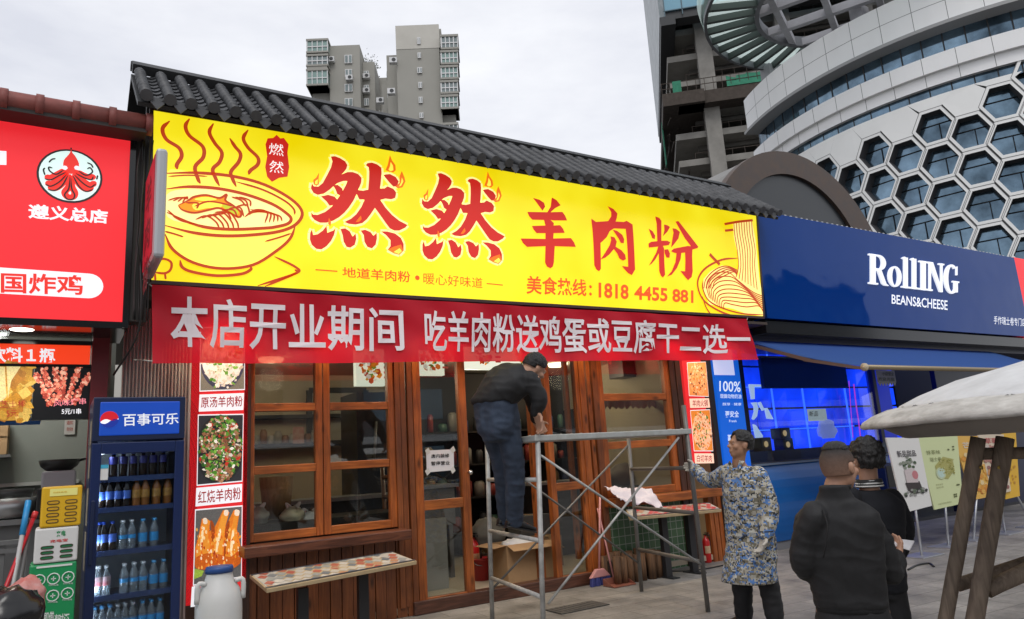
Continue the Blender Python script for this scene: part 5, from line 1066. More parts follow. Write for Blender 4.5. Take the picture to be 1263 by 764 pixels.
# ================================================================== DRINKS FRIDGE
YF = 7.0
x0, x1 = P(109, 620, YF).x, P(226, 620, YF).x; zt, zm = P(170, 489.5, YF).z, P(170, 543, YF).z
fg = thing('drinks_fridge', 'tall dark blue drinks fridge with a lit cola header and glass door', 'fridge', ((x0 + x1) / 2, YF + .35, 0))
NAVY = mat('navy_plastic', (.008, .017, .06), .35, var=.2, vscale=6); NAVY2 = mat('navy_frame', (.008, .02, .085), .3)
m_ = MB(); D = .68; T = .05
m_.box(x0, x0 + T, YF + .04, YF + D, 0, zm); m_.box(x1 - T, x1, YF + .04, YF + D, 0, zm); m_.box(x0 + T, x1 - T, YF + D - .04, YF + D, 0, zm); m_.box(x0 + T, x1 - T, YF + .04, YF + D - .04, 0, .16); m_.box(x0, x1, YF + .02, YF + D, zm, zt); m_.build('cabinet', NAVY, fg, .008)
m_ = MB(); m_.box(x0 + T, x1 - T, YF + D - .055, YF + D - .042, .16, zm); m_.build('liner', mat('fridge_liner', (.72, .78, .84), .5), fg)
m_ = MB(); m_.box(x0 + .05, x1 - .045, YF + .012, YF + .03, zm + .045, zt - .04); hd = m_.build('header_panel', lit('lit_header_blue', (.004, .06, .42), .55, var=.4, vscale=3, vcol=(.0, .03, .3)), fg, .01)
m_ = MB(); textpx(m_, '百事可乐', (151.5, 510.5, 526, 220.5, 509.5, 523), YF, .012, .004); m_.build('lettering', lit('lit_header_white', (.8, .82, .85), .6), hd)
c = P(135, 517.5, YF) + V((0, .006, 0)); rr = .068
def dsc(dy, a0, a1, off, col_, nm, wave):
    m_ = MB(); pts = [c + V((rr * math.cos(a0 + (a1 - a0) * k / 16), dy, rr * math.sin(a0 + (a1 - a0) * k / 16))) for k in range(17)]
    if wave: pts += [lerp(pts[-1], pts[0], k / 8) + V((0, 0, off + .014 * math.sin(k / 8 * 2 * math.pi))) for k in range(1, 8)]
    m_.quad(*pts); return m_.build(nm, col_, hd, fix=False)
dsc(0, 0, 2 * math.pi * 15.99 / 16, 0, LWHITE, 'emblem_disc', False)
dsc(-.002, math.radians(8), math.radians(196), .0, lit('lit_emblem_red', (.6, .01, .02), .6), 'emblem_red', True); dsc(-.002, math.radians(205), math.radians(357), 0, lit('lit_emblem_blue', (.01, .03, .3), .6), 'emblem_blue', True)
m_ = MB(); zd0, zd1 = .1, zm - .015; fw = .075
m_.box(x0 + .004, x0 + fw, YF, YF + .04, zd0, zd1); m_.box(x1 - fw, x1 - .004, YF, YF + .04, zd0, zd1); m_.box(x0 + fw, x1 - fw, YF, YF + .04, zd1 - .09, zd1); m_.box(x0 + fw, x1 - fw, YF, YF + .04, zd0, zd0 + .09); door = m_.build('door', NAVY2, fg, .006)
m_ = MB(); m_.box(x0 + fw - .01, x1 - fw + .01, YF + .014, YF + .024, zd0 + .07, zd1 - .07); m_.build('pane', glass('fridge_glass', (.86, .9, .93), .02, haze=.0), door)
m_ = MB(); m_.box(x0 + .02, x0 + .045, YF - .03, YF, 1.0, 1.5); m_.build('handle', NAVY, door, .006)
lr = [P(118, 574, YF), P(133, 592, YF)]; m_ = MB(); m_.box(lr[0].x, lr[1].x, YF + .01, YF + .0135, lr[1].z, lr[0].z); el = m_.build('energy_label', mat('white_paper', (.7, .7, .68), .5), door); m_ = MB(); m_.box(lr[0].x, lr[1].x, YF + .008, YF + .0095, lr[0].z - .03, lr[0].z); m_.build('label_head', mat('cyan_print', (.05, .4, .6), .5), el)
m_ = MB(); rnd = random.Random(6)
for k, (z, h, cc) in enumerate(((2.05, .2, (.5, .45, .35)), (1.8, .25, (.4, .35, .28)), (1.45, .3, (.55, .4, .1)), (1.1, .3, (.1, .1, .12)))):
    m_.box(x0 - .003, x0 - .0005, YF + .08, YF + .3, z - h / 2, z + h / 2)
m_.build('torn_sticker', mat('torn_sticker', (.4, .35, .25), .7, var=.8, vscale=9, vcol=(.08, .07, .07)), fg)
shelf_px = (588, 625, 677, 731); SH = []
for k, py in enumerate(shelf_px):
    z = P(165, py, YF + .09).z; SH.append(z); m_ = MB(); m_.box(x0 + T, x1 - T, YF + .075, YF + D - .06, z - .012, z); m_.box(x0 + T, x1 - T, YF + .062, YF + .075, z - .035, z + .008); m_.build('shelf', mat('navy_shelf', (.02, .04, .12), .4), fg)
SH.append(.17)
fl2 = MB(); fl2.box(x0 + T + .002, x0 + T + .016, YF + .055, YF + .075, .25, zm - .1); fl2.build('light_strip', lit('cool_strip', (.75, .88, 1), 8), fg)
for zz_ in (.45, .8, 1.15, 1.5, 1.85):
    l_ = bpy.data.lights.new('fridge_glow', 'POINT'); l_.energy = .9; l_.color = (.8, .9, 1); l_.shadow_soft_size = .03; o_ = bpy.data.objects.new('fridge_glow', l_); COL.objects.link(o_); o_.location = (x0 + T + .03, YF + .068, zz_)
# bottles: one of each kind, then copies
PROF = [(.0, 0), (.029, .0), (.033, .008), (.031, .07), (.033, .12), (.033, .15), (.014, .2), (.0135, .215), (0, .215)]
def bottle(body, lab, cap, kind, label, grp, scale=1.0, z0l=.07, z1l=.135, sub=None):
    o = thing('bottle', label, 'bottle', (0, 0, 0), grp)
    m_ = MB(); m_.lathe((0, 0, 0), [(r * scale, z * scale) for r, z in PROF], 12); m_.build('bottle_body', body, o)
    m_ = MB(); m_.lathe((0, 0, 0), [(.0338 * scale, z0l * scale), (.0338 * scale, z1l * scale)], 12, a0=0, a1=6.28); m_.build('label', lab, o)
    m_ = MB(); m_.lathe((0, 0, .213 * scale), [(0.016 * scale, 0), (.016 * scale, .02 * scale), (0, .02 * scale)], 10); m_.build('cap', cap, o)
    return o
COLA = mat('dark_cola', (.012, .006, .004), .12); BLUEL = mat('blue_label', (.006, .05, .34), .35, var=.8, vscale=22, vcol=(.1, .2, .55)); WAT = glass('water_plastic', (.82, .88, .92), .12, .08, haze=.1)
TEA = mat('orange_tea', (.3, .1, .015), .15, var=.6, vscale=20, vcol=(.08, .03, .01)); TEAL = mat('gold_label', (.5, .26, .05), .35, var=.8, vscale=25, vcol=(.1, .03, .01)); CYAN = mat('cyan_label', (.03, .3, .65), .35, var=.5, vscale=18); CAPB = mat('blue_cap', (.01, .06, .4), .4); CAPW = mat('white_cap', (.7, .7, .72), .4); REDL = mat('red_white_label', (.5, .5, .52), .4, var=.9, vscale=14, vcol=(.4, .03, .05))
KIN = {'purple': bottle(COLA, mat('violet_label', (.03, .03, .2), .35), CAPB, 'c', 'dark cola bottle with violet neck on the top shelf of the blue drinks fridge', 'cola bottles on the top fridge shelf', .9, .12, .19),
 'cola': bottle(COLA, BLUEL, CAPB, 'c', 'dark cola bottle with blue label on the second or third shelf of the blue fridge', 'cola bottles with blue labels in the fridge'),
 'tea': bottle(TEA, TEAL, mat('brown_cap', (.2, .1, .03), .4), 't', 'amber tea bottle with gold label on the second fridge shelf', 'amber tea bottles in the fridge'),
 'water': bottle(WAT, CYAN, CAPW, 'w', 'clear water bottle with blue label and white cap in the drinks fridge', 'clear water bottles with white caps', 1.0, .085, .115),
 'wateb': bottle(WAT, CYAN, mat('sky_cap', (.1, .4, .75), .4), 'w', 'clear water bottle with wide blue label and blue cap in the drinks fridge', 'clear water bottles with blue caps', 1.0, .05, .12),
 'red': bottle(WAT, REDL, CAPW, 'w', 'clear bottle with red and white label on the fourth fridge shelf', 'bottles with red and white labels', 1.0, .08, .15)}
USED = set()
def place(kind, px, z, y):
    x = P(px, 650, YF + .1).x; x = min(max(x, x0 + T + .04), x1 - T - .04); o = KIN[kind]; p = V((x, y, z + .001))
    if kind not in USED: USED.add(kind); o.location = p; return o
    return dup(o, p - V(o.location))
for r_ in range(2):
    dy = YF + .12 + r_ * .085
    for k in range(6): place('purple', 136 + k * 12.5 + r_ * 2, SH[0], dy)
    for k, px in enumerate((118, 133, 143.5, 154.5)): place('cola', px, SH[1], dy)
    for k, px in enumerate((167, 178, 192, 206)): place('tea', px, SH[1], dy)
    for k, px in enumerate((117, 128, 139)): place('cola', px, SH[2], dy)
    for k, px in enumerate((152, 163, 177, 191)): place('water' if k < 2 else 'wateb', px, SH[2], dy)
    for k, px in enumerate((116, 125, 134)): place('red', px, SH[3], dy)
    for k, px in enumerate((156, 168, 179)): place('water', px, SH[3], dy)
    for k, px in enumerate((192, 204)): place('wateb', px, SH[3], dy)
zz = P(165, 800, YF).z
z5 = P(150, 748, YF + .1).z - .215
m_ = MB(); m_.box(x0 + T, x1 - T, YF + .075, YF + D - .06, z5 - .02, z5 - .002); m_.build('shelf', mat('navy_shelf', (.02, .04, .12), .4), fg)
for r_ in range(2):
    for k in range(4): place('wateb', 112 + k * 9.5, z5, YF + .12 + r_ * .09)
    for k in range(3): place('water', 150 + k * 9, z5, YF + .12 + r_ * .09)
    for k in range(3): place('wateb', 180 + k * 10.5, z5 + .03 * 0, YF + .12 + r_ * .09)
# white plastic drum in front of the lightbox
YD = 6.7
c = P(271, 764, YD); zt = P(271, 699, YD).z; r = (P(300, 745, YD).x - P(242, 745, YD).x) / 2; c = V((P(270, 740, YD).x, YD, 0))
dm = thing('plastic_drum', 'white plastic drum with blue screw lid in front of the red lightbox', 'drum', c); h = zt - .06
m_ = MB(); m_.lathe(c, [(0, 0), (r * .94, 0), (r, .03), (r, h * .42), (r * .975, h * .44), (r * .975, h * .47), (r, h * .49), (r * .99, h * .74), (r * .88, h * .86), (r * .62, h * .95), (r * .56, h), (r * .56, h + .02), (0, h + .02)], 32)
for s_ in (-1, 1): m_.tube(smooth_pts([c + V((s_ * r * .62, -r * .3, h * .93)), c + V((s_ * r * .95, -r * .35, h * .93)), c + V((s_ * r * .98, -r * .3, h * .76))], 4), .02, 8)
m_.build('drum_body', mat('milky_plastic', (.62, .62, .6), .4, var=.12, vscale=5), dm)
m_ = MB(); m_.lathe(c + UP * (h + .015), [(r * .6, 0), (r * .6, .035), (r * .56, .05), (0, .05)], 28); m_.build('lid', mat('blue_lid', (.02, .07, .25), .45), dm)
# ================================================================== STREET TABLES
BLKM = mat('black_steel', (.018, .018, .02), .45)
def street_table(label, fl, fr, br, bl_, legs, seed, colrs):
    t = thing('street_table', label, 'table', ((fl.x + fr.x) / 2, (fl.y + bl_.y) / 2, 0)); nn = (fr - fl).cross(bl_ - fl).normalized()
    if nn.z < 0: nn = -nn
    m_ = MB(); m_.prism([p - nn * .035 for p in (fl, fr, br, bl_)], nn * .035); top = m_.build('table_top', mat('pale_wood_edge', (.5, .38, .22), .5, var=.3, vscale=9), t, .003)
    m_ = MB(); rnd = random.Random(seed); nu, nv = 16, 5
    g = lambda u, v: lerp(lerp(fl, fr, u), lerp(bl_, br, u), v) + nn * .0025
    m_.col = (.5, .48, .45); m_.quad(g(.01, .03), g(.99, .03), g(.99, .97), g(.01, .97))
    for i in range(nu):
        for j in range(nv):
            u, v = (i + .5 * (j % 2)) / nu * .96 + .02, (j + .5) / nv; a, b = .95 / nu * .62, .5 / nv * 1.2
            if u > .97: continue
            m_.col = rnd.choice(colrs); o_ = nn * .002
            m_.quad(*[g(min(max(x, .015), .985), min(max(y, .05), .95)) + o_ for x, y in ((u - a, v), (u, v - b), (u + a, v), (u, v + b))])
    for v in (.03, .9): 
        m_.col = (.03, .035, .05); m_.quad(g(.0, v) + nn * .003, g(1, v) + nn * .003, g(1, v + .07) + nn * .003, g(0, v + .07) + nn * .003)
    m_.build('patterned_surface', PRINTD, top, fix=False)
    for (px, py, y) in legs:
        p = P(px, py, y); m_ = MB(); m_.box(p.x - .05, p.x + .05, y - .035, y + .035, .015, p.z + .02); m_.box(p.x - .06, p.x + .06, y - .16, y + .16, 0, .015); m_.build('leg', BLKM, t, .003)
    return t
PAT = [(.5, .48, .44), (.4, .09, .06), (.5, .25, .14), (.17, .19, .21), (.55, .5, .42), (.45, .13, .08), (.3, .31, .3), (.58, .55, .5)]
street_table('narrow table with red grey and cream diamond top under the left window', P(329, 727, 6.95), P(514, 692, 6.95), P(483, 680.5, 7.42), P(308, 709, 7.42), ((373, 728, 7.25), (447, 705, 7.25)), 1, PAT)
street_table('narrow table with red patterned top against the green tiled wall', P(777, 639, 7.25), P(890, 628.5, 7.25), P(874, 620, 7.65), P(772, 628, 7.65), ((817, 640, 7.5), (849, 634, 7.5)), 2, PAT[:3] + [(.6, .06, .06)] * 3 + PAT[4:5])
# white cloth on the ledge
def sheet(name, label, cat, c, ux, uy, nx, ny, fn, m, thick=.006):
    mb = MB(); pts = [[c + ux * (i / nx - .5) + uy * (j / ny - .5) + fn(i / nx, j / ny) for j in range(ny + 1)] for i in range(nx + 1)]
    for i in range(nx):
        for j in range(ny): mb.quad(pts[i][j], pts[i + 1][j], pts[i + 1][j + 1], pts[i][j + 1])
    me = mb.mesh(name); bm = bmesh.new(); bm.from_mesh(me); bmesh.ops.remove_doubles(bm, verts=bm.verts, dist=1e-5)
    for f_ in bm.faces: f_.smooth = True
    bm.to_mesh(me); bm.free(); o = put(name, me, m); s_ = o.modifiers.new('thickness', 'SOLIDIFY'); s_.thickness = thick; return tag(o, label, cat)
zc = P(783, 612, 7.7).z
def cfn(u, v):
    k = V((u * 5 + 3, v * 5, 1)); return V((0.03 * noise.noise(k), 0, .06 * noise.noise(k * 1.3) + .018 * noise.noise(k * 2.7) - .2 * max(0, .55 - v) * (.6 + .6 * u)))
sheet('cloth', 'crumpled white cloth draped over the right window ledge', 'cloth', V((P(783, 612, 7.7).x, 7.72, zc + .05)), V((.72, 0, -.06)), V((0, .32, .1)), 26, 16, cfn, mat('white_cloth', (.62, .58, .64), .85))
# ================================================================== BROOM, DUSTPAN, STUMP PLANTERS, EXTINGUISHERS, CARTON
b_ = P(744, 718, 7.75); PINK = mat('pale_pink_plastic', (.55, .25, .24), .45)
bx = V((P(742, 715, 7.75).x, 7.78, 0))
br_ = thing('broom', 'pink handled broom with blue bristles leaning by the red batten', 'broom', bx); m_ = MB(); tp2 = P(740, 612, 7.86); m_.tube([bx + UP * .2, tp2], .014, 8); m_.build('handle', PINK, br_)
m_ = MB(); m_.prism([bx + V((-.06, -.03, .2)), bx + V((.06, -.03, .2)), bx + V((.16, -.03, .1)), bx + V((-.16, -.03, .1))], V((0, .06, 0))); m_.build('head', PINK, br_, .01)
m_ = MB(); rnd = random.Random(1)
for k in range(170): x = rnd.uniform(-.15, .15); y = rnd.uniform(-.025, .025); m_.bar(bx + V((x, y, .11)), bx + V((x * 1.15, y * 1.4 - .01, .004)), .006, .006)
m_.build('bristles', mat('blue_bristle', (.05, .06, .22), .6), br_)
dp = thing('dustpan', 'brown plastic dustpan lying in front of the broom', 'dustpan', bx + V((.12, -.2, 0))); c = bx + V((.14, -.2, .004)); m_ = MB(); m_.box(c.x - .17, c.x + .17, c.y - .12, c.y + .1, .004, .012); m_.box(c.x - .17, c.x + .17, c.y + .09, c.y + .1, .004, .09)
for s_ in (-1, 1): m_.prism([c + V((s_ * .17, -.12, .004)), c + V((s_ * .17, .1, .004)), c + V((s_ * .17, .1, .09))], V((s_ * .006, 0, 0)))
m_.build('pan', mat('brown_plastic', (.25, .09, .06), .45), dp); m_ = MB(); m_.tube([c + V((0, .1, .08)), P(737, 627, 7.9)], .012, 8); m_.build('handle', PINK, dp)
STUMP = wood('stump_wood', (.2, .1, .045), (.07, .035, .018), 'z', rough=.8, coat=0)
def stump_box(px0, px1, label):
    xa, xb_ = P(px0, 700, 7.62).x, P(px1, 700, 7.62).x; o = thing('log_planter', label, 'planter', ((xa + xb_) / 2, 7.7, 0)); m_ = MB(); n_ = max(2, round((xb_ - xa) / .11)); rnd = random.Random(int(px0)); r = (xb_ - xa) / n_ / 2
    for k in range(n_):
        for yy in (7.62, 7.86): m_.tube([V((xa + r + 2 * r * k, yy, 0)), V((xa + r + 2 * r * k, yy, .34 + rnd.uniform(-.02, .03)))], r * .98, 10)
    m_.build('log_wall', STUMP, o); m_ = MB(); m_.box(xa + r, xb_ - r, 7.64, 7.84, .02, .27); m_.build('soil', mat('dark_soil', (.03, .022, .016), .95, bump=.5), o)
stump_box(757, 796, 'planter of upright logs under the green tiles, wider one beside the broom'); stump_box(799, 817, 'narrow planter of upright logs beside the right street table leg')
RDE = mat('extinguisher_red', (.5, .012, .012), .3)
def extinguisher(px, py, y, s_, label, zb=0):
    p = P(px, py, y); p.z = zb; o = thing('fire_extinguisher', label, 'extinguisher', p); m_ = MB(); m_.lathe(p, [(0, 0), (.07 * s_, 0), (.075 * s_, .02 * s_), (.075 * s_, .4 * s_), (.05 * s_, .46 * s_), (.025 * s_, .48 * s_), (.025 * s_, .52 * s_), (0, .52 * s_)], 18); m_.build('cylinder', RDE, o)
    m_ = MB(); m_.box(p.x - .02 * s_, p.x + .02 * s_, p.y - .1 * s_, p.y + .03 * s_, .52 * s_ + zb, .545 * s_ + zb); m_.box(p.x - .015 * s_, p.x + .015 * s_, p.y - .1 * s_, p.y, .56 * s_ + zb, .575 * s_ + zb); m_.tube(smooth_pts([p + V((0, .02, .52 * s_)), p + V((.1 * s_, 0, .5 * s_)), p + V((.1 * s_, -.01, .25 * s_))], 4), .01 * s_, 6); m_.build('valve', LBLACK, o)
    m_ = MB(); m_.lathe(p, [(.0765 * s_, .18 * s_), (.0765 * s_, .32 * s_)], 14, a0=math.radians(200), a1=math.radians(330)); m_.build('label', mat('extinguisher_label', (.6, .5, .3), .5, var=.7, vscale=20, vcol=(.5, .1, .05)), o)
extinguisher(873, 690, 8.0, .72, 'left one of the two small red extinguishers behind the man in camouflage'); extinguisher(882, 690, 8.05, .76, 'right one of the two small red extinguishers beside the blue panel')
extinguisher(585, 700, 9.0, 1.05, 'red extinguisher on the beige floor inside the open doorway', .1)
c = V((P(641, 700, 8.6).x, 8.55, .1)); cb = thing('cardboard_box', 'open cardboard box filled with white bags inside the shop doorway', 'box', c); CB = mat('cardboard', (.36, .22, .11), .85, var=.2, vscale=6); m_ = MB(); w2, d2, h = .36, .25, .46
for a, b in (((-w2, -d2), (w2, -d2)), ((w2, -d2), (w2, d2)), ((w2, d2), (-w2, d2)), ((-w2, d2), (-w2, -d2))):
    p, q = c + V((*a, 0)), c + V((*b, 0)); m_.bar((p + UP * h / 2 + q + UP * h / 2) / 2 - (q - p) / 2, (p + q) / 2 + UP * h / 2 + (q - p) / 2, h, .008, (q - p).cross(UP))
m_.box(c.x - w2, c.x + w2, c.y - d2, c.y + d2, .1, .11); m_.build('carton', CB, cb)
for a, b, o_ in (((-w2, -d2), (w2, -d2), V((0, -.17, -.06))), ((w2, d2), (w2, -d2), V((.17, 0, -.12))), ((-w2, d2), (-w2, -d2), V((-.19, 0, -.02)))):
    m_ = MB(); p, q = c + V((*a, h)), c + V((*b, h)); m_.prism([p, q, q + o_, p + o_], V((0, 0, .006))); m_.build('flap', CB, cb)
lump('white_bag', 'white plastic bags heaped in the cardboard box in the doorway', 'bag', c + UP * (h - .08), (.28, .2, .14), mat('white_film', (.6, .6, .6), .4), 7, amp=.35)
lump('cloth_bundle', 'dark cloth bundle on the floor behind the cardboard box', 'bundle', c + V((-.2, .5, .55)), (.25, .2, .22), mat('grey_bundle', (.12, .115, .1), .8, var=.6, vscale=6), 9)

# ================================================================== SHOP INTERIOR
IN = mat('dark_counter', (.016, .017, .019), .35, var=.4, vscale=3); DKW = mat('dark_shelf', (.02, .016, .014), .5)
k1 = thing('service_counter', 'dark service counter inside the shop behind the left window', 'counter', (2.8, 10, .1))
m_ = MB(); m_.box(1.9, 4.3, 10.0, 10.7, .1, 1.22); m_.build('counter_front', IN, k1); m_ = MB(); m_.box(1.85, 4.35, 9.9, 10.75, 1.22, 1.27); m_.build('counter_top', mat('worn_edge', (.25, .25, .25), .4), k1)
ws = thing('wall_shelf', 'dark shelf with small jars on the cream wall seen through the left window', 'shelf', (2.6, 12.2, 2.1)); zz = P(340, 548, 12.2).z
m_ = MB(); m_.box(1.2, 5.0, 12.05, 12.4, zz - .05, zz); m_.box(1.2, 5.0, 12.05, 12.4, P(340, 513, 12.2).z - .05, P(340, 513, 12.2).z); m_.build('board', DKW, ws)
pf = thing('picture_frame', 'black framed whiteboard on the cream wall inside the shop', 'frame', (4.3, 12.35, 2.9)); a, b = P(381, 482, 12.35), P(452, 545, 12.35); m_ = MB(); m_.box(a.x, b.x, 12.34, 12.36, b.z, a.z); m_.build('panel', mat('cream_panel', (.4, .37, .3), .5), pf); m_ = MB()
for p, q in ((V((a.x, 12.33, a.z)), V((b.x, 12.33, a.z))), (V((a.x, 12.33, b.z)), V((b.x, 12.33, b.z))), (V((a.x, 12.33, a.z)), V((a.x, 12.33, b.z))), (V((b.x, 12.33, a.z)), V((b.x, 12.33, b.z)))): m_.bar(p, q, .09, .05)
m_.build('frame', DKW, pf)
rnd = random.Random(8)
for k in range(9):
    px = 316 + k * 9; p = P(px, 547, 12.15); h = rnd.uniform(.12, .24); o = thing('jar', 'small %s jar on the dark shelf behind the left window' % ('grey', 'brown', 'pale')[k % 3], 'jar', V((p.x, 12.15, zz)), '%s jars on the wall shelf' % ('grey', 'brown', 'pale')[k % 3]); m_ = MB(); m_.lathe(V((p.x, 12.15, zz)), [(0, 0), (.06, 0), (.06, h * .8), (.045, h * .9), (.045, h), (0, h)], 12); m_.build('jar_body', mat('jar_%d' % (k % 3), ((.3, .28, .24), (.25, .12, .06), (.4, .38, .36))[k % 3], .3), o)
cd = thing('red_card', 'small red card leaning on the shelf behind the left window', 'card', P(368, 548, 12.05)); a, b = P(361, 527, 12.04), P(375, 547, 12.04); m_ = MB(); m_.box(a.x, b.x, 12.03, 12.045, b.z, a.z); m_.build('card', mat('faded_red', (.4, .16, .13), .6, var=.6, vscale=14, vcol=(.5, .42, .38)), cd)
fr = thing('tall_cooler', 'tall black cabinet standing inside the shop to the right of the counter', 'cabinet', (5.0, 10.6, .1)); xa, xb_ = P(440, 520, 10.4).x, P(486, 520, 10.4).x; m_ = MB(); m_.box(xa, xb_, 10.4, 11.1, .1, P(460, 484, 10.4).z); m_.build('body', IN, fr); m_ = MB(); m_.tube([V((xb_ - .35, 10.36, 1.6)), V((xb_ - .3, 10.36, 2.3))], .02); m_.build('handle', mat('dull_steel', (.2, .2, .2), .45), fr)
# hanging menu lightboxes, all lit
def hang(label, q, y, seed, txt=None):
    o = thing('hanging_menu', label, 'sign', P((q[0] + q[1]) / 2, q[3], y)); x0, x1 = P(q[0], 455, y).x, P(q[1], 455, y).x; z0 = P((q[0] + q[1]) / 2, q[3], y).z; z1 = z0 + .75
    m_ = MB(); m_.box(x0, x1, y, y + .1, z0, z1); m_.build('lit_box', lit('lit_cream_panel', (.82, .85, .7), .85), o); m_ = MB(); n_ = max(1, round((x1 - x0) / .6))
    for k in range(n_):
        cx = lerp(x0, x1, (k + .5) / n_); qq = [V((cx - .16, y - .004, z0 + .42)), V((cx + .16, y - .004, z0 + .42)), V((cx + .16, y - .004, z0 + .06)), V((cx - .16, y - .004, z0 + .06))]; food(m_, qq, ORNG + GREENS[:2] + NOOD, 60, .04, None, seed + k)
        m_.col = (.4, .05, .03)
        for r_ in range(5): m_.quad(*[V((cx + .19 + dx, y - .004, z0 + .1 + r_ * .07 + dz)) for dx, dz in ((0, 0), (.09, 0), (.09, .03), (0, .03))])
    m_.build('menu_print', PRINT, o, fix=False)
hang('small lit menu box hanging in the top right pane of the left window', (439, 475, 400, 476), 9.6, 11); hang('lit menu box hanging behind the glass of the open door', (514, 548, 400, 463), 9.6, 14); hang('long lit menu box hanging inside the open doorway above the bending man', (571, 672, 400, 456), 9.2, 17)
ya = thing('ceiling_cassette', 'dark ceiling unit seen in the top pane of the right window', 'air unit', P(780, 460, 9.8)); a, b = P(767, 440, 9.8), P(792, 465, 9.8); m_ = MB(); m_.box(a.x, b.x, 9.8, 10.2, b.z, CEIL); m_.build('case', mat('brown_case', (.06, .03, .025), .4), ya, .01); m_ = MB(); m_.box(a.x + .04, b.x - .04, 9.78, 9.8, b.z + .03, b.z + .06); m_.build('louver', DKW, ya)
hd2 = thing('shop_curtain', 'cream half curtain with scalloped hem behind the right window', 'curtain', P(780, 500, 9.4)); m_ = MB(); x0, x1 = P(741, 500, 9.4).x, P(824, 500, 9.4).x; zt, zb2 = P(780, 494, 9.4).z, P(780, 501, 9.4).z; n_ = 60; ps = []
for k in range(n_ + 1):
    x = lerp(x0, x1, k / n_); ps.append((V((x, 9.4 + .02 * math.sin(k * .9), zt)), V((x, 9.4 + .02 * math.sin(k * .9), zb2 - .05 * abs(math.sin(k * math.pi / 5))))))
for a, b in zip(ps, ps[1:]): m_.quad(a[0], b[0], b[1], a[1])
m_.build('cloth', mat('cream_cloth', (.42, .36, .25), .8), hd2)
m_ = MB(); x0, x1 = P(745, 560, 10.2).x, P(820, 560, 10.2).x; kq = thing('work_table', 'dark kitchen table behind the lower right window', 'table', ((x0 + x1) / 2, 10.3, .1)); m_.box(x0, x1, 10.0, 10.7, 1.0, 1.06); m_.build('table_top', IN, kq)
for x in (x0 + .06, x1 - .06):
    for y in (10.06, 10.64): m_ = MB(); m_.box(x - .03, x + .03, y - .03, y + .03, .1, 1.0); m_.build('leg', DKW, kq)
lump('white_sack', 'pale sack standing on the kitchen table behind the lower right window', 'sack', V((P(800, 565, 10.3).x, 10.3, 1.32)), (.2, .2, .3), mat('pale_sack', (.45, .4, .38), .8), 12)
lump('food_sack', 'greyish sack heaped on the kitchen table beside the pale sack', 'sack', V((P(765, 572, 10.3).x, 10.3, 1.22)), (.3, .2, .2), mat('grey_sack', (.25, .23, .21), .8), 15)
pr = thing('wall_poster', 'bright paper notice on the wall behind the right window', 'poster', P(810, 520, 12.35)); a, b = P(803, 512, 12.35), P(814, 528, 12.35); m_ = MB(); m_.box(a.x, b.x, 12.34, 12.36, b.z, a.z); m_.build('sheet', mat('bright_paper', (.75, .68, .5), .7), pr)
kit = thing('kitchen_shelving', 'dark shelving crammed with kitchen goods in the depth of the open doorway', 'shelving', (6, 11.4, .1)); x0, x1 = P(520, 560, 11.3).x, P(715, 560, 11.3).x; m_ = MB()
for z in (.5, 1.05, 1.6, 2.15): m_.box(x0, x1, 11.2, 11.7, z - .03, z)
for k in range(5): x = lerp(x0, x1, k / 4); m_.box(x - .03, x + .03, 11.22, 11.68, .1, 2.5)
m_.box(x0, x1, 11.72, 11.76, .1, 3.2); m_.build('rack', mat('near_black', (.012, .011, .01), .6), kit)
rnd = random.Random(21); kinds = [('tin', (.3, .05, .04)), ('tin', (.28, .26, .22)), ('tin', (.06, .14, .1)), ('tin', (.3, .2, .08)), ('tin', (.07, .09, .2)), ('tin', (.05, .05, .05))]
for z in (.5, 1.05, 1.6, 2.15):
    for k in range(13):
        x = lerp(x0 + .15, x1 - .15, (k + rnd.random() * .5) / 13); h = rnd.uniform(.12, .36); r = rnd.uniform(.05, .11); nm, cc = rnd.choice(kinds); o = thing('container', '%s kitchen container crammed on the dark shelving deep in the doorway' % ('dull red', 'cream', 'dark green', 'ochre', 'navy', 'black')[kinds.index((nm, cc))], 'container', V((x, 11.4, z)), '%s containers on the kitchen shelving' % ('red', 'cream', 'green', 'ochre', 'navy', 'black')[kinds.index((nm, cc))]); m_ = MB(); m_.lathe(V((x, 11.4, z)), [(0, 0), (r, 0), (r, h * .85), (r * .6, h), (0, h)], 10); m_.build('container_body', mat('tin_%d' % kinds.index((nm, cc)), cc, .4), o)
dc = thing('counter_block', 'black counter block inside behind the folded right door', 'counter', (7, 10, .1)); m_ = MB(); m_.box(P(660, 600, 9.9).x, P(735, 600, 9.9).x, 9.9, 10.5, .1, 1.2); m_.build('counter_front', IN, dc); m_ = MB(); m_.box(P(658, 600, 9.9).x, P(737, 600, 9.9).x, 9.85, 10.55, 1.2, 1.24); m_.build('counter_top', mat('worn_edge', (.25, .25, .25), .4), dc)
# wooden chair, bags and broom bundle behind the left window
ch = thing('wooden_chair', 'pale wooden chair inside the shop at the right of the left window', 'chair', (4.0, 9.0, .1)); CW = wood('chair_wood', (.24, .1, .035), (.12, .045, .015), 'z'); cx, cy = P(466, 600, 9.0).x, 9.0
for nm, pts in (('leg', [(-.2, -.2, 0), (-.2, -.2, .95)]), ('leg', [(.2, -.2, 0), (.16, -.24, 1.5)]), ('leg', [(-.2, .2, 0), (-.2, .2, .95)]), ('leg', [(.2, .2, 0), (.16, .24, 1.5)])):
    m_ = MB(); m_.tube([V((cx, cy, .12)) + V(p) for p in pts], .028, 6); m_.build(nm, CW, ch)
m_ = MB(); m_.box(cx - .23, cx + .23, cy - .23, cy + .23, 1.05, 1.09); m_.build('seat', CW, ch); m_ = MB()
for z in (1.25, 1.5): m_.tube([V((cx + .17, cy - .23, z)), V((cx + .17, cy + .23, z))], .03, 6)
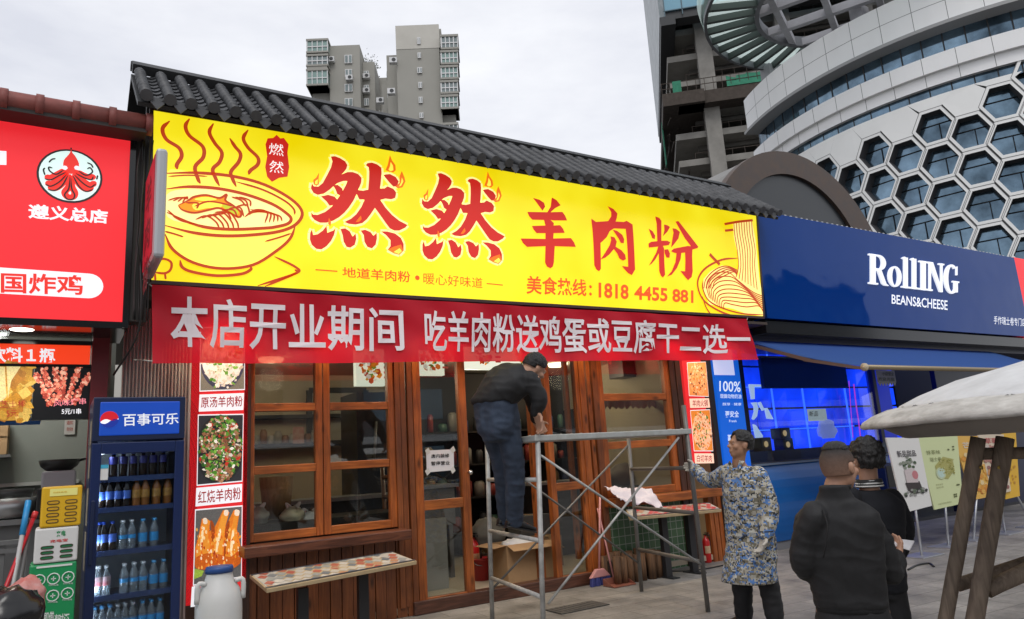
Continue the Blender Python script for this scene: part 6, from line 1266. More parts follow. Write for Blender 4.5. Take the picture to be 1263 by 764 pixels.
m_.build('backrest', CW, ch)
bk = thing('basket', 'tall brown wicker basket inside the left window', 'basket', (2.4, 8.7, .7)); p = P(341, 640, 8.7); m_ = MB(); zb_ = P(341, 640, 8.7).z; zt = P(341, 588, 8.7).z; m_.lathe(V((p.x, 8.7, zb_)), [(0, 0), (.14, 0), (.19, zt - zb_), (.17, zt - zb_), (.13, .03)], 20); m_.build('wicker', mat('wicker', (.26, .15, .07), .7, var=.7, vscale=30, stretch=(1, 1, .25)), bk)
tb = thing('window_counter', 'low wooden counter just inside the left window', 'counter', (2.4, 8.5, .1)); m_ = MB(); m_.box(1.8, 3.6, 8.2, 9.0, .1, P(341, 642, 8.7).z); m_.build('counter_front', DKW, tb)
FILM = mat('white_film', (.6, .6, .6), .4)
for k, (px, s_, lab) in enumerate(((317, .15, 'grey white plastic bag on the left inside the left window'), (361, .16, 'pale plastic bag with tied handles inside the left window'), (382, .12, 'small white plastic bag at the middle mullion of the left window'))):
    p = P(px, 650, 8.4); s_ *= .72; p.z = P(px, 646, 8.4).z + s_ * .55; o = lump('plastic_bag', lab, 'bag', p, (s_ * 1.1, s_, s_), mat('bag_grey_%d' % k, ((.3, .28, .25), (.42, .39, .3), (.55, .55, .55))[k], .5), 30 + k)
    m_ = MB(); m_.tube(smooth_pts([p + V((-.05, 0, s_ * .8)), p + V((-.07, 0, s_ * 1.35)), p + V((-.02, 0, s_ * 1.0))], 4), .014, 6); m_.tube(smooth_pts([p + V((.05, 0, s_ * .8)), p + V((.08, 0, s_ * 1.35)), p + V((.03, 0, s_ * 1.0))], 4), .014, 6); m_.build('handle', FILM, o)
# cool-box shape behind the door glass and paper notice on the door
sk = thing('steel_sink', 'stainless prep unit seen behind the glass of the open door', 'prep unit', (4.4, 9.6, .1)); x0, x1 = P(515, 600, 9.4).x, P(560, 600, 9.4).x; m_ = MB(); m_.box(x0, x1, 9.4, 10.0, .8, 1.3); m_.build('body', mat('dull_steel', (.2, .2, .2), .45, .5), sk); m_ = MB(); m_.box(x0 - .05, x1 + .05, 9.35, 10.05, 1.3, 1.35); m_.build('top', mat('stainless', (.42, .42, .42), .35, .9), sk)
for x in (x0 + .05, x1 - .05): m_ = MB(); m_.box(x - .03, x + .03, 9.45, 9.95, .1, .8); m_.build('leg', mat('dull_steel', (.2, .2, .2), .45), sk)
fb = thing('grey_partition', 'frosted grey panel standing behind the lower pane of the open door', 'panel', (4, 8.8, .1)); m_ = MB(); m_.box(P(519, 680, 8.7).x, P(552, 680, 8.7).x, 8.7, 8.76, .1, P(535, 640, 8.7).z); m_.build('panel', mat('grey_frosted', (.3, .3, .29), .3, var=.3, vscale=2), fb)
pn_ = thing('paper_notice', 'white paper notice taped on the glass of the open door', 'notice', P(542, 570, YW)); m_ = MB(); q = quadpx((525, 556), (559, 554.5), (559.5, 580), (526, 583), YW, -.012); m_.prism(q, V((0, .002, 0))); m_.build('sheet', mat('white_sheet', (.68, .68, .7), .6), pn_)
m_ = MB(); textpx(m_, '店内装修', (531, 560.5, 565.5, 553.5, 559.5, 564.5), YW, .02, -.016); m_.build('lettering', mat('ink_black', (.03, .03, .035), .6), pn_); m_ = MB(); textpx(m_, '暂停营业', (531, 569.5, 574.5, 554, 568.5, 573.5), YW, .02, -.016); m_.build('lettering', mat('ink_black', (.03, .03, .035), .6), pn_)
m_ = MB()
for (px, py) in ((527, 557), (558, 555), (527, 582), (558, 580)): c = P(px, py, YW) + V((0, -.0135, 0)); m_.quad(c + V((-.035, 0, .01)), c + V((.01, 0, .045)), c + V((.035, 0, -.01)), c + V((-.01, 0, -.045)))
m_.build('tape', mat('pale_tape', (.6, .6, .56), .3), pn_)
# round lamps added on the ceiling to brighten the shop interior
for (x, y) in ((2.6, 10.6), (5.6, 10.2), (7.6, 10.6)):
    o = thing('added_lamp', 'round warm lamp added to brighten the inside of the noodle shop', 'light', (x, y, CEIL), 'added lamps inside the noodle shop'); m_ = MB(); m_.lathe(V((x, y, CEIL - .05)), [(0, 0), (.16, .0), (.18, .05)], 20); m_.build('diffuser', lit('warm_diffuser', (1, .82, .55), 4), o)
    l_ = bpy.data.lights.new('ceiling_fill', 'POINT'); l_.energy = 20; l_.color = (1, .82, .58); l_.shadow_soft_size = .18; o_ = bpy.data.objects.new('ceiling_fill', l_); COL.objects.link(o_); o_.parent = o; o_.location = (0, 0, -.3)

# ================================================================== SCAFFOLD
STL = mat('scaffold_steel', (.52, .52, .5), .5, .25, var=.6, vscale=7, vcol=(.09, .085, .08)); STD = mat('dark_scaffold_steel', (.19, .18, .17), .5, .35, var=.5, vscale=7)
sf = thing('scaffold', 'grey steel frame scaffold standing in front of the open shop door', 'scaffold', (4.9, 6.4, 0))
yn, yf = 5.68, 7.05
B0, B1 = V((3.70, yn, 0)), P(663, 536, yn); A0, A1 = V((3.98, yf, 0)), P(599.5, 508, yf); D0, D1 = V((5.69, yn, 0)), P(843, 500, yn); C0, C1 = V((6.02, yf, 0)), P(775, 541, yf)
def xat(p, q, z): return lerp(p, q, (z - p.z) / (q.z - p.z))
def end_frame(n0, n1, f0, f1, rungs, m, top):
    e = MB().tube([n0, n1], .024, 10).build('standard', m, sf); MB().tube([f0, f1], .024, 10).build('standard', m, sf)
    for z in rungs:
        o = MB(); o.tube([xat(n0, n1, z), xat(f0, f1, z)], .021, 8); o.build('rung', m, e)
    return e
zp = P(663, 537, yn).z
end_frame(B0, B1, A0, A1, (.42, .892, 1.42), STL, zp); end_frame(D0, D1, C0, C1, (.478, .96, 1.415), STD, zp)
# deck: a narrow galvanised plank between the frames
pl = [P(665, 537, yn) + V((-.02, .02, 0)), P(843, 521, yn) + V((.02, .02, 0))]; zk = (pl[0].z + pl[1].z) / 2; m_ = MB()
a, b = V((B1.x - .05, yn + .02, pl[0].z)), V((D1.x + .05, yn + .02, pl[0].z)); m_.box(a.x, b.x, yn - .03, yn + .42, a.z - .055, a.z); dk = m_.build('deck_plank', mat('galvanised', (.46, .48, .47), .5, .3, var=.5, vscale=12, vcol=(.28, .26, .22)), sf, .008)
m_ = MB(); m_.tube([xat(B0, B1, zk - .06), xat(A0, A1, zk - .03)], .021, 8); m_.tube([xat(D0, D1, zk - .06), xat(C0, C1, zk - .03)], .021, 8); m_.build('top_rung', STD, sf)
rnd = random.Random(4); m_ = MB()
for k in range(60): x = rnd.uniform(a.x, b.x); y = rnd.uniform(yn, yn + .38); m_.ball(V((x, y, a.z)), rnd.uniform(.006, .02), None, rnd.uniform(.004, .012), 6, 4)
m_.build('dry_mortar', mat('mortar_crumbs', (.35, .32, .27), .9), dk)
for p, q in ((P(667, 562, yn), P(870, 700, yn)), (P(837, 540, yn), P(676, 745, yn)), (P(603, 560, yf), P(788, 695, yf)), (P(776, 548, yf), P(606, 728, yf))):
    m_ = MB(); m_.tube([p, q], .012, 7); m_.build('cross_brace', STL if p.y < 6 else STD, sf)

# clutter on the floor inside the doorway
for (px, y, w2, h, cc, lab) in ((612, 9.3, .2, .34, (.3, .19, .1), 'small closed carton on the doorway floor left of the open box'), (672, 9.2, .2, .42, (.24, .15, .08), 'tall brown carton standing behind the right side of the open box'), (655, 9.6, .26, .7, (.12, .13, .14), 'dark grey crate at the back of the doorway floor')):
    x = P(px, 690, y).x; o = thing('floor_carton', lab, 'box', (x, y, .1)); m_ = MB(); m_.box(x - w2, x + w2, y - .18, y + .18, .102, .1 + h); m_.build('box', mat('carton_%d' % int(px), cc, .85, var=.25, vscale=6), o, .008); m_ = MB(); m_.box(x - .03, x + .03, y - .184, y + .184, .104, .104 + h); m_.build('tape', mat('tape_brown', (.45, .3, .15), .3), o)
x = P(598, 690, 8.8).x; o = thing('red_bucket', 'red plastic bucket beside the extinguisher in the doorway', 'bucket', (x, 8.9, .1)); m_ = MB(); m_.lathe(V((x, 8.9, .1)), [(0, 0), (.1, 0), (.135, .26), (.142, .26), (.142, .28), (.128, .28), (.095, .02), (0, .02)], 20); m_.build('pail', mat('bucket_red', (.4, .03, .03), .4), o); m_ = MB(); m_.tube(smooth_pts([V((x - .14, 8.9, .36)), V((x - .1, 8.8, .3)), V((x + .1, 8.8, .3)), V((x + .14, 8.9, .36))], 4), .006, 6); m_.build('handle', mat('dull_steel', (.2, .2, .2), .45), o)
lump('grocery_bag', 'pale crumpled grocery bag on the doorway floor behind the red bucket', 'bag', V((P(606, 690, 9.0).x, 9.15, .24)), (.15, .14, .17), mat('grocery_film', (.5, .46, .4), .5), 41, amp=.35)
# ================================================================== BLUE CAFE
YB_ = 7.35
cf = thing('blue_cafe', 'blue glass fronted cafe under the dark blue sign right of the noodle shop', 'cafe', (12, 8, 0))
BLUE = mat('gloss_navy', (.004, .012, .075), .12, var=.3, vscale=2); BLUED = mat('deep_navy', (.004, .008, .04), .35)
sgn = thing('cafe_sign', 'glossy dark blue sign panel with white raised roman lettering', 'sign', P(1100, 400, YB_))
S4 = [P(929, 262, YB_), P(1262, 318, YB_), P(1265, 414, YB_), P(941, 394, YB_)]
zt = (S4[0].z + S4[1].z) / 2; zb_ = (S4[3].z + S4[2].z) / 2; xs0, xs1 = S4[0].x + .0, P(1259.5, 360, YB_).x
gl = bpy.data.materials.new('blue_gloss_panel'); gl.use_nodes = True; t = gl.node_tree; b = t.nodes['Principled BSDF']; b.inputs['Base Color'].default_value = (.001, .036, .22, 1); b.inputs['Roughness'].default_value = .04; b.inputs['Specular IOR Level'].default_value = .3; b.inputs['Specular Tint'].default_value = (.15, .45, 1, 1)
tcn = t.nodes.new('ShaderNodeTexCoord'); z = t.nodes.new('ShaderNodeTexNoise'); z.inputs['Scale'].default_value = .9; z.inputs['Detail'].default_value = 2; bp = t.nodes.new('ShaderNodeBump'); bp.inputs['Strength'].default_value = .25; bp.inputs['Distance'].default_value = .06; t.links.new(tcn.outputs['Object'], z.inputs['Vector']); t.links.new(z.outputs[0], bp.inputs['Height']); t.links.new(bp.outputs[0], b.inputs['Normal'])
m_ = MB(); m_.box(xs0, xs1, YB_, YB_ + .3, zb_, zt); m_.build('panel', gl, sgn)
m_ = MB(); m_.box(xs0, xs1 + 8, YB_ + .05, YB_ + .32, zb_ - .22, zb_ - .03); m_.box(xs0, xs1, YB_ + .1, YB_ + .3, zt, zt + .03); m_.build('black_rail', mat('gloss_black', (.012, .012, .013), .12), sgn)
m_ = MB(); rnd = random.Random(2)
for k in range(60): x = lerp(xs0, xs1, k / 60); m_.lathe(V((x, YB_ + .15, zt + .03)), [(.03, 0), (.022, .05), (0, .06)], 6)
m_.build('lamp_row', mat('grey_knob', (.35, .36, .38), .4), sgn)
# serif lettering: R o l l I N G drawn as solid shapes with serifs
def glyph(mb, polys, q, dep=.03):
    tl, tr, br, bl_ = q
    for pts in polys:
        pw = [lerp(lerp(bl_, br, x), lerp(tl, tr, x), y) for x, y in pts]; mb.prism([p + V((0, -dep, 0)) for p in pw], V((0, dep, 0)))
def ringp(cx, cy, rx, ry, ix, iy, n=20, a0=0, a1=360):
    out = []
    for k in range(n):
        a, b = math.radians(lerp(a0, a1, k / n)), math.radians(lerp(a0, a1, (k + 1) / n)); out.append([(cx + rx * math.cos(a), cy + ry * math.sin(a)), (cx + rx * math.cos(b), cy + ry * math.sin(b)), (cx + ix * math.cos(b), cy + iy * math.sin(b)), (cx + ix * math.cos(a), cy + iy * math.sin(a))])
    return out
R_ = lambda x0, y0, x1, y1: [(x0, y0), (x1, y0), (x1, y1), (x0, y1)]
GL_ = {'R': [R_(.1, 0, .34, 1), R_(0, 0, .46, .05), R_(0, .95, .5, 1), R_(.3, .47, .55, .54)] + ringp(.5, .74, .36, .26, .14, .2, 14, -90, 90) + [[(.42, .5), (.62, .5), (.88, .06), (1.02, .0), (.78, 0), (.66, .05)]],
 'o': ringp(.5, .34, .5, .35, .22, .3), 'l': [R_(.28, 0, .72, 1.04), R_(0, 0, 1, .05), [(.0, 1.0), (.4, .96), (.4, 1.06), (.2, 1.05)]], 'I': [R_(.25, 0, .75, 1), R_(0, 0, 1, .05), R_(0, .95, 1, 1)],
 'N': [R_(.1, 0, .2, 1), R_(.8, 0, .9, 1), [(.06, 1), (.32, 1), (.9, 0), (.72, 0)], R_(0, 0, .3, .05), R_(0, .95, .26, 1), R_(.66, .95, 1, 1)],
 'G': ringp(.5, .5, .5, .52, .24, .45, 18, 55, 325) + [R_(.66, .05, .9, .42), R_(.55, .39, 1, .44), [(.8, .66), (.88, .66), (.88, .98), (.8, .9)]]}
LW = lit('lit_sign_white', (.85, .88, .95), .7); m_ = MB()
lx = [('R', 1070, 1094.5), ('o', 1094, 1110.5), ('l', 1110.5, 1121), ('l', 1121, 1131.5), ('I', 1132, 1143), ('N', 1142.5, 1163), ('G', 1163, 1181.5)]
for c_, a, b in lx:
    ft, fb_ = (lambda x: 313.5 + (x - 1071) * .138), (lambda x: 350.5 + (x - 1071) * .115)
    glyph(m_, GL_[c_], [P(a, ft(a), YB_), P(b, ft(b), YB_), P(b, fb_(b), YB_), P(a, fb_(a), YB_)])
m_.build('raised_letters', LW, sgn); m_ = MB(); textpx(m_, 'BEANS&CHEESE', (1099, 363.5, 375, 1168, 371, 383), YB_, .012, -.012); m_.build('small_letters', LW, sgn, fix=False); m_ = MB(); textpx(m_, '手作瑞士卷专门店', (1225, 390, 400, 1264, 393.5, 403), YB_, .0, -.012); m_.build('small_letters', LW, sgn, fix=False)
rp2 = thing('side_sign', 'narrow red sign panel at the right end of the dark blue cafe sign', 'sign', P(1262, 380, YB_)); m_ = MB(); m_.box(xs1 + .01, xs1 + 6, YB_ + .02, YB_ + .3, zb_, zt + .02); m_.build('panel', lit('lit_red_face', (.78, .022, .03), .82), rp2)
# walls behind
m_ = MB(); m_.box(9.3, 30, YB_ + .32, 9.0, 3.2, zt - .05); m_.box(9.35, 30, 11.5, 11.6, 0, 4); m_.build('wall', BLUED, cf)
m_ = MB(); m_.box(9.35, 30, 8.3, 11.5, .0, .06); m_.build('floor', mat('dark_floor', (.03, .03, .035), .4), cf)
# blue standing panel with white text next to the noodle shop
YPn = 7.9
bp_ = thing('standing_sign', 'upright lit blue panel with white text beside the orange lightbox', 'sign', P(905, 560, YPn)); xa, xb_ = P(889, 530, YPn).x, P(921, 530, YPn).x; z1 = 3.1; z0 = .5
m_ = MB(); m_.box(xa, xb_, YPn, YPn + .08, z0, z1); m_.build('blue_face', lit('lit_panel_blue', (.006, .12, .68), .6), bp_)
m_ = MB(); m_.box(xa, xb_ - .12, YPn - .006, YPn, P(905, 463, YPn).z, z1); m_.build('white_head', lit('lit_lilac_white', (.55, .6, .9), .7), bp_)
m_ = MB(); textpx(m_, '100%', (887, 470, 483, 913, 471, 484), YPn, .012, -.006); textpx(m_, '现做动物奶油', (888, 486, 491.5, 914, 486.5, 492), YPn, .006, -.006); textpx(m_, '醇厚 · 健康', (891, 497, 500.5, 914, 497, 500.5), YPn, 0, -.006); textpx(m_, '更安全', (894, 507, 515, 911, 507, 515), YPn, .01, -.006); textpx(m_, 'Fresh', (899, 518, 521, 908, 518, 521), YPn, 0, -.006); textpx(m_, '更美味', (897, 536, 547, 913, 536, 547), YPn, .01, -.006); m_.build('lettering', lit('lit_pale_blue', (.7, .8, .95), .7), bp_, fix=False)
# window wall: blue lit tiles behind glass
YG = 8.3
xg0, xg1 = P(925, 520, YG).x, P(1085, 520, YG).x; zg0, zg1 = P(1000, 585, YG).z, 3.3
tile = bpy.data.materials.new('blue_backlit_tile'); tile.use_nodes = True; t = tile.node_tree; b = t.nodes['Principled BSDF']; tcn = t.nodes.new('ShaderNodeTexCoord'); z = t.nodes.new('ShaderNodeTexNoise'); z.inputs['Scale'].default_value = 1.1; z.inputs['Detail'].default_value = 3; t.links.new(tcn.outputs['Object'], z.inputs['Vector'])
r = t.nodes.new('ShaderNodeValToRGB'); r.color_ramp.elements[0].position = .3; r.color_ramp.elements[0].color = (.002, .012, .24, 1); r.color_ramp.elements[1].position = .68; r.color_ramp.elements[1].color = (.006, .05, .85, 1); t.links.new(z.outputs[0], r.inputs[0]); t.links.new(r.outputs[0], b.inputs['Emission Color']); b.inputs['Emission Strength'].default_value = 1.7; b.inputs['Base Color'].default_value = (.003, .01, .1, 1); b.inputs['Roughness'].default_value = .08
tw = thing('tile_wall', 'wall of glossy backlit blue glass tiles with reflected letters put in as white shapes in the cafe', 'wall', ((xg0 + xg1) / 2, 9, 0)); YT = 8.75
xt0, xt1 = P(915, 520, YT).x, P(1110, 520, YT).x; nx, nz = 11, 6; zt0, zt1 = P(1000, 580, YT).z, 3.35; m_ = MB(); rnd = random.Random(12)
for i in range(nx):
    for j in range(nz):
        a, b = lerp(xt0, xt1, i / nx) + .02, lerp(xt0, xt1, (i + 1) / nx) - .02; c, d = lerp(zt0, zt1, j / nz) + .02, lerp(zt0, zt1, (j + 1) / nz) - .02; o1, o2 = rnd.uniform(-.02, .02), rnd.uniform(-.02, .02)
        m_.prism([V((a, YT + o1, c)), V((b, YT - o1, c)), V((b, YT + o2, d)), V((a, YT - o2, d))], V((0, .05, 0)))
m_.build('glass_tile', tile, tw); m_ = MB(); m_.box(xt0, xt1, YT + .06, YT + .1, zt0, zt1); m_.build('backing', BLUED, tw)
m_ = MB()
for j in range(nz + 1): 
    if j % 2 == 0: m_.box(xt0, xt1 - 1.6, YT - .03, YT + .0, lerp(zt0, zt1, j / nz) - .012, lerp(zt0, zt1, j / nz) + .012)
for i in (2, 4, 7, 9): m_.box(lerp(xt0, xt1, i / nx) - .01, lerp(xt0, xt1, i / nx) + .01, YT - .03, YT, zt0, zt1)
m_.build('neon_line', lit('lit_neon_blue', (.05, .18, 1), 1.3), tw)
m_ = MB(); qT = lambda pts: [P(a, b, YT - .06) for a, b in sc(pts, 875, 430, 4.493)]
for pts in ([(222,198),(290,200),(290,212),(250,212),(252,280),(236,282)], [(235,300),(262,298),(272,330),(265,375),(248,395),(240,390),(252,350),(250,320)], [(310,330),(322,330),(356,392),(322,388)], [(245,420),(258,425),(298,485),(290,508),(262,505)], [(272,300),(285,296),(306,340),(296,345)]): m_.prism(qT(pts), V((0, .03, 0)))
m_.build('reflected_letter', lit('lit_reflected_letter', (.6, .75, .9), .75), tw, fix=True)  # reflection of letters put in as pale glowing shapes
m_ = MB(); m_.box(xg0 - .1, xg0, YG, YG + .1, 0, 3.3); m_.box(xg1, xg1 + .1, YG, YG + .1, 0, 3.3)
m_.box(xg0, xg1, YG, YG + .08, zg0 - .05, zg0); fr_ = m_.build('window_frame', BLUED, cf); m_ = MB(); m_.box(xg0, xg1, YG + .03, YG + .04, zg0, 3.25); m_.build('pane', glass('cafe_glass', (.8, .86, .95), .08), fr_)
tv = thing('menu_screen', 'wide switched off black screen hanging inside the cafe window', 'screen', P(985, 465, 8.5)); a, b = P(938, 446, 8.5), P(1046, 479, 8.5); m_ = MB(); m_.box(a.x, b.x, 8.48, 8.56, b.z, a.z + .1); m_.build('screen', mat('screen_black', (.006, .007, .012), .15), tv, .01); m_ = MB(); m_.box(a.x, b.x, 8.475, 8.48, b.z, b.z + .02); m_.build('bezel', LBLACK, tv)
pk = lit('lit_magenta', (.7, .05, .6), .9); ne = thing('neon_strip', 'thin magenta neon strip at the right edge of the cafe window', 'neon', P(1058, 500, 8.6)); m_ = MB(); m_.tube(smooth_pts([P(1053, 474, 8.6), P(1056, 500, 8.6), P(1059, 520, 8.6), P(1062, 545, 8.6)], 3), .012, 6); m_.tube([P(1047, 470, 8.6), P(1052, 540, 8.6)], .008, 6); m_.build('tube', pk, ne)
bd_ = thing('menu_sheet', 'small menu sheet, given a pale glow, standing inside the cafe window', 'menu', P(1008, 510, 8.55)); a, b = P(995, 505, 8.55), P(1020, 519, 8.55); m_ = MB(); m_.box(a.x, b.x, 8.54, 8.55, b.z, a.z); m_.build('sheet', lit('glowing_menu_sheet', (.6, .66, .55), .5, var=.6, vscale=12), bd_); m_ = MB(); textpx(m_, '新品', (998, 507.5, 514, 1009, 507, 513.5), 8.535); m_.build('lettering', LBLACK, bd_)  # paper sheet given its own glow to look lighter
# counter with dark glazed display and blue front
zc0, zc1 = P(1000, 567, 8.0).z, P(1000, 556, 8.1).z; xc0, xc1 = P(930, 600, 8.0).x, P(1100, 600, 8.0).x; zf = P(985, 571, 7.95).z
co = thing('cafe_counter', 'bright blue panelled counter below the cafe window', 'counter', ((xc0 + xc1) / 2, 8, 0)); m_ = MB(); prf = [(8.28, .12)] + [(8.02 - .14 * math.sin(math.pi * (.12 + .8 * k / 10)), lerp(.12, zf, k / 10)) for k in range(11)] + [(8.28, zf)]; m_.prism([V((xc0, a, b)) for a, b in prf], V((xc1 - xc0, 0, 0))); m_.build('blue_front', mat('bright_blue_panel', (.008, .12, .42), .18, var=.25, vscale=1.5, vcol=(.004, .05, .2), stretch=(1, 1, 6)), co, .01)
m_ = MB(); m_.box(xc0, xc1, 7.93, 8.28, zf + .001, zf + .03); m_.build('worktop', mat('blue_grey_top', (.15, .2, .28), .3), co); m_ = MB(); m_.box(xc0, xc1, 7.99, 8.25, 0, .12); m_.build('plinth', mat('grey_plinth', (.18, .18, .19), .5), co)
dsp = thing('pastry_display', 'low dark glass display with boxes and lamps on the cafe counter', 'display', ((xc0 + xc1) / 2, 8.15, zf)); m_ = MB(); zt2 = zf + .22; m_.box(xc0, xg1, 8.0, 8.26, zf + .03, zf + .05); m_.box(xc0, xg1, 8.24, 8.26, zf + .05, zt2); m_.build('tray', mat('display_dark', (.06, .06, .075), .3, var=.5, vscale=6), dsp); m_ = MB(); m_.box(xc0, xg1, 8.0, 8.01, zf + .05, zt2); m_.build('pane', glass('cafe_glass', (.8, .86, .95), .08), dsp)
for k, (px, y0, y1, cc, lab) in enumerate(((968, 528, 541, (.05, .045, .04), 'brown cake box with round pale emblem on the cafe counter'), (972, 541, 556, (.02, .02, .025), 'black coffee grinder standing on the cafe counter'), (945, 540, 556, (.22, .15, .06), 'amber lit gift tin on the left end of the cafe counter'))):
    o = thing('cake_box' if k != 1 else 'coffee_grinder', lab, 'box' if k != 1 else 'grinder', P(px, y1, 8.4)); a, b = P(px - 7, y0, 8.4), P(px + 7, y1, 8.4); m_ = MB(); m_.box(a.x, b.x, 8.38, 8.6, b.z - (.2 if k else 0), a.z); m_.build('body', mat('cafe_item_%d' % k, cc, .4), o, .02); m_ = MB(); c = P(px, (y0 + y1) / 2, 8.37); m_.lathe(c, [(0, 0), (.05, 0), (.05, .004)], 16, axis=-YY); m_.build('emblem', lit('lit_amber_disc', (.9, .6, .25), .5), o)
lump('cafe_bag', 'white paper bags, given a lilac glow, piled behind the cafe window', 'bag', P(1020, 530, 8.6), (.22, .12, .2), lit('glowing_lilac_bag', (.3, .36, .75), .5), 19)  # blue light of the cafe put into the bags' colour and glow
# recessed dark doorway and inner blue wall to the right of the window
m_ = MB(); m_.box(xg1 + .1, xg1 + .5, 8.3, 8.5, 0, 3.3); m_.build('lit_pilaster', lit('lit_deep_blue', (.002, .02, .45), .5), cf)
m_ = MB(); m_.box(xg1 + .5, xg1 + 2.2, 9.2, 9.3, 0, 3.3); m_.box(xg1 + 2.2, 30, 8.3, 8.4, 0, 3.3); m_.build('dark_front', BLUED, cf)
# awning
aw = thing('awning', 'blue cloth awning stretched out below the cafe sign', 'awning', (12, 6.8, 2.9)); YA0, YA1 = 7.6, 5.98
zA0 = P(935, 421, 7.6).z; pA = P(1068, 452.5, YA1); zA1 = pA.z; xA0 = P(922, 425, 7.6).x; xA1 = 16.5
m_ = MB(); n_ = 24; ps = []
for i in range(n_ + 1):
    row = []
    for j in range(9):
        u, v = i / n_, j / 8; row.append(V((lerp(lerp(xA0, pA.x, v), xA1, u), lerp(YA0, YA1, v), lerp(zA0, zA1, v) - .06 * math.sin(math.pi * v) + .012 * math.sin(u * 40) * v)))
    ps.append(row)
for i in range(n_):
    for j in range(8): m_.quad(ps[i][j], ps[i + 1][j], ps[i + 1][j + 1], ps[i][j + 1])
me = m_.mesh('cloth'); bm = bmesh.new(); bm.from_mesh(me); bmesh.ops.remove_doubles(bm, verts=bm.verts, dist=1e-5)
for f_ in bm.faces: f_.smooth = True
bm.to_mesh(me); bm.free()
ac = bpy.data.materials.new('blue_awning_cloth'); ac.use_nodes = True; t = ac.node_tree; t.nodes.clear(); n = t.nodes.new; l = t.links.new; o_ = n('ShaderNodeOutputMaterial'); d_ = n('ShaderNodeBsdfDiffuse'); d_.inputs[0].default_value = (.1, .2, .48, 1); e_ = n('ShaderNodeBsdfTranslucent'); e_.inputs[0].default_value = (.14, .28, .65, 1); x_ = n('ShaderNodeMixShader'); x_.inputs[0].default_value = .55; l(d_.outputs[0], x_.inputs[1]); l(e_.outputs[0], x_.inputs[2]); l(x_.outputs[0], o_.inputs[0])
o = put('cloth', me, ac, aw); s_ = o.modifiers.new('thickness', 'SOLIDIFY'); s_.thickness = .004
m_ = MB(); m_.tube([pA + V((-.05, -.02, -.01)), V((xA1, YA1 - .02, zA1 - .01))], .035, 10); m_.build('front_bar', mat('brass_bar', (.3, .24, .15), .45, .4), aw); m_ = MB(); m_.lathe(pA + V((-.05, -.02, -.01)), [(0, 0), (.055, 0), (.055, .03), (0, .035)], 14, axis=-XX); m_.build('end_cap', mat('pale_cap', (.5, .42, .3), .5), aw)
m_ = MB(); m_.bar(V((xA0, YA0, zA0 - .06)), lerp(V((xA0, YA0, zA0)), pA, .55) - UP * .09, .05, .05, UP); m_.bar(lerp(V((xA0, YA0, zA0)), pA, .5) - UP * .1, pA - UP * .03, .045, .045, UP); m_.build('folding_arm', mat('rust_arm', (.14, .09, .075), .5, .3), aw)
hs = thing('hanging_sign', 'small square sign with pale lettering hanging under the awning bar', 'sign', P(1092, 475, 6.3)); a, b = P(1080, 457, 6.3), P(1104, 472, 6.3); m_ = MB(); m_.box(a.x, b.x, 6.28, 6.3, b.z, a.z); m_.build('board', mat('pale_grey_board', (.3, .3, .29), .6), hs)
m_ = MB(); 
for k in range(6): x = lerp(a.x, b.x, (k + .5) / 6); m_.prism([V((x - (b.x - a.x) / 12, 6.285, b.z)), V((x + (b.x - a.x) / 12, 6.285, b.z)), V((x, 6.285, b.z - .05))], V((0, .01, 0)))
m_.build('hem', mat('pale_grey_board', (.3, .3, .29), .6), hs); m_ = MB(); textpx(m_, '小店营业', (1088, 459, 463.5, 1102, 459.5, 464), 6.28, .01, -.004); textpx(m_, '欢迎光临', (1083, 465.5, 470, 1103, 466, 470.5), 6.28, .01, -.004); m_.build('lettering', mat('board_ink', (.05, .06, .05), .6), hs)
# blue crates / seat by the cafe door
cr = thing('blue_cabinet', 'dark blue open cabinet beside the cafe door behind the man with striped collar', 'cabinet', P(1098, 620, 7.7)); a, b = P(1090, 572, 7.7), P(1108, 600, 7.7); m_ = MB(); m_.box(a.x, b.x, 7.7, 8.1, 0, a.z); m_.build('case', mat('cabinet_blue', (.008, .02, .12), .4), cr); m_ = MB(); m_.box(a.x + .04, b.x - .04, 7.69, 7.7, b.z, a.z - .05); m_.build('opening_shade', LBLACK, cr)  # black sheet on the front stands in for shade inside the cabinet

# ================================================================== POSTER STANDS
ALU = mat('brushed_alu', (.45, .46, .48), .4, .7)
def stand(label, base_px, y, tl, tr, br, bl_, painter, border=(.7, .69, .67)):
    bc = PZ(*base_px, 0); y = bc.y; o = thing('poster_stand', label, 'poster stand', bc)
    m_ = MB(); m_.box(bc.x - .26, bc.x + .26, bc.y - .17, bc.y + .17, .0, .015); m_.build('base_plate', ALU, o, .004)
    q = [P(*k, y) for k in (tl, tr, br, bl_)]; mid = (q[2] + q[3]) / 2; m_ = MB(); m_.tube([bc + UP * .01, mid + UP * .3 + V((0, .03, 0))], .018, 8); m_.build('pole', ALU, o)
    m_ = MB(); m_.prism(q, V((0, .02, 0))); m_.build('board', mat('board_%02d%02d%02d' % tuple(int(c * 99) for c in border), border, .5), o); m_ = MB(); g = lambda u, v: lerp(lerp(q[0], q[1], u), lerp(q[3], q[2], u), v) + V((0, -.004, 0)); painter(m_, g, q); m_.build('poster_print', PRINTD, o, fix=False)
    return o
def gblob(m_, g, cu, cv, ru, rv, col, lift, n=16, rot=0):
    m_.col = col; m_.quad(*[g(cu + ru * math.cos(6.283 * k / n), cv + rv * math.sin(6.283 * k / n)) + V((0, -lift, 0)) for k in range(n)])
def gtext(m_, g, s_, u0, v0, u1, v1, col, lift=.003, bold=.01): m_.col = col; text(m_, s_, *[g(a, b) + V((0, -lift, 0)) for a, b in ((u0, v0), (u1, v0), (u1, v1), (u0, v1))], bold)
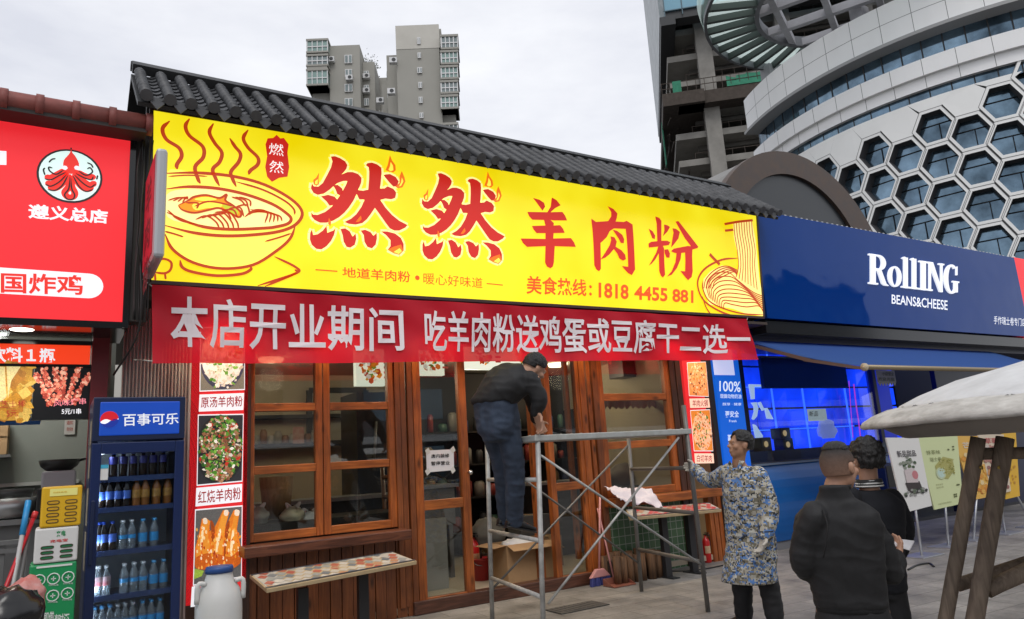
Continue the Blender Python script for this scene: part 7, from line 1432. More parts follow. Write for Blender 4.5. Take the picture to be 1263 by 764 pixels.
def paintA(m_, g, q):
    rnd = random.Random(1); gtext(m_, g, '新品甜品', .2, .18, .8, .27, (.06, .05, .06))
    for k in range(26): gblob(m_, g, .5 + rnd.gauss(0, .1), .36 + rnd.gauss(0, .04), .05, .02, rnd.choice([(.05, .09, .04), (.1, .14, .06), (.25, .27, .22)]), .001 + k * 1e-4)
    m_.col = (.04, .03, .03); m_.quad(*[g(a, b) + V((0, -.004, 0)) for a, b in ((.25, .62), (.72, .62), (.78, .74), (.5, .8), (.3, .74))]); m_.col = (.6, .52, .52); m_.quad(*[g(a, b) + V((0, -.005, 0)) for a, b in ((.3, .45), (.6, .43), (.72, .5), (.68, .64), (.3, .62))]); gblob(m_, g, .62, .53, .1, .06, (.55, .2, .22), .006)
    for k in range(30): gblob(m_, g, .5 + rnd.uniform(-.35, .4), .76 + rnd.gauss(0, .025), .05, .016, rnd.choice([(.05, .08, .05), (.12, .15, .1), (.3, .3, .28), (.03, .03, .03)]), .0065 + k * 1e-4)
def paintB(m_, g, q):
    rnd = random.Random(2); gtext(m_, g, '抹茶味', .15, .2, .5, .26, (.2, .22, .08), bold=0); gtext(m_, g, '瑞士卷', .2, .3, .5, .36, (.2, .22, .08), bold=0); m_.col = (.42, .4, .12); m_.quad(*[g(a, b) + V((0, -.002, 0)) for a, b in ((.3, .42), (.55, .3), (.8, .34), (.82, .5), (.6, .62), (.32, .58))]); gblob(m_, g, .42, .53, .14, .085, (.55, .62, .4), .003); gblob(m_, g, .42, .53, .1, .06, (.5, .66, .58), .004)
    for k in range(60): gblob(m_, g, .6 + rnd.uniform(-.2, .22), .43 + rnd.uniform(-.1, .12), .025, .01, rnd.choice([(.35, .32, .06), (.25, .26, .05), (.5, .48, .2)]), .0045 + k * 2e-5, 5)
    gtext(m_, g, '清新抹茶', .2, .67, .42, .69, (.3, .3, .12), bold=0); gtext(m_, g, '甜而不腻', .2, .71, .42, .73, (.3, .3, .12), bold=0); gtext(m_, g, 'MATCHA ROLL', .15, .93, .6, .95, (.25, .26, .1), bold=0)
    for k in range(9): gblob(m_, g, rnd.choice([.85, .9, .78, .72]), rnd.choice([.85, .2, .88, .16, .72]), .03, .012, (.12, .14, .04), .003)
def paintC(m_, g, q):
    rnd = random.Random(3)
    for k in range(70): gblob(m_, g, rnd.uniform(.1, .9), rnd.uniform(.3, .9), .09, .04, rnd.choice([(.7, .3, .03), (.75, .42, .08), (.6, .2, .02), (.8, .6, .3)]), .001 + k * 5e-5, 7)
    gtext(m_, g, '芒果', .2, .1, .7, .2, (.75, .7, .6))
def paintD(m_, g, q):
    rnd = random.Random(4)
    for k in range(90): gblob(m_, g, rnd.uniform(.05, .95), rnd.uniform(.2, .95), .08, .035, rnd.choice([(.45, .2, .16), (.6, .5, .45), (.3, .12, .1), (.65, .3, .1)]), .001 + k * 5e-5, 6)
    gtext(m_, g, '草莓', .2, .06, .7, .16, (.5, .08, .08))
def paintE(m_, g, q):
    rnd = random.Random(5); gtext(m_, g, '招牌', .2, .3, .7, .42, (.3, .12, .02)); 
    for k in range(12): gblob(m_, g, rnd.uniform(.2, .8), rnd.uniform(.5, .8), .06, .02, (.55, .25, .02), .001 + k * 1e-4)
stand('white poster stand with a black and pink cake, nearest the men', (1137, 686), 0, (1093, 540), (1133, 540), (1149.5, 624), (1115, 633), paintA)
stand('pale green poster stand with a matcha roll cake', (1170, 674), 0, (1129, 538), (1181, 538), (1188, 621), (1153, 629), paintB, (.6, .66, .36))
stand('orange poster stand behind the wooden poles', (1201, 666), 0, (1176, 538), (1213, 538), (1226, 612), (1200, 617), paintC, (.72, .42, .08))
stand('cream poster stand with reddish cakes between the wooden poles', (1240, 658), 0, (1206, 536), (1238, 536), (1247, 606), (1224, 612), paintD, (.65, .55, .42))
stand('yellow poster stand at the right edge behind the wooden poles', (1275, 650), 0, (1236, 534), (1253, 534), (1258, 612), (1241, 616), paintE, (.72, .42, .03))
cbk = thing('fallen_cable', 'short black cable lying on the paving before the first poster stand', 'cable', PZ(1145, 697, 0)); m_ = MB(); m_.tube(smooth_pts([PZ(1120, 703, .01), PZ(1132, 697, .012), PZ(1146, 695, .012), PZ(1152, 699, .01)], 4), .012, 6); m_.build('cord', mat('cable_black', (.015, .015, .015), .5), cbk)
cb2 = thing('ground_cable', 'black cable running along the paving behind the man in camouflage', 'cable', PZ(860, 700, 0)); m_ = MB(); m_.tube(smooth_pts([PZ(800, 705, .01), PZ(850, 704, .01), PZ(880, 700, .01), PZ(905, 694, .01)], 4), .009, 6); m_.build('cord', mat('cable_black', (.015, .015, .015), .5), cb2)

# ================================================================== CLOTH CANOPY AND WOODEN POLES
YC2 = 2.3; KR = 1.4
tip = P(1061, 524, YC2); cxx = P(1340, 520, YC2).x; ctr = V((tip.x, tip.y, 0)) + V((AX.x, AX.y, 0)).normalized() * .98 * KR; ctr.z = 0
def _px(p): d = p - CAM; c_ = V((AX.dot(d), 0, 0)); x = V((AX.x, AY.x, AZ.x)).dot(d); z = V((AX.z, AY.z, AZ.z)).dot(d); return CC[0] + F * x / -z
RH = V((AX.x, AY.x, 0)).normalized()
for _ in range(60):
    lo = min(_px(V((ctr.x + .985 * KR * math.cos(t * .0873), ctr.y + .985 * KR * math.sin(t * .0873), 1.65))) for t in range(72)); ctr += RH * ((1061 - lo) * .003); 
cn = thing('cart_canopy', 'round grey cloth canopy on wooden poles at the right edge', 'canopy', (ctr.x, ctr.y, 0)); ra = .98
zb1 = P(1100, 530, YC2).z + .035
CLT = mat('grey_canvas', (.6, .585, .55), .8, var=.85, vscale=7, vcol=(.27, .255, .23), stretch=(1, 1, 3), bump=.25, bscale=14, detail=9); SKT = mat('brown_grey_skirt', (.27, .24, .215), .8, var=.3, vscale=3)
def soft(prof, name, m, jit, seed, parent=cn, amp=.009):
    mb = MB(); mb.lathe(V((ctr.x, ctr.y, 0)), [(r_ * KR, z_) for r_, z_ in prof], 90); 
    for v in mb.v: k = noise.noise(V((v.x * 3, v.y * 3, v.z * 5 + seed))); v.z += amp * k + .5 * amp * noise.noise(v * 9); v.x += amp * .5 * noise.noise(v * 5); 
    return mb.build(name, m, parent)
soft([(0, zb1 + .36), (.3, zb1 + .33), (.55, zb1 + .255), (.72, zb1 + .17), (.8, zb1 + .12), (.82, zb1 + .085)], 'crown_cloth', mat('pale_canvas', (.68, .69, .7), .6, var=.6, vscale=5, vcol=(.42, .42, .42), bump=.3, bscale=10, detail=9), 1, 1)
soft([(.76, zb1 + .118), (.86, zb1 + .1), (.93, zb1 + .066), (.972, zb1 + .028), (.985, zb1 - .002), (.975, zb1 - .016), (.9, zb1 - .01)], 'brim', CLT, 1, 5)
m_ = MB()
for k in range(46):
    a = 2 * math.pi * k / 46; b = 2 * math.pi * (k + .92) / 46; mid = (a + b) / 2; m_.tube(smooth_pts([V((ctr.x + .835 * KR * math.cos(t_), ctr.y + .835 * KR * math.sin(t_), zb1 + .1 - dz)) for t_, dz in ((a, 0), (mid, .022), (b, 0))], 4), .009, 5)
m_.build('scallop_trim', mat('grey_cord', (.22, .22, .21), .8), cn)
soft([(.9, zb1 + .0), (.87, zb1 - .03), (.8, zb1 - .085), (.78, zb1 - .09)], 'skirt', SKT, 1, 8, amp=.008)
m_ = MB()
for k in range(22): a = math.radians(200 + k * 4); c = V((ctr.x + .66 * KR * math.cos(a), ctr.y + .66 * KR * math.sin(a), zb1 + .225)); m_.ball(c, .011, .011, .006, 6, 4)
m_.build('bead_row', lit('lit_white_bead', (.85, .88, 1), .9), cn)
POLE = wood('weathered_pole', (.26, .2, .15), (.14, .105, .08), 'z', rough=.85, coat=0, knots=False)
VRP = V((AX.x, AY.x, AZ.x)); VFP = V((-AX.z, -AY.z, -AZ.z)); DC = (V((ctr.x, ctr.y, 1.6)) - CAM).dot(VFP)
def PQ(px, py, d): return CAM + ray(px, py) * ((DC + d) / F)
yp = 0
def pole(a, b, r, nm, y0=None):
    p, q = PQ(*a, 0 if y0 is None else y0[0]), PQ(*b, 0 if y0 is None else y0[1]); r *= DC / 3.3; rnd = random.Random(int(a[0])); pts = [lerp(p, q, k / 12) + V((rnd.uniform(-1, 1), rnd.uniform(-1, 1), 0)) * .0015 for k in range(13)]; m_ = MB(); m_.tube(pts, [r * (1 + rnd.uniform(-.025, .025)) for _ in pts], 14); return m_.build(nm, POLE, cn)
d_ = lambda a, b: (a[0] + (a[0] - b[0]) * 1.0, a[1] + (a[1] - b[1]) * 1.0)
pole(d_((1166, 764), (1204, 556)), (1207, 540), .031, 'post'); pole(d_((1203, 764), (1238, 556)), (1240, 540), .036, 'post', (-.25, 0))
pole((1180, 722), (1420, 645), .03, 'cross_rail', (.12, .12)); pole((1216, 728), (1420, 634), .035, 'cross_rail', (-.08, -.08)); pole((1205, 560), (1420, 556), .028, 'cross_rail', (.05, .05))
pole((1395, 764 + 208), (1425, 540), .036, 'post', (.1, .1))
m_ = MB()
for (px, py) in ((1209, 577), (1231, 577)): m_.lathe(PQ(px, py, -.05), [(0, 0), (.011, 0), (.011, .012)], 8, axis=-YY)
m_.build('bolt', mat('brass_bolt', (.5, .35, .08), .4, .6), cn)
# ================================================================== PEOPLE
VR = V((AX.x, AY.x, AZ.x)); VF = V((-AX.z, -AY.z, -AZ.z)); VRH = V((VR.x, VR.y, 0)).normalized(); VFH = V((VF.x, VF.y, 0)).normalized()
def PV(px, py, D): return CAM + ray(px, py) * (D / F)
def limb(mb, pts, rs, n=14, flat=1.0, fdir=None):
    """tapered limb with round ends; flat squashes it along fdir"""
    pts = [V(p) for p in pts]; out = []; rr = []
    P2 = smooth_pts(pts, 5) if len(pts) > 2 else [lerp(pts[0], pts[1], k / 5) for k in range(6)]; m_ = len(P2)
    for k in range(m_):
        t = k / (m_ - 1) * (len(rs) - 1); i = min(int(t), len(rs) - 2); rr.append(lerp(rs[i], rs[i + 1], t - i))
    i0 = len(mb.v); mb.tube(P2, rr, n); mb.ball(P2[0], rr[0] * .98, None, None, 12, 8); mb.ball(P2[-1], rr[-1] * .98, None, None, 12, 8)
    if fdir is not None:
        c = sum(P2, V()) / m_
        for k in range(i0, len(mb.v)):
            d = mb.v[k]; q = min(P2, key=lambda p: (p - d).length_squared); h = (d - q).dot(fdir); mb.v[k] = d - fdir * h * (1 - flat)
    return mb
def rings(mb, rows, n=28, pw=2.3):
    """closed loft of superellipse rings: (centre, side vector, forward vector, half width, half depth)"""
    i0 = len(mb.v)
    for c, s, f, a, b in rows:
        for j in range(n):
            t = 2 * math.pi * j / n; cs, sn = math.cos(t), math.sin(t); mb.v.append(V(c) + s * (a * math.copysign(abs(cs) ** (2 / pw), cs)) + f * (b * math.copysign(abs(sn) ** (2 / pw), sn)))
    for k in range(len(rows) - 1):
        for j in range(n): mb.face([i0 + k * n + j, i0 + k * n + (j + 1) % n, i0 + (k + 1) * n + (j + 1) % n, i0 + (k + 1) * n + j], True)
    mb.face([i0 + j for j in range(n)][::-1]); mb.face([i0 + (len(rows) - 1) * n + j for j in range(n)])
def fuse(mb, name, m, parent, voxel, smooth=4, wr=0, wscale=(9, 9, 5), seed=0, fold=0):
    """one continuous skin over the overlapping closed shapes"""
    me = mb.mesh(name); bm = bmesh.new(); bm.from_mesh(me); bmesh.ops.recalc_face_normals(bm, faces=bm.faces); bm.to_mesh(me); bm.free()
    o = bpy.data.objects.new(name, me); COL.objects.link(o); r = o.modifiers.new('r', 'REMESH'); r.mode = 'VOXEL'; r.voxel_size = voxel; r.use_smooth_shade = True
    s = o.modifiers.new('s', 'SMOOTH'); s.factor = .5; s.iterations = smooth
    dg = bpy.context.evaluated_depsgraph_get(); dg.update(); m2 = bpy.data.meshes.new_from_object(o.evaluated_get(dg)); bpy.data.objects.remove(o)
    if wr:
        nn = [v.normal.copy() for v in m2.vertices]
        for v, nr in zip(m2.vertices, nn):
            p = v.co; q = V((p.x * wscale[0], p.y * wscale[1], p.z * wscale[2] + seed)); k = noise.noise(q) + .5 * noise.noise(q * 2.3)
            k += fold * (1 - abs(noise.noise(V((p.x * 6 + p.z * 5, p.y * 6 - p.z * 4, p.z * 13 + seed)))) * 2.2); v.co = p + nr * (wr * k)
    m2.name = name
    for p in m2.polygons: p.use_smooth = True
    return put(name, m2, m, parent)
def hand(mb, w, d, n, side, k=1.0, curl=.5, spread=.0):
    """w wrist, d direction of the fingers, n palm normal (fingers curl towards n), side = direction of the thumb"""
    d = d.normalized(); n = (n - d * n.dot(d)).normalized(); t = d.cross(n); t = t if t.dot(side) > 0 else -t
    pc = w + d * (.045 * k); mb.obox(pc, d, t, n, .046 * k, .038 * k, .0125 * k); limb(mb, [w - d * .03 * k, w + d * .02 * k], [.026 * k, .027 * k], 10)
    for i, (L, o) in enumerate(((.07, .03), (.079, .01), (.073, -.011), (.056, -.031))):
        b = w + d * (.082 * k) + t * (o * k); c1, c2, c3 = curl * .6, curl * 1.5, curl * 2.3; dd = (d + t * (o * spread * 8)).normalized(); r1 = dd * math.cos(c1) + n * math.sin(c1); r2 = dd * math.cos(c2) + n * math.sin(c2); r3 = dd * math.cos(c3) + n * math.sin(c3)
        p1 = b + r1 * (L * .45 * k); p2 = p1 + r2 * (L * .32 * k); p3 = p2 + r3 * (L * .25 * k); mb.tube([b - dd * .02 * k, b, p1, p2, p3], [.009 * k, .0098 * k, .0092 * k, .0085 * k, .0068 * k], 8); mb.ball(p3, .0068 * k, None, None, 8, 6)
    b = w + d * (.03 * k) + t * (.032 * k); td = (t * .75 + d * .65 + n * .25).normalized(); p1 = b + td * .036 * k; t2 = (d * .8 + t * .25 + n * (.35 + curl * .4)).normalized(); p2 = p1 + t2 * .034 * k; mb.tube([b - td * .02 * k, b, p1, p2], [.014 * k, .0135 * k, .0115 * k, .0085 * k], 8); mb.ball(p2, .0085 * k, None, None, 8, 6)
def head(mb, c, f, u, k=1.0):
    f = f.normalized(); u = (u - f * u.dot(f)).normalized(); s = f.cross(u)
    def E(o, a, b, h, n=20, m=12):
        i = len(mb.v); mb.ball(V((0, 0, 0)), a * k, b * k, h * k, n, m); cc = c + (s * o[0] + f * o[1] + u * o[2]) * k
        for j in range(i, len(mb.v)): v = mb.v[j]; mb.v[j] = cc + s * v.x + f * v.y + u * v.z
    E((0, -.012, .028), .077, .096, .09); E((0, .018, -.035), .064, .075, .082); E((0, .05, -.085), .036, .036, .032)      # skull, face, chin
    E((0, .088, .022), .05, .016, .014); E((0, .102, -.022), .0155, .021, .017); E((0, .094, .002), .009, .012, .03)        # brow, nose tip, bridge
    E((0, .086, -.058), .026, .014, .008); E((0, .084, -.07), .022, .014, .009)                                              # lips
    for q in (-1, 1):
        E((q * .05, .062, -.025), .02, .022, .022); E((q * .079, -.012, -.008), .008, .021, .032); E((q * .086, -.02, .004), .006, .014, .02); E((q * .03, .087, .004), .014, .008, .008); E((q * .012, .1, -.028), .009, .011, .008)
    return s, f, u
def eyes(c, s, f, u, k, parent):
    for q in (-1, 1):
        e = MB(); e.ball(c + (s * (q * .031) + f * .082 + u * .006) * k, .0095 * k, None, None, 12, 8); eo = e.build('eye', mat('eye_white', (.4, .37, .34), .3), parent); e = MB(); e.ball(c + (s * (q * .031) + f * .0868 + u * .006) * k, .0056 * k, None, None, 10, 6); e.build('iris', mat('eye_dark', (.015, .01, .008), .15), eo)
def hair(c, s, f, u, k, parent, m, fn, name='hair', n=56, mm=36, rough=.006, fr=30, cf=None):
    """shell over the skull; fn(side, front, up) gives its height above the skin in metres, negative = under the skin"""
    mb = MB(); i0 = 0; mb.ball(V((0, 0, 0)), 1, 1, 1, n, mm)
    hh = []
    for j, v in enumerate(mb.v):
        t = fn(v.x, v.y, v.z); t += rough * noise.noise(v * fr * .3 + V((7, 3, 1))) + rough * .7 * noise.noise(V((v.x * fr, v.y * fr, v.z * fr * .4))) if t > -.003 else 0
        b = .112 if v.z < 0 else .09; hh.append(v.z); mb.v[j] = c + (s * (v.x * (.078 * k + t)) + f * (v.y * (.098 * k + t) - .012 * k) + u * (v.z * (b * k + t) + .028 * k))
    if cf: mb.c = [cf(sum(hh[q_] for q_ in f_) / len(f_)) for f_ in mb.f]
    return mb.build(name, m, parent)
SKIN = mat('skin', (.42, .235, .155), .5, var=.25, vscale=22, vcol=(.36, .17, .11)); SKIN2 = mat('tanned_skin', (.36, .195, .12), .5, var=.25, vscale=22, vcol=(.24, .1, .06)); HAIRB = mat('black_hair', (.012, .011, .011), .45, var=.5, vscale=60, stretch=(1, 1, .3), bump=.6, bscale=140)
BLK = mat('black_jacket', (.013, .013, .0145), .7, var=.3, vscale=5, bump=.12, bscale=220); BLK2 = mat('black_trousers', (.014, .014, .016), .8, var=.3, vscale=6, bump=.1, bscale=200); SHOE = mat('black_shoe', (.015, .015, .016), .4); SOLE = mat('pale_sole', (.5, .5, .48), .6)
DEN = mat('dark_denim', (.04, .06, .1), .8, var=.8, vscale=6, vcol=(.01, .014, .024), bump=.15, bscale=260, detail=7)
def camo_mat():
    m = bpy.data.materials.new('pixel_camouflage'); m.use_nodes = True; t = m.node_tree; b = t.nodes['Principled BSDF']; n = t.nodes.new; l = t.links.new; co = n('ShaderNodeTexCoord'); sn = n('ShaderNodeVectorMath'); sn.operation = 'SNAP'; sn.inputs[1].default_value = (.011, .011, .011); l(co.outputs['Object'], sn.inputs[0])
    def lay(sc_, off, pos):
        a = n('ShaderNodeVectorMath'); a.operation = 'ADD'; a.inputs[1].default_value = (off, off * 2, off * 3); l(sn.outputs[0], a.inputs[0]); mp_ = n('ShaderNodeMapping'); mp_.inputs['Scale'].default_value = (1, 1, 1.7); l(a.outputs[0], mp_.inputs[0]); z = n('ShaderNodeTexNoise'); z.inputs['Scale'].default_value = sc_; z.inputs['Detail'].default_value = 3; z.inputs['Roughness'].default_value = .7; l(mp_.outputs[0], z.inputs['Vector']); g = n('ShaderNodeMath'); g.operation = 'GREATER_THAN'; g.inputs[1].default_value = pos; l(z.outputs[0], g.inputs[0]); return g
    prev = None; base = (.44, .41, .34, 1)
    for sc_, off, pos, col in ((16, 1.3, .5, (.2, .18, .13, 1)), (14, 4.1, .545, (.1, .22, .5, 1)), (17, 7.7, .56, (.5, .5, .46, 1)), (19, 9.9, .585, (.03, .032, .035, 1)), (26, 12.2, .62, (.05, .1, .24, 1))):
        x = n('ShaderNodeMixRGB'); l(lay(sc_, off, pos).outputs[0], x.inputs[0]); x.inputs[2].default_value = col
        if prev: l(prev.outputs[0], x.inputs[1])
        else: x.inputs[1].default_value = base
        prev = x
    l(prev.outputs[0], b.inputs['Base Color']); b.inputs['Roughness'].default_value = .85; return m
CAMO = camo_mat()
def shoe(parent, heel, d, m=SHOE, L=.27, sole=SOLE, k=1.0):
    d = V((d.x, d.y, d.z)).normalized(); s = d.cross(UP).normalized(); u = s.cross(d); mb = MB()
    rings(mb, [(heel + d * (x * L) + u * (h / 2 + .012), s, u, w_ * k, h / 2) for x, w_, h in ((-.02, .024, .05), (.02, .034, .085), (.2, .038, .1), (.4, .038, .09), (.6, .044, .065), (.8, .045, .05), (.95, .034, .042), (1.0, .016, .03))], 18); o = mb.build('shoe', m, parent); o.data.polygons.foreach_set('use_smooth', [True] * len(o.data.polygons))
    mb = MB(); rings(mb, [(heel + d * (x * L) + u * .008, s, u, w_ * k, .011) for x, w_ in ((-.03, .02), (.03, .036), (.3, .038), (.65, .048), (.9, .042), (1.02, .018))], 16); mb.build('sole', sole, o)

# ---- man in black jacket, back to us, holding a white slip
D = 3.85; f = (VFH * .93 + VRH * .36).normalized(); s = f.cross(UP); q = lambda px, py, dd=0: PV(px, py, D + dd)
hipc = q(1051, 752); chest = q(1036, 668); shc = q(1031, 622, -.01); nk = q(1030, 604, .0); hc = q(1035, 577, .02)
hf = (VRH * .80 + VFH * .60).normalized(); shR = q(1067, 638, .05); shL = q(1003, 635, -.05); elR = q(1097, 706, .05); wrR = q(1107, 687, .2); elL = q(993, 697, .02); wrL = q(1015, 716, .26)
gz = 0.0; kneeR = hipc + s * .11 + UP * -.36 + f * .03; kneeL = hipc - s * .11 + UP * -.36; anR = V((kneeR.x, kneeR.y, .08)); anL = V((kneeL.x, kneeL.y, .08)) - f * .04
def build_legs(mb, hR, hL, kR, kL, aR, aL, r, e=0): 
    for h_, k_, a_ in ((hR, kR, aR), (hL, kL, aL)): limb(mb, [h_, k_, a_], [r[0] + e, r[1] + e, r[2] + e])
mb = MB()
rings(mb, [(lerp(hipc, chest, t) if t <= 1 else lerp(chest, shc, t - 1), s, f, a, b) for t, a, b in ((0, .165, .105), (.4, .16, .105), (1, .18, .115), (1.5, .185, .105), (1.85, .15, .085), (2.0, .09, .07))])
limb(mb, [shc, nk, hc - UP * .03], [.07, .058, .055]); hs_, hf, hu = head(mb, hc, hf, UP - VRH * .03, 1.0)
limb(mb, [shR, elR, wrR], [.055, .045, .03]); limb(mb, [shL, elL, wrL], [.055, .045, .03]); build_legs(mb, hipc + s * .09, hipc - s * .09, kneeR, kneeL, anR, anL, (.09, .06, .045))
hd_ = (wrR - elR).normalized(); hand(mb, wrR, q(1108, 670, .3) - wrR, -VRH * .8 + UP * .3, -VRH + UP * .6, 1.05, .6); hand(mb, wrL, (wrL - elL), s, UP, 1.0, .6)
p1 = fuse(mb, 'person', SKIN, None, .0075, 3); tag(p1, 'stocky man with shaved sides seen from behind in a black jacket, holding a white slip', 'person')
eyes(hc, hs_, hf, hu, 1.0, p1)
mb = MB(); rings(mb, [(lerp(hipc, chest, t) if t <= 1 else lerp(chest, shc, t - 1), s, f, a, b) for t, a, b in ((.03, .172, .128), (.1, .182, .138), (.16, .178, .134), (.5, .19, .14), (1, .212, .145), (1.4, .222, .138), (1.72, .205, .12), (1.95, .15, .1), (2.15, .095, .085), (2.35, .076, .078), (2.5, .072, .076))], 36)
limb(mb, [shR - s * .01, lerp(shR, elR, .5) + s * .016, elR, lerp(elR, wrR, .92)], [.068, .071, .068, .045]); limb(mb, [shL + s * .01, lerp(shL, elL, .5) - s * .016, elL, lerp(elL, wrL, .92)], [.068, .071, .068, .045])
jk = fuse(mb, 'jacket', BLK, p1, .009, 3, .0048, (13, 13, 8), seed=3, fold=1.0)
mb = MB()
for sg, sh_ in ((1, shR), (-1, shL)): mb.tube(smooth_pts([lerp(sh_, nk, .3) + UP * .02 - f * .02, sh_ - s * (sg * .06) - f * .118 - UP * .03, sh_ - s * (sg * .045) - f * .13 - UP * .12, sh_ - s * (sg * .02) - f * .1 - UP * .2]), .0035, 5)
mb.build('armhole_seam', mat('seam_black', (.006, .006, .007), .8), jk)
mb = MB(); rings(mb, [(lerp(hipc, chest, t), s, f, .176, .132) for t in (.0, .04, .08, .1)], 36); mb.build('hem_band', mat('black_rib', (.009, .009, .01), .9, bump=.3, bscale=300), jk)
mb = MB(); rings(mb, [(lerp(nk, hc, t) - f * .004, s, f, .076, .08) for t in (-.05, .12, .2)], 28); mb.build('collar', BLK, jk)
mb = MB(); rings(mb, [(hipc + UP * .06, s, f, .175, .125), (hipc - UP * .08, s, f, .18, .13), (hipc - UP * .14, s, f, .16, .11)]); build_legs(mb, hipc + s * .09 - UP * .05, hipc - s * .09 - UP * .05, kneeR, kneeL, anR + UP * .04, anL + UP * .04, (.1, .08, .07)); fuse(mb, 'trousers', BLK2, p1, .013, 4, .005, seed=8, fold=.6)
for a in (anR, anL): shoe(p1, V((a.x, a.y, 0)) - f * .06, f)
BUZZ = mat('buzzed_hair', attr=True, rough=.75, var=.25, vscale=70, bump=.3, bscale=400)
hair(hc, hs_, hf, hu, 1.0, p1, BUZZ, lambda x, y, z: .0035 if (z > -.6 - .1 * (y > -.25) * (y + .25) and y < .42 and not (abs(x) > .8 and -.35 < z < -.05 and y > -.2)) else -.02, 'buzz_cut', 64, 44, .001, cf=lambda z: tuple(lerp(a_, b_, min(1, max(0, (z + .55) / 1.15)) ** .7) for a_, b_ in zip((.3, .17, .115), (.03, .024, .022))))
hair(hc, hs_, hf, hu, 1.0, p1, HAIRB, lambda x, y, z: (.004 + .017 * min(1, (z - .62) * 4)) if z > .62 + .10 * (y < 0) * -y and y < .78 else -.02, 'top_hair', 64, 44, .004, 26)
sp_ = thing('paper_slip', 'folded white slip held in the right hand of the man in the black jacket', 'paper', q(1112, 670, .3)); mb = MB(); a_ = [q(1098, 671, .24), q(1103, 664, .36), q(1128, 667, .38), q(1122, 678, .26)]; mb.prism(a_, V((0, 0, -.007))); mb.build('sheet', mat('white_slip', (.7, .69, .72), .5), sp_, .002)

# ---- younger man behind him, striped collar
D = 4.55; f = (VFH * .97 + VRH * .2).normalized(); s = f.cross(UP); hipc = q(1077, 712); chest = q(1075, 645); shc = q(1073, 607); nk = q(1072, 597); hc = q(1069, 568, .02); hf = (VFH * .96 + VRH * -.1).normalized()
shR = q(1104, 617, .04); shL = q(1042, 614, -.04); elR = q(1114, 655, .06); wrR = q(1106, 690, .2); elL = q(1034, 655, 0); wrL = q(1040, 690, .2)
kneeR = hipc + s * .1 - UP * .42; kneeL = hipc - s * .1 - UP * .42; anR = V((kneeR.x, kneeR.y, .08)); anL = V((kneeL.x, kneeL.y, .08)); mb = MB()
rings(mb, [(lerp(hipc, chest, t) if t <= 1 else lerp(chest, shc, t - 1), s, f, a, b) for t, a, b in ((0, .155, .1), (1, .165, .105), (1.6, .165, .095), (2.0, .085, .065))]); limb(mb, [shc, nk, hc - UP * .03], [.065, .056, .054]); hs_, hf, hu = head(mb, hc, hf, UP, .98)
limb(mb, [shR, elR, wrR], [.05, .042, .028]); limb(mb, [shL, elL, wrL], [.05, .042, .028]); build_legs(mb, hipc + s * .08, hipc - s * .08, kneeR, kneeL, anR, anL, (.085, .058, .042))
for w_, e_, sd in ((wrR, elR, -s), (wrL, elL, s)): hand(mb, w_, w_ - e_, sd, f, 1.0, .6)
p2 = fuse(mb, 'person', SKIN, None, .0085, 3); tag(p2, 'dark haired man from behind in a black top with white striped collar', 'person'); eyes(hc, hs_, hf, hu, .98, p2)
mb = MB(); rings(mb, [(lerp(hipc, chest, t) if t <= 1 else lerp(chest, shc, t - 1), s, f, a, b) for t, a, b in ((-.25, .19, .135), (0, .19, .135), (.5, .185, .13), (1, .195, .13), (1.55, .195, .12), (1.88, .13, .09), (2.06, .078, .074))], 32)
limb(mb, [shR - s * .02, elR, lerp(elR, wrR, .95)], [.075, .065, .045]); limb(mb, [shL + s * .02, elL, lerp(elL, wrL, .95)], [.075, .065, .045]); jk = fuse(mb, 'sweater', mat('black_knit', (.011, .012, .017), .9, var=.3, vscale=7, bump=.2, bscale=260), p2, .011, 4, .005, seed=13, fold=.7)
mb = MB()
for k in range(5): (mb if k % 2 == 0 else MB()).tube([nk + UP * (-.012 + .0085 * k) + s * ((.079 - .0015 * k) * math.cos(t * .2094)) + f * ((.076 - .0015 * k) * math.sin(t * .2094)) for t in range(30)], .0052, 6, closed=True)
mb.build('white_collar_stripe', mat('white_rib', (.6, .6, .58), .8), jk); mb = MB(); rings(mb, [(nk + UP * z, s, f, .077, .074) for z in (-.02, .028)], 28); mb.build('collar', BLK, jk)
mb = MB(); rings(mb, [(hipc + UP * .05, s, f, .165, .115), (hipc - UP * .12, s, f, .165, .115)]); build_legs(mb, hipc + s * .085 - UP * .05, hipc - s * .085 - UP * .05, kneeR, kneeL, anR + UP * .04, anL + UP * .04, (.095, .075, .065)); fuse(mb, 'trousers', BLK2, p2, .013, 4, .005, seed=18, fold=.6)
for a in (anR, anL): shoe(p2, V((a.x, a.y, 0)) - f * .06, f)
hair(hc, hs_, hf, hu, .98, p2, HAIRB, lambda x, y, z: (.018 + .014 * max(0, z)) if (z > -.62 + .55 * max(0, y + .35) and y < .8 and not (abs(x) > .85 and -.5 < z < -.1 and y > -.3)) else -.02, 'hair', 72, 48, .013, 17)

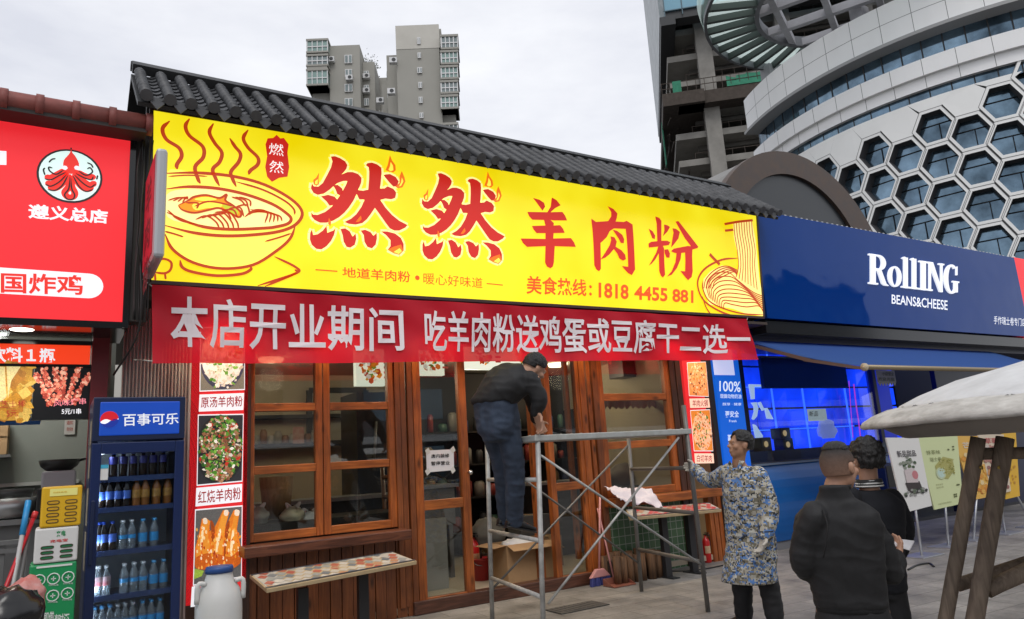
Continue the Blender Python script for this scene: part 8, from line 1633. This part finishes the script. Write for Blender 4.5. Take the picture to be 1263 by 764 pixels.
# ---- worker in camouflage coat holding the scaffold
v = ray(936, 775); D = -1.6 / v.z * F; f = (-VRH * .93 - VFH * .12 + VRH * 0).normalized(); s = f.cross(UP); k = 1.0
ft = q(936, 775); hipc = q(926, 668); chest = q(920, 612); shc = q(915, 580); nk = q(911, 570); hc = q(913, 549.5); hf = (f + UP * .2).normalized()
nr_ = -VFH; shN = q(938, 587, -.14); shF = q(897, 583, .16); elN = q(950, 627, -.2); wrN = q(944, 660, -.26); gp = xat(D0, D1, 1.4); wrF = V(gp) - (V(gp) - shF).normalized() * .1 + UP * .0; elF = lerp(shF, wrF, .52) - UP * .09
kF = q(915, 724, .1); kN = q(949, 726, -.08); aF = q(918, 764, .12); aN = q(955, 760, -.12); aF.z = max(aF.z, .09); aN.z = max(aN.z, .09)
sd = (shN - shF).normalized(); sd = V((sd.x, sd.y, 0)).normalized(); fd = UP.cross(sd); fd = fd if fd.dot(f) > 0 else -fd
mb = MB(); rings(mb, [(lerp(hipc, chest, t) if t <= 1 else lerp(chest, shc, t - 1), sd, fd, a, b) for t, a, b in ((0, .16, .11), (1, .175, .115), (1.6, .175, .1), (2.0, .085, .07))]); limb(mb, [shc, nk, hc - UP * .03], [.065, .057, .055]); hs_, hf, hu = head(mb, hc, hf, UP - f * .2, 1.0)
limb(mb, [shN, elN, wrN], [.052, .044, .03]); limb(mb, [shF, elF, wrF], [.052, .044, .03]); build_legs(mb, hipc - sd * .08, hipc + sd * .08, kF, kN, aF, aN, (.085, .06, .045))
p3 = fuse(mb, 'person', SKIN2, None, .008, 3); tag(p3, 'worker in a long blue and beige camouflage coat looking up while holding the scaffold post', 'person'); eyes(hc, hs_, hf, hu, 1.0, p3)
hem = q(924, 717); mb = MB(); rings(mb, [(lerp(hem, hipc, t) if t <= 1 else lerp(hipc, chest, t - 1) if t <= 2 else lerp(chest, shc, t - 2), sd, fd, a, b) for t, a, b in ((0, .25, .205), (.5, .235, .19), (1, .22, .17), (1.5, .21, .16), (2, .215, .155), (2.5, .21, .14), (2.85, .15, .105), (3.1, .085, .085))], 40)
limb(mb, [shN - sd * .03, elN, lerp(elN, wrN, .96)], [.085, .075, .068]); limb(mb, [shF + sd * .03, elF, lerp(elF, wrF, .93)], [.085, .072, .058]); coat = fuse(mb, 'coat', CAMO, p3, .011, 4, .008, (8, 8, 4), seed=23, fold=.9)
mb = MB()
for q_ in (-1, 1): mb.prism([nk + fd * .055 + sd * (q_ * .012) - UP * .075, nk + fd * .075 + sd * (q_ * .075) - UP * .055, nk + fd * .02 + sd * (q_ * .085) + UP * .005, nk + fd * .045 + sd * (q_ * .055) + UP * .015], fd * .012)
mb.build('collar', CAMO, coat, .003)
mb = MB(); hand(mb, wrN, (wrN - elN) + f * .02, f, f, 1.22, .55); fuse(mb, 'glove', mat('pale_glove', (.52, .48, .42), .9, bump=.4, bscale=180), p3, .006, 2)
mb = MB(); d_h = (V(gp) - wrF); hand(mb, wrF, d_h + UP * .02, V((sd.y, -sd.x, 0)) if False else (f * .9 - VFH * .3), UP, 1.2, .95); fuse(mb, 'glove', mat('pale_glove', (.52, .48, .42), .9), p3, .006, 2)
mb = MB(); rings(mb, [(hipc + UP * .05, sd, fd, .165, .12), (hipc - UP * .14, sd, fd, .165, .12)]); build_legs(mb, hipc - sd * .085 - UP * .05, hipc + sd * .085 - UP * .05, kF, kN, aF + UP * .0, aN, (.1, .088, .078)); fuse(mb, 'trousers', BLK2, p3, .013, 4, .008, seed=28, fold=.8)
for a in (aF, aN): shoe(p3, V((a.x, a.y, 0)) - f * .06, f)
hair(hc, hs_, hf, hu, 1.0, p3, HAIRB, lambda x, y, z: (.013 + .012 * max(0, z)) if (z > -.45 + .62 * max(0, y + .1) and y < .74 and not (abs(x) > .8 and -.5 < z < .02 and y > -.25)) else -.02, 'hair', 72, 48, .008, 20)

# ---- man bending on the scaffold, back to us
D = 6.75; k = 1.2; f = (VFH * .75 + VRH * .66).normalized(); s = f.cross(UP); hipc = q(611, 502, .1); belt = q(608, 489, .1); mid = q(625, 473, .12); shc = q(645, 462, .1); nk = q(652, 459, .12); hc = q(659, 455, .16); hf = (VRH * .75 + VFH * .5 - UP * .45).normalized()
ax_ = (shc - belt).normalized(); sd = (s - ax_ * s.dot(ax_)).normalized(); bk_ = ax_.cross(sd)
rgR = xat(B0, B1, .892); rgF = xat(A0, A1, .892); rg = lerp(rgF, rgR, .62); rg2 = lerp(rgF, rgR, .45)
shR = q(658, 468, .02); shL = q(638, 459, .3); elR = q(665, 492, .0); wrR = q(661, 508, .02); elL = q(655, 490, .4); wrL = q(662, 520, .45)
anR = rg + UP * .15 - f * .05; anL = rg2 + UP * .15 - f * .05; kR = lerp(q(624, 512, .08), anR, .5) + q(634, 577, .1) * 0; kR = q(634, 574, .12); kL = q(620, 574, .25)
hR = q(624, 515, .06); hL = q(602, 515, .2)
mb = MB(); rings(mb, [(c_, sd, bk_, a, b) for c_, a, b in ((hipc, .15, .11), (belt, .14, .1), (mid, .15, .1), (lerp(mid, shc, .7), .15, .09), (shc, .1, .07))]); limb(mb, [shc, nk, lerp(nk, hc, .6)], [.085, .07, .066]); hs_, hf, hu = head(mb, hc, hf, UP + VRH * .5, 1.12)
limb(mb, [shR, elR, wrR], [.06, .05, .035]); limb(mb, [shL, elL, wrL], [.06, .05, .035]); build_legs(mb, hR, hL, kR, kL, anR, anL, (.075, .06, .05))
hand(mb, wrR, q(668, 529, -.02) - wrR, -VFH * .3 + VRH * -.6, VRH - VFH * .5, 1.4, .45); hand(mb, wrL, q(668, 530, .4) - wrL, -VFH, VRH, 1.2, .6)
p4 = fuse(mb, 'person', SKIN, None, .009, 3); tag(p4, 'man in dark jeans bending forward while standing on the scaffold, back turned', 'person'); eyes(hc, hs_, hf, hu, 1.12, p4)
mb = MB(); rings(mb, [(lerp(belt, hipc, .6), s, f, .222, .172), (lerp(belt, hipc, .2), s, f, .226, .175)] + [(c_, sd, bk_ if bk_.dot(f) > 0 else -bk_, a, b) for c_, a, b in ((lerp(belt, mid, .5), .23, .175), (mid, .232, .17), (lerp(mid, shc, .6), .222, .15), (shc, .15, .11), (lerp(shc, nk, .8), .1, .09))], 36)
limb(mb, [shR - VRH * .03, elR, lerp(elR, wrR, .97)], [.085, .074, .056]); limb(mb, [shL, elL, lerp(elL, wrL, .9)], [.082, .07, .052]); fuse(mb, 'jacket', BLK, p4, .013, 5, .008, seed=33, fold=.9)
mb = MB(); rings(mb, [(belt - UP * .01, s, f, .2, .15), (hipc, s, f, .214, .165), (hipc - UP * .12, s, f, .205, .155), (hipc - UP * .22, s, f, .185, .145), (hipc - UP * .32, s, f, .13, .11)], 32); build_legs(mb, hR + UP * .02, hL + UP * .02, kR, kL, anR + UP * .0, anL, (.122, .1, .078)); jn = fuse(mb, 'jeans', DEN, p4, .013, 4, .009, seed=38, fold=.9)
for a, dd in ((anR, (VRH * .8 + VFH * .5 - UP * .25)), (anL, (VRH * .8 + VFH * .5 - UP * .25))): shoe(p4, V((a.x, a.y, .892 + .026)) - dd.normalized() * .1 + UP * .05, dd, k=1.3, L=.33, sole=SHOE)
hair(hc, hs_, hf, hu, 1.12, p4, HAIRB, lambda x, y, z: (.01 + .012 * max(0, z)) if (z > -.3 + .5 * max(0, y + .2) and y < .74 and not (abs(x) > .8 and -.5 < z < .02 and y > -.25)) else -.02, 'hair', 72, 48, .007, 22)
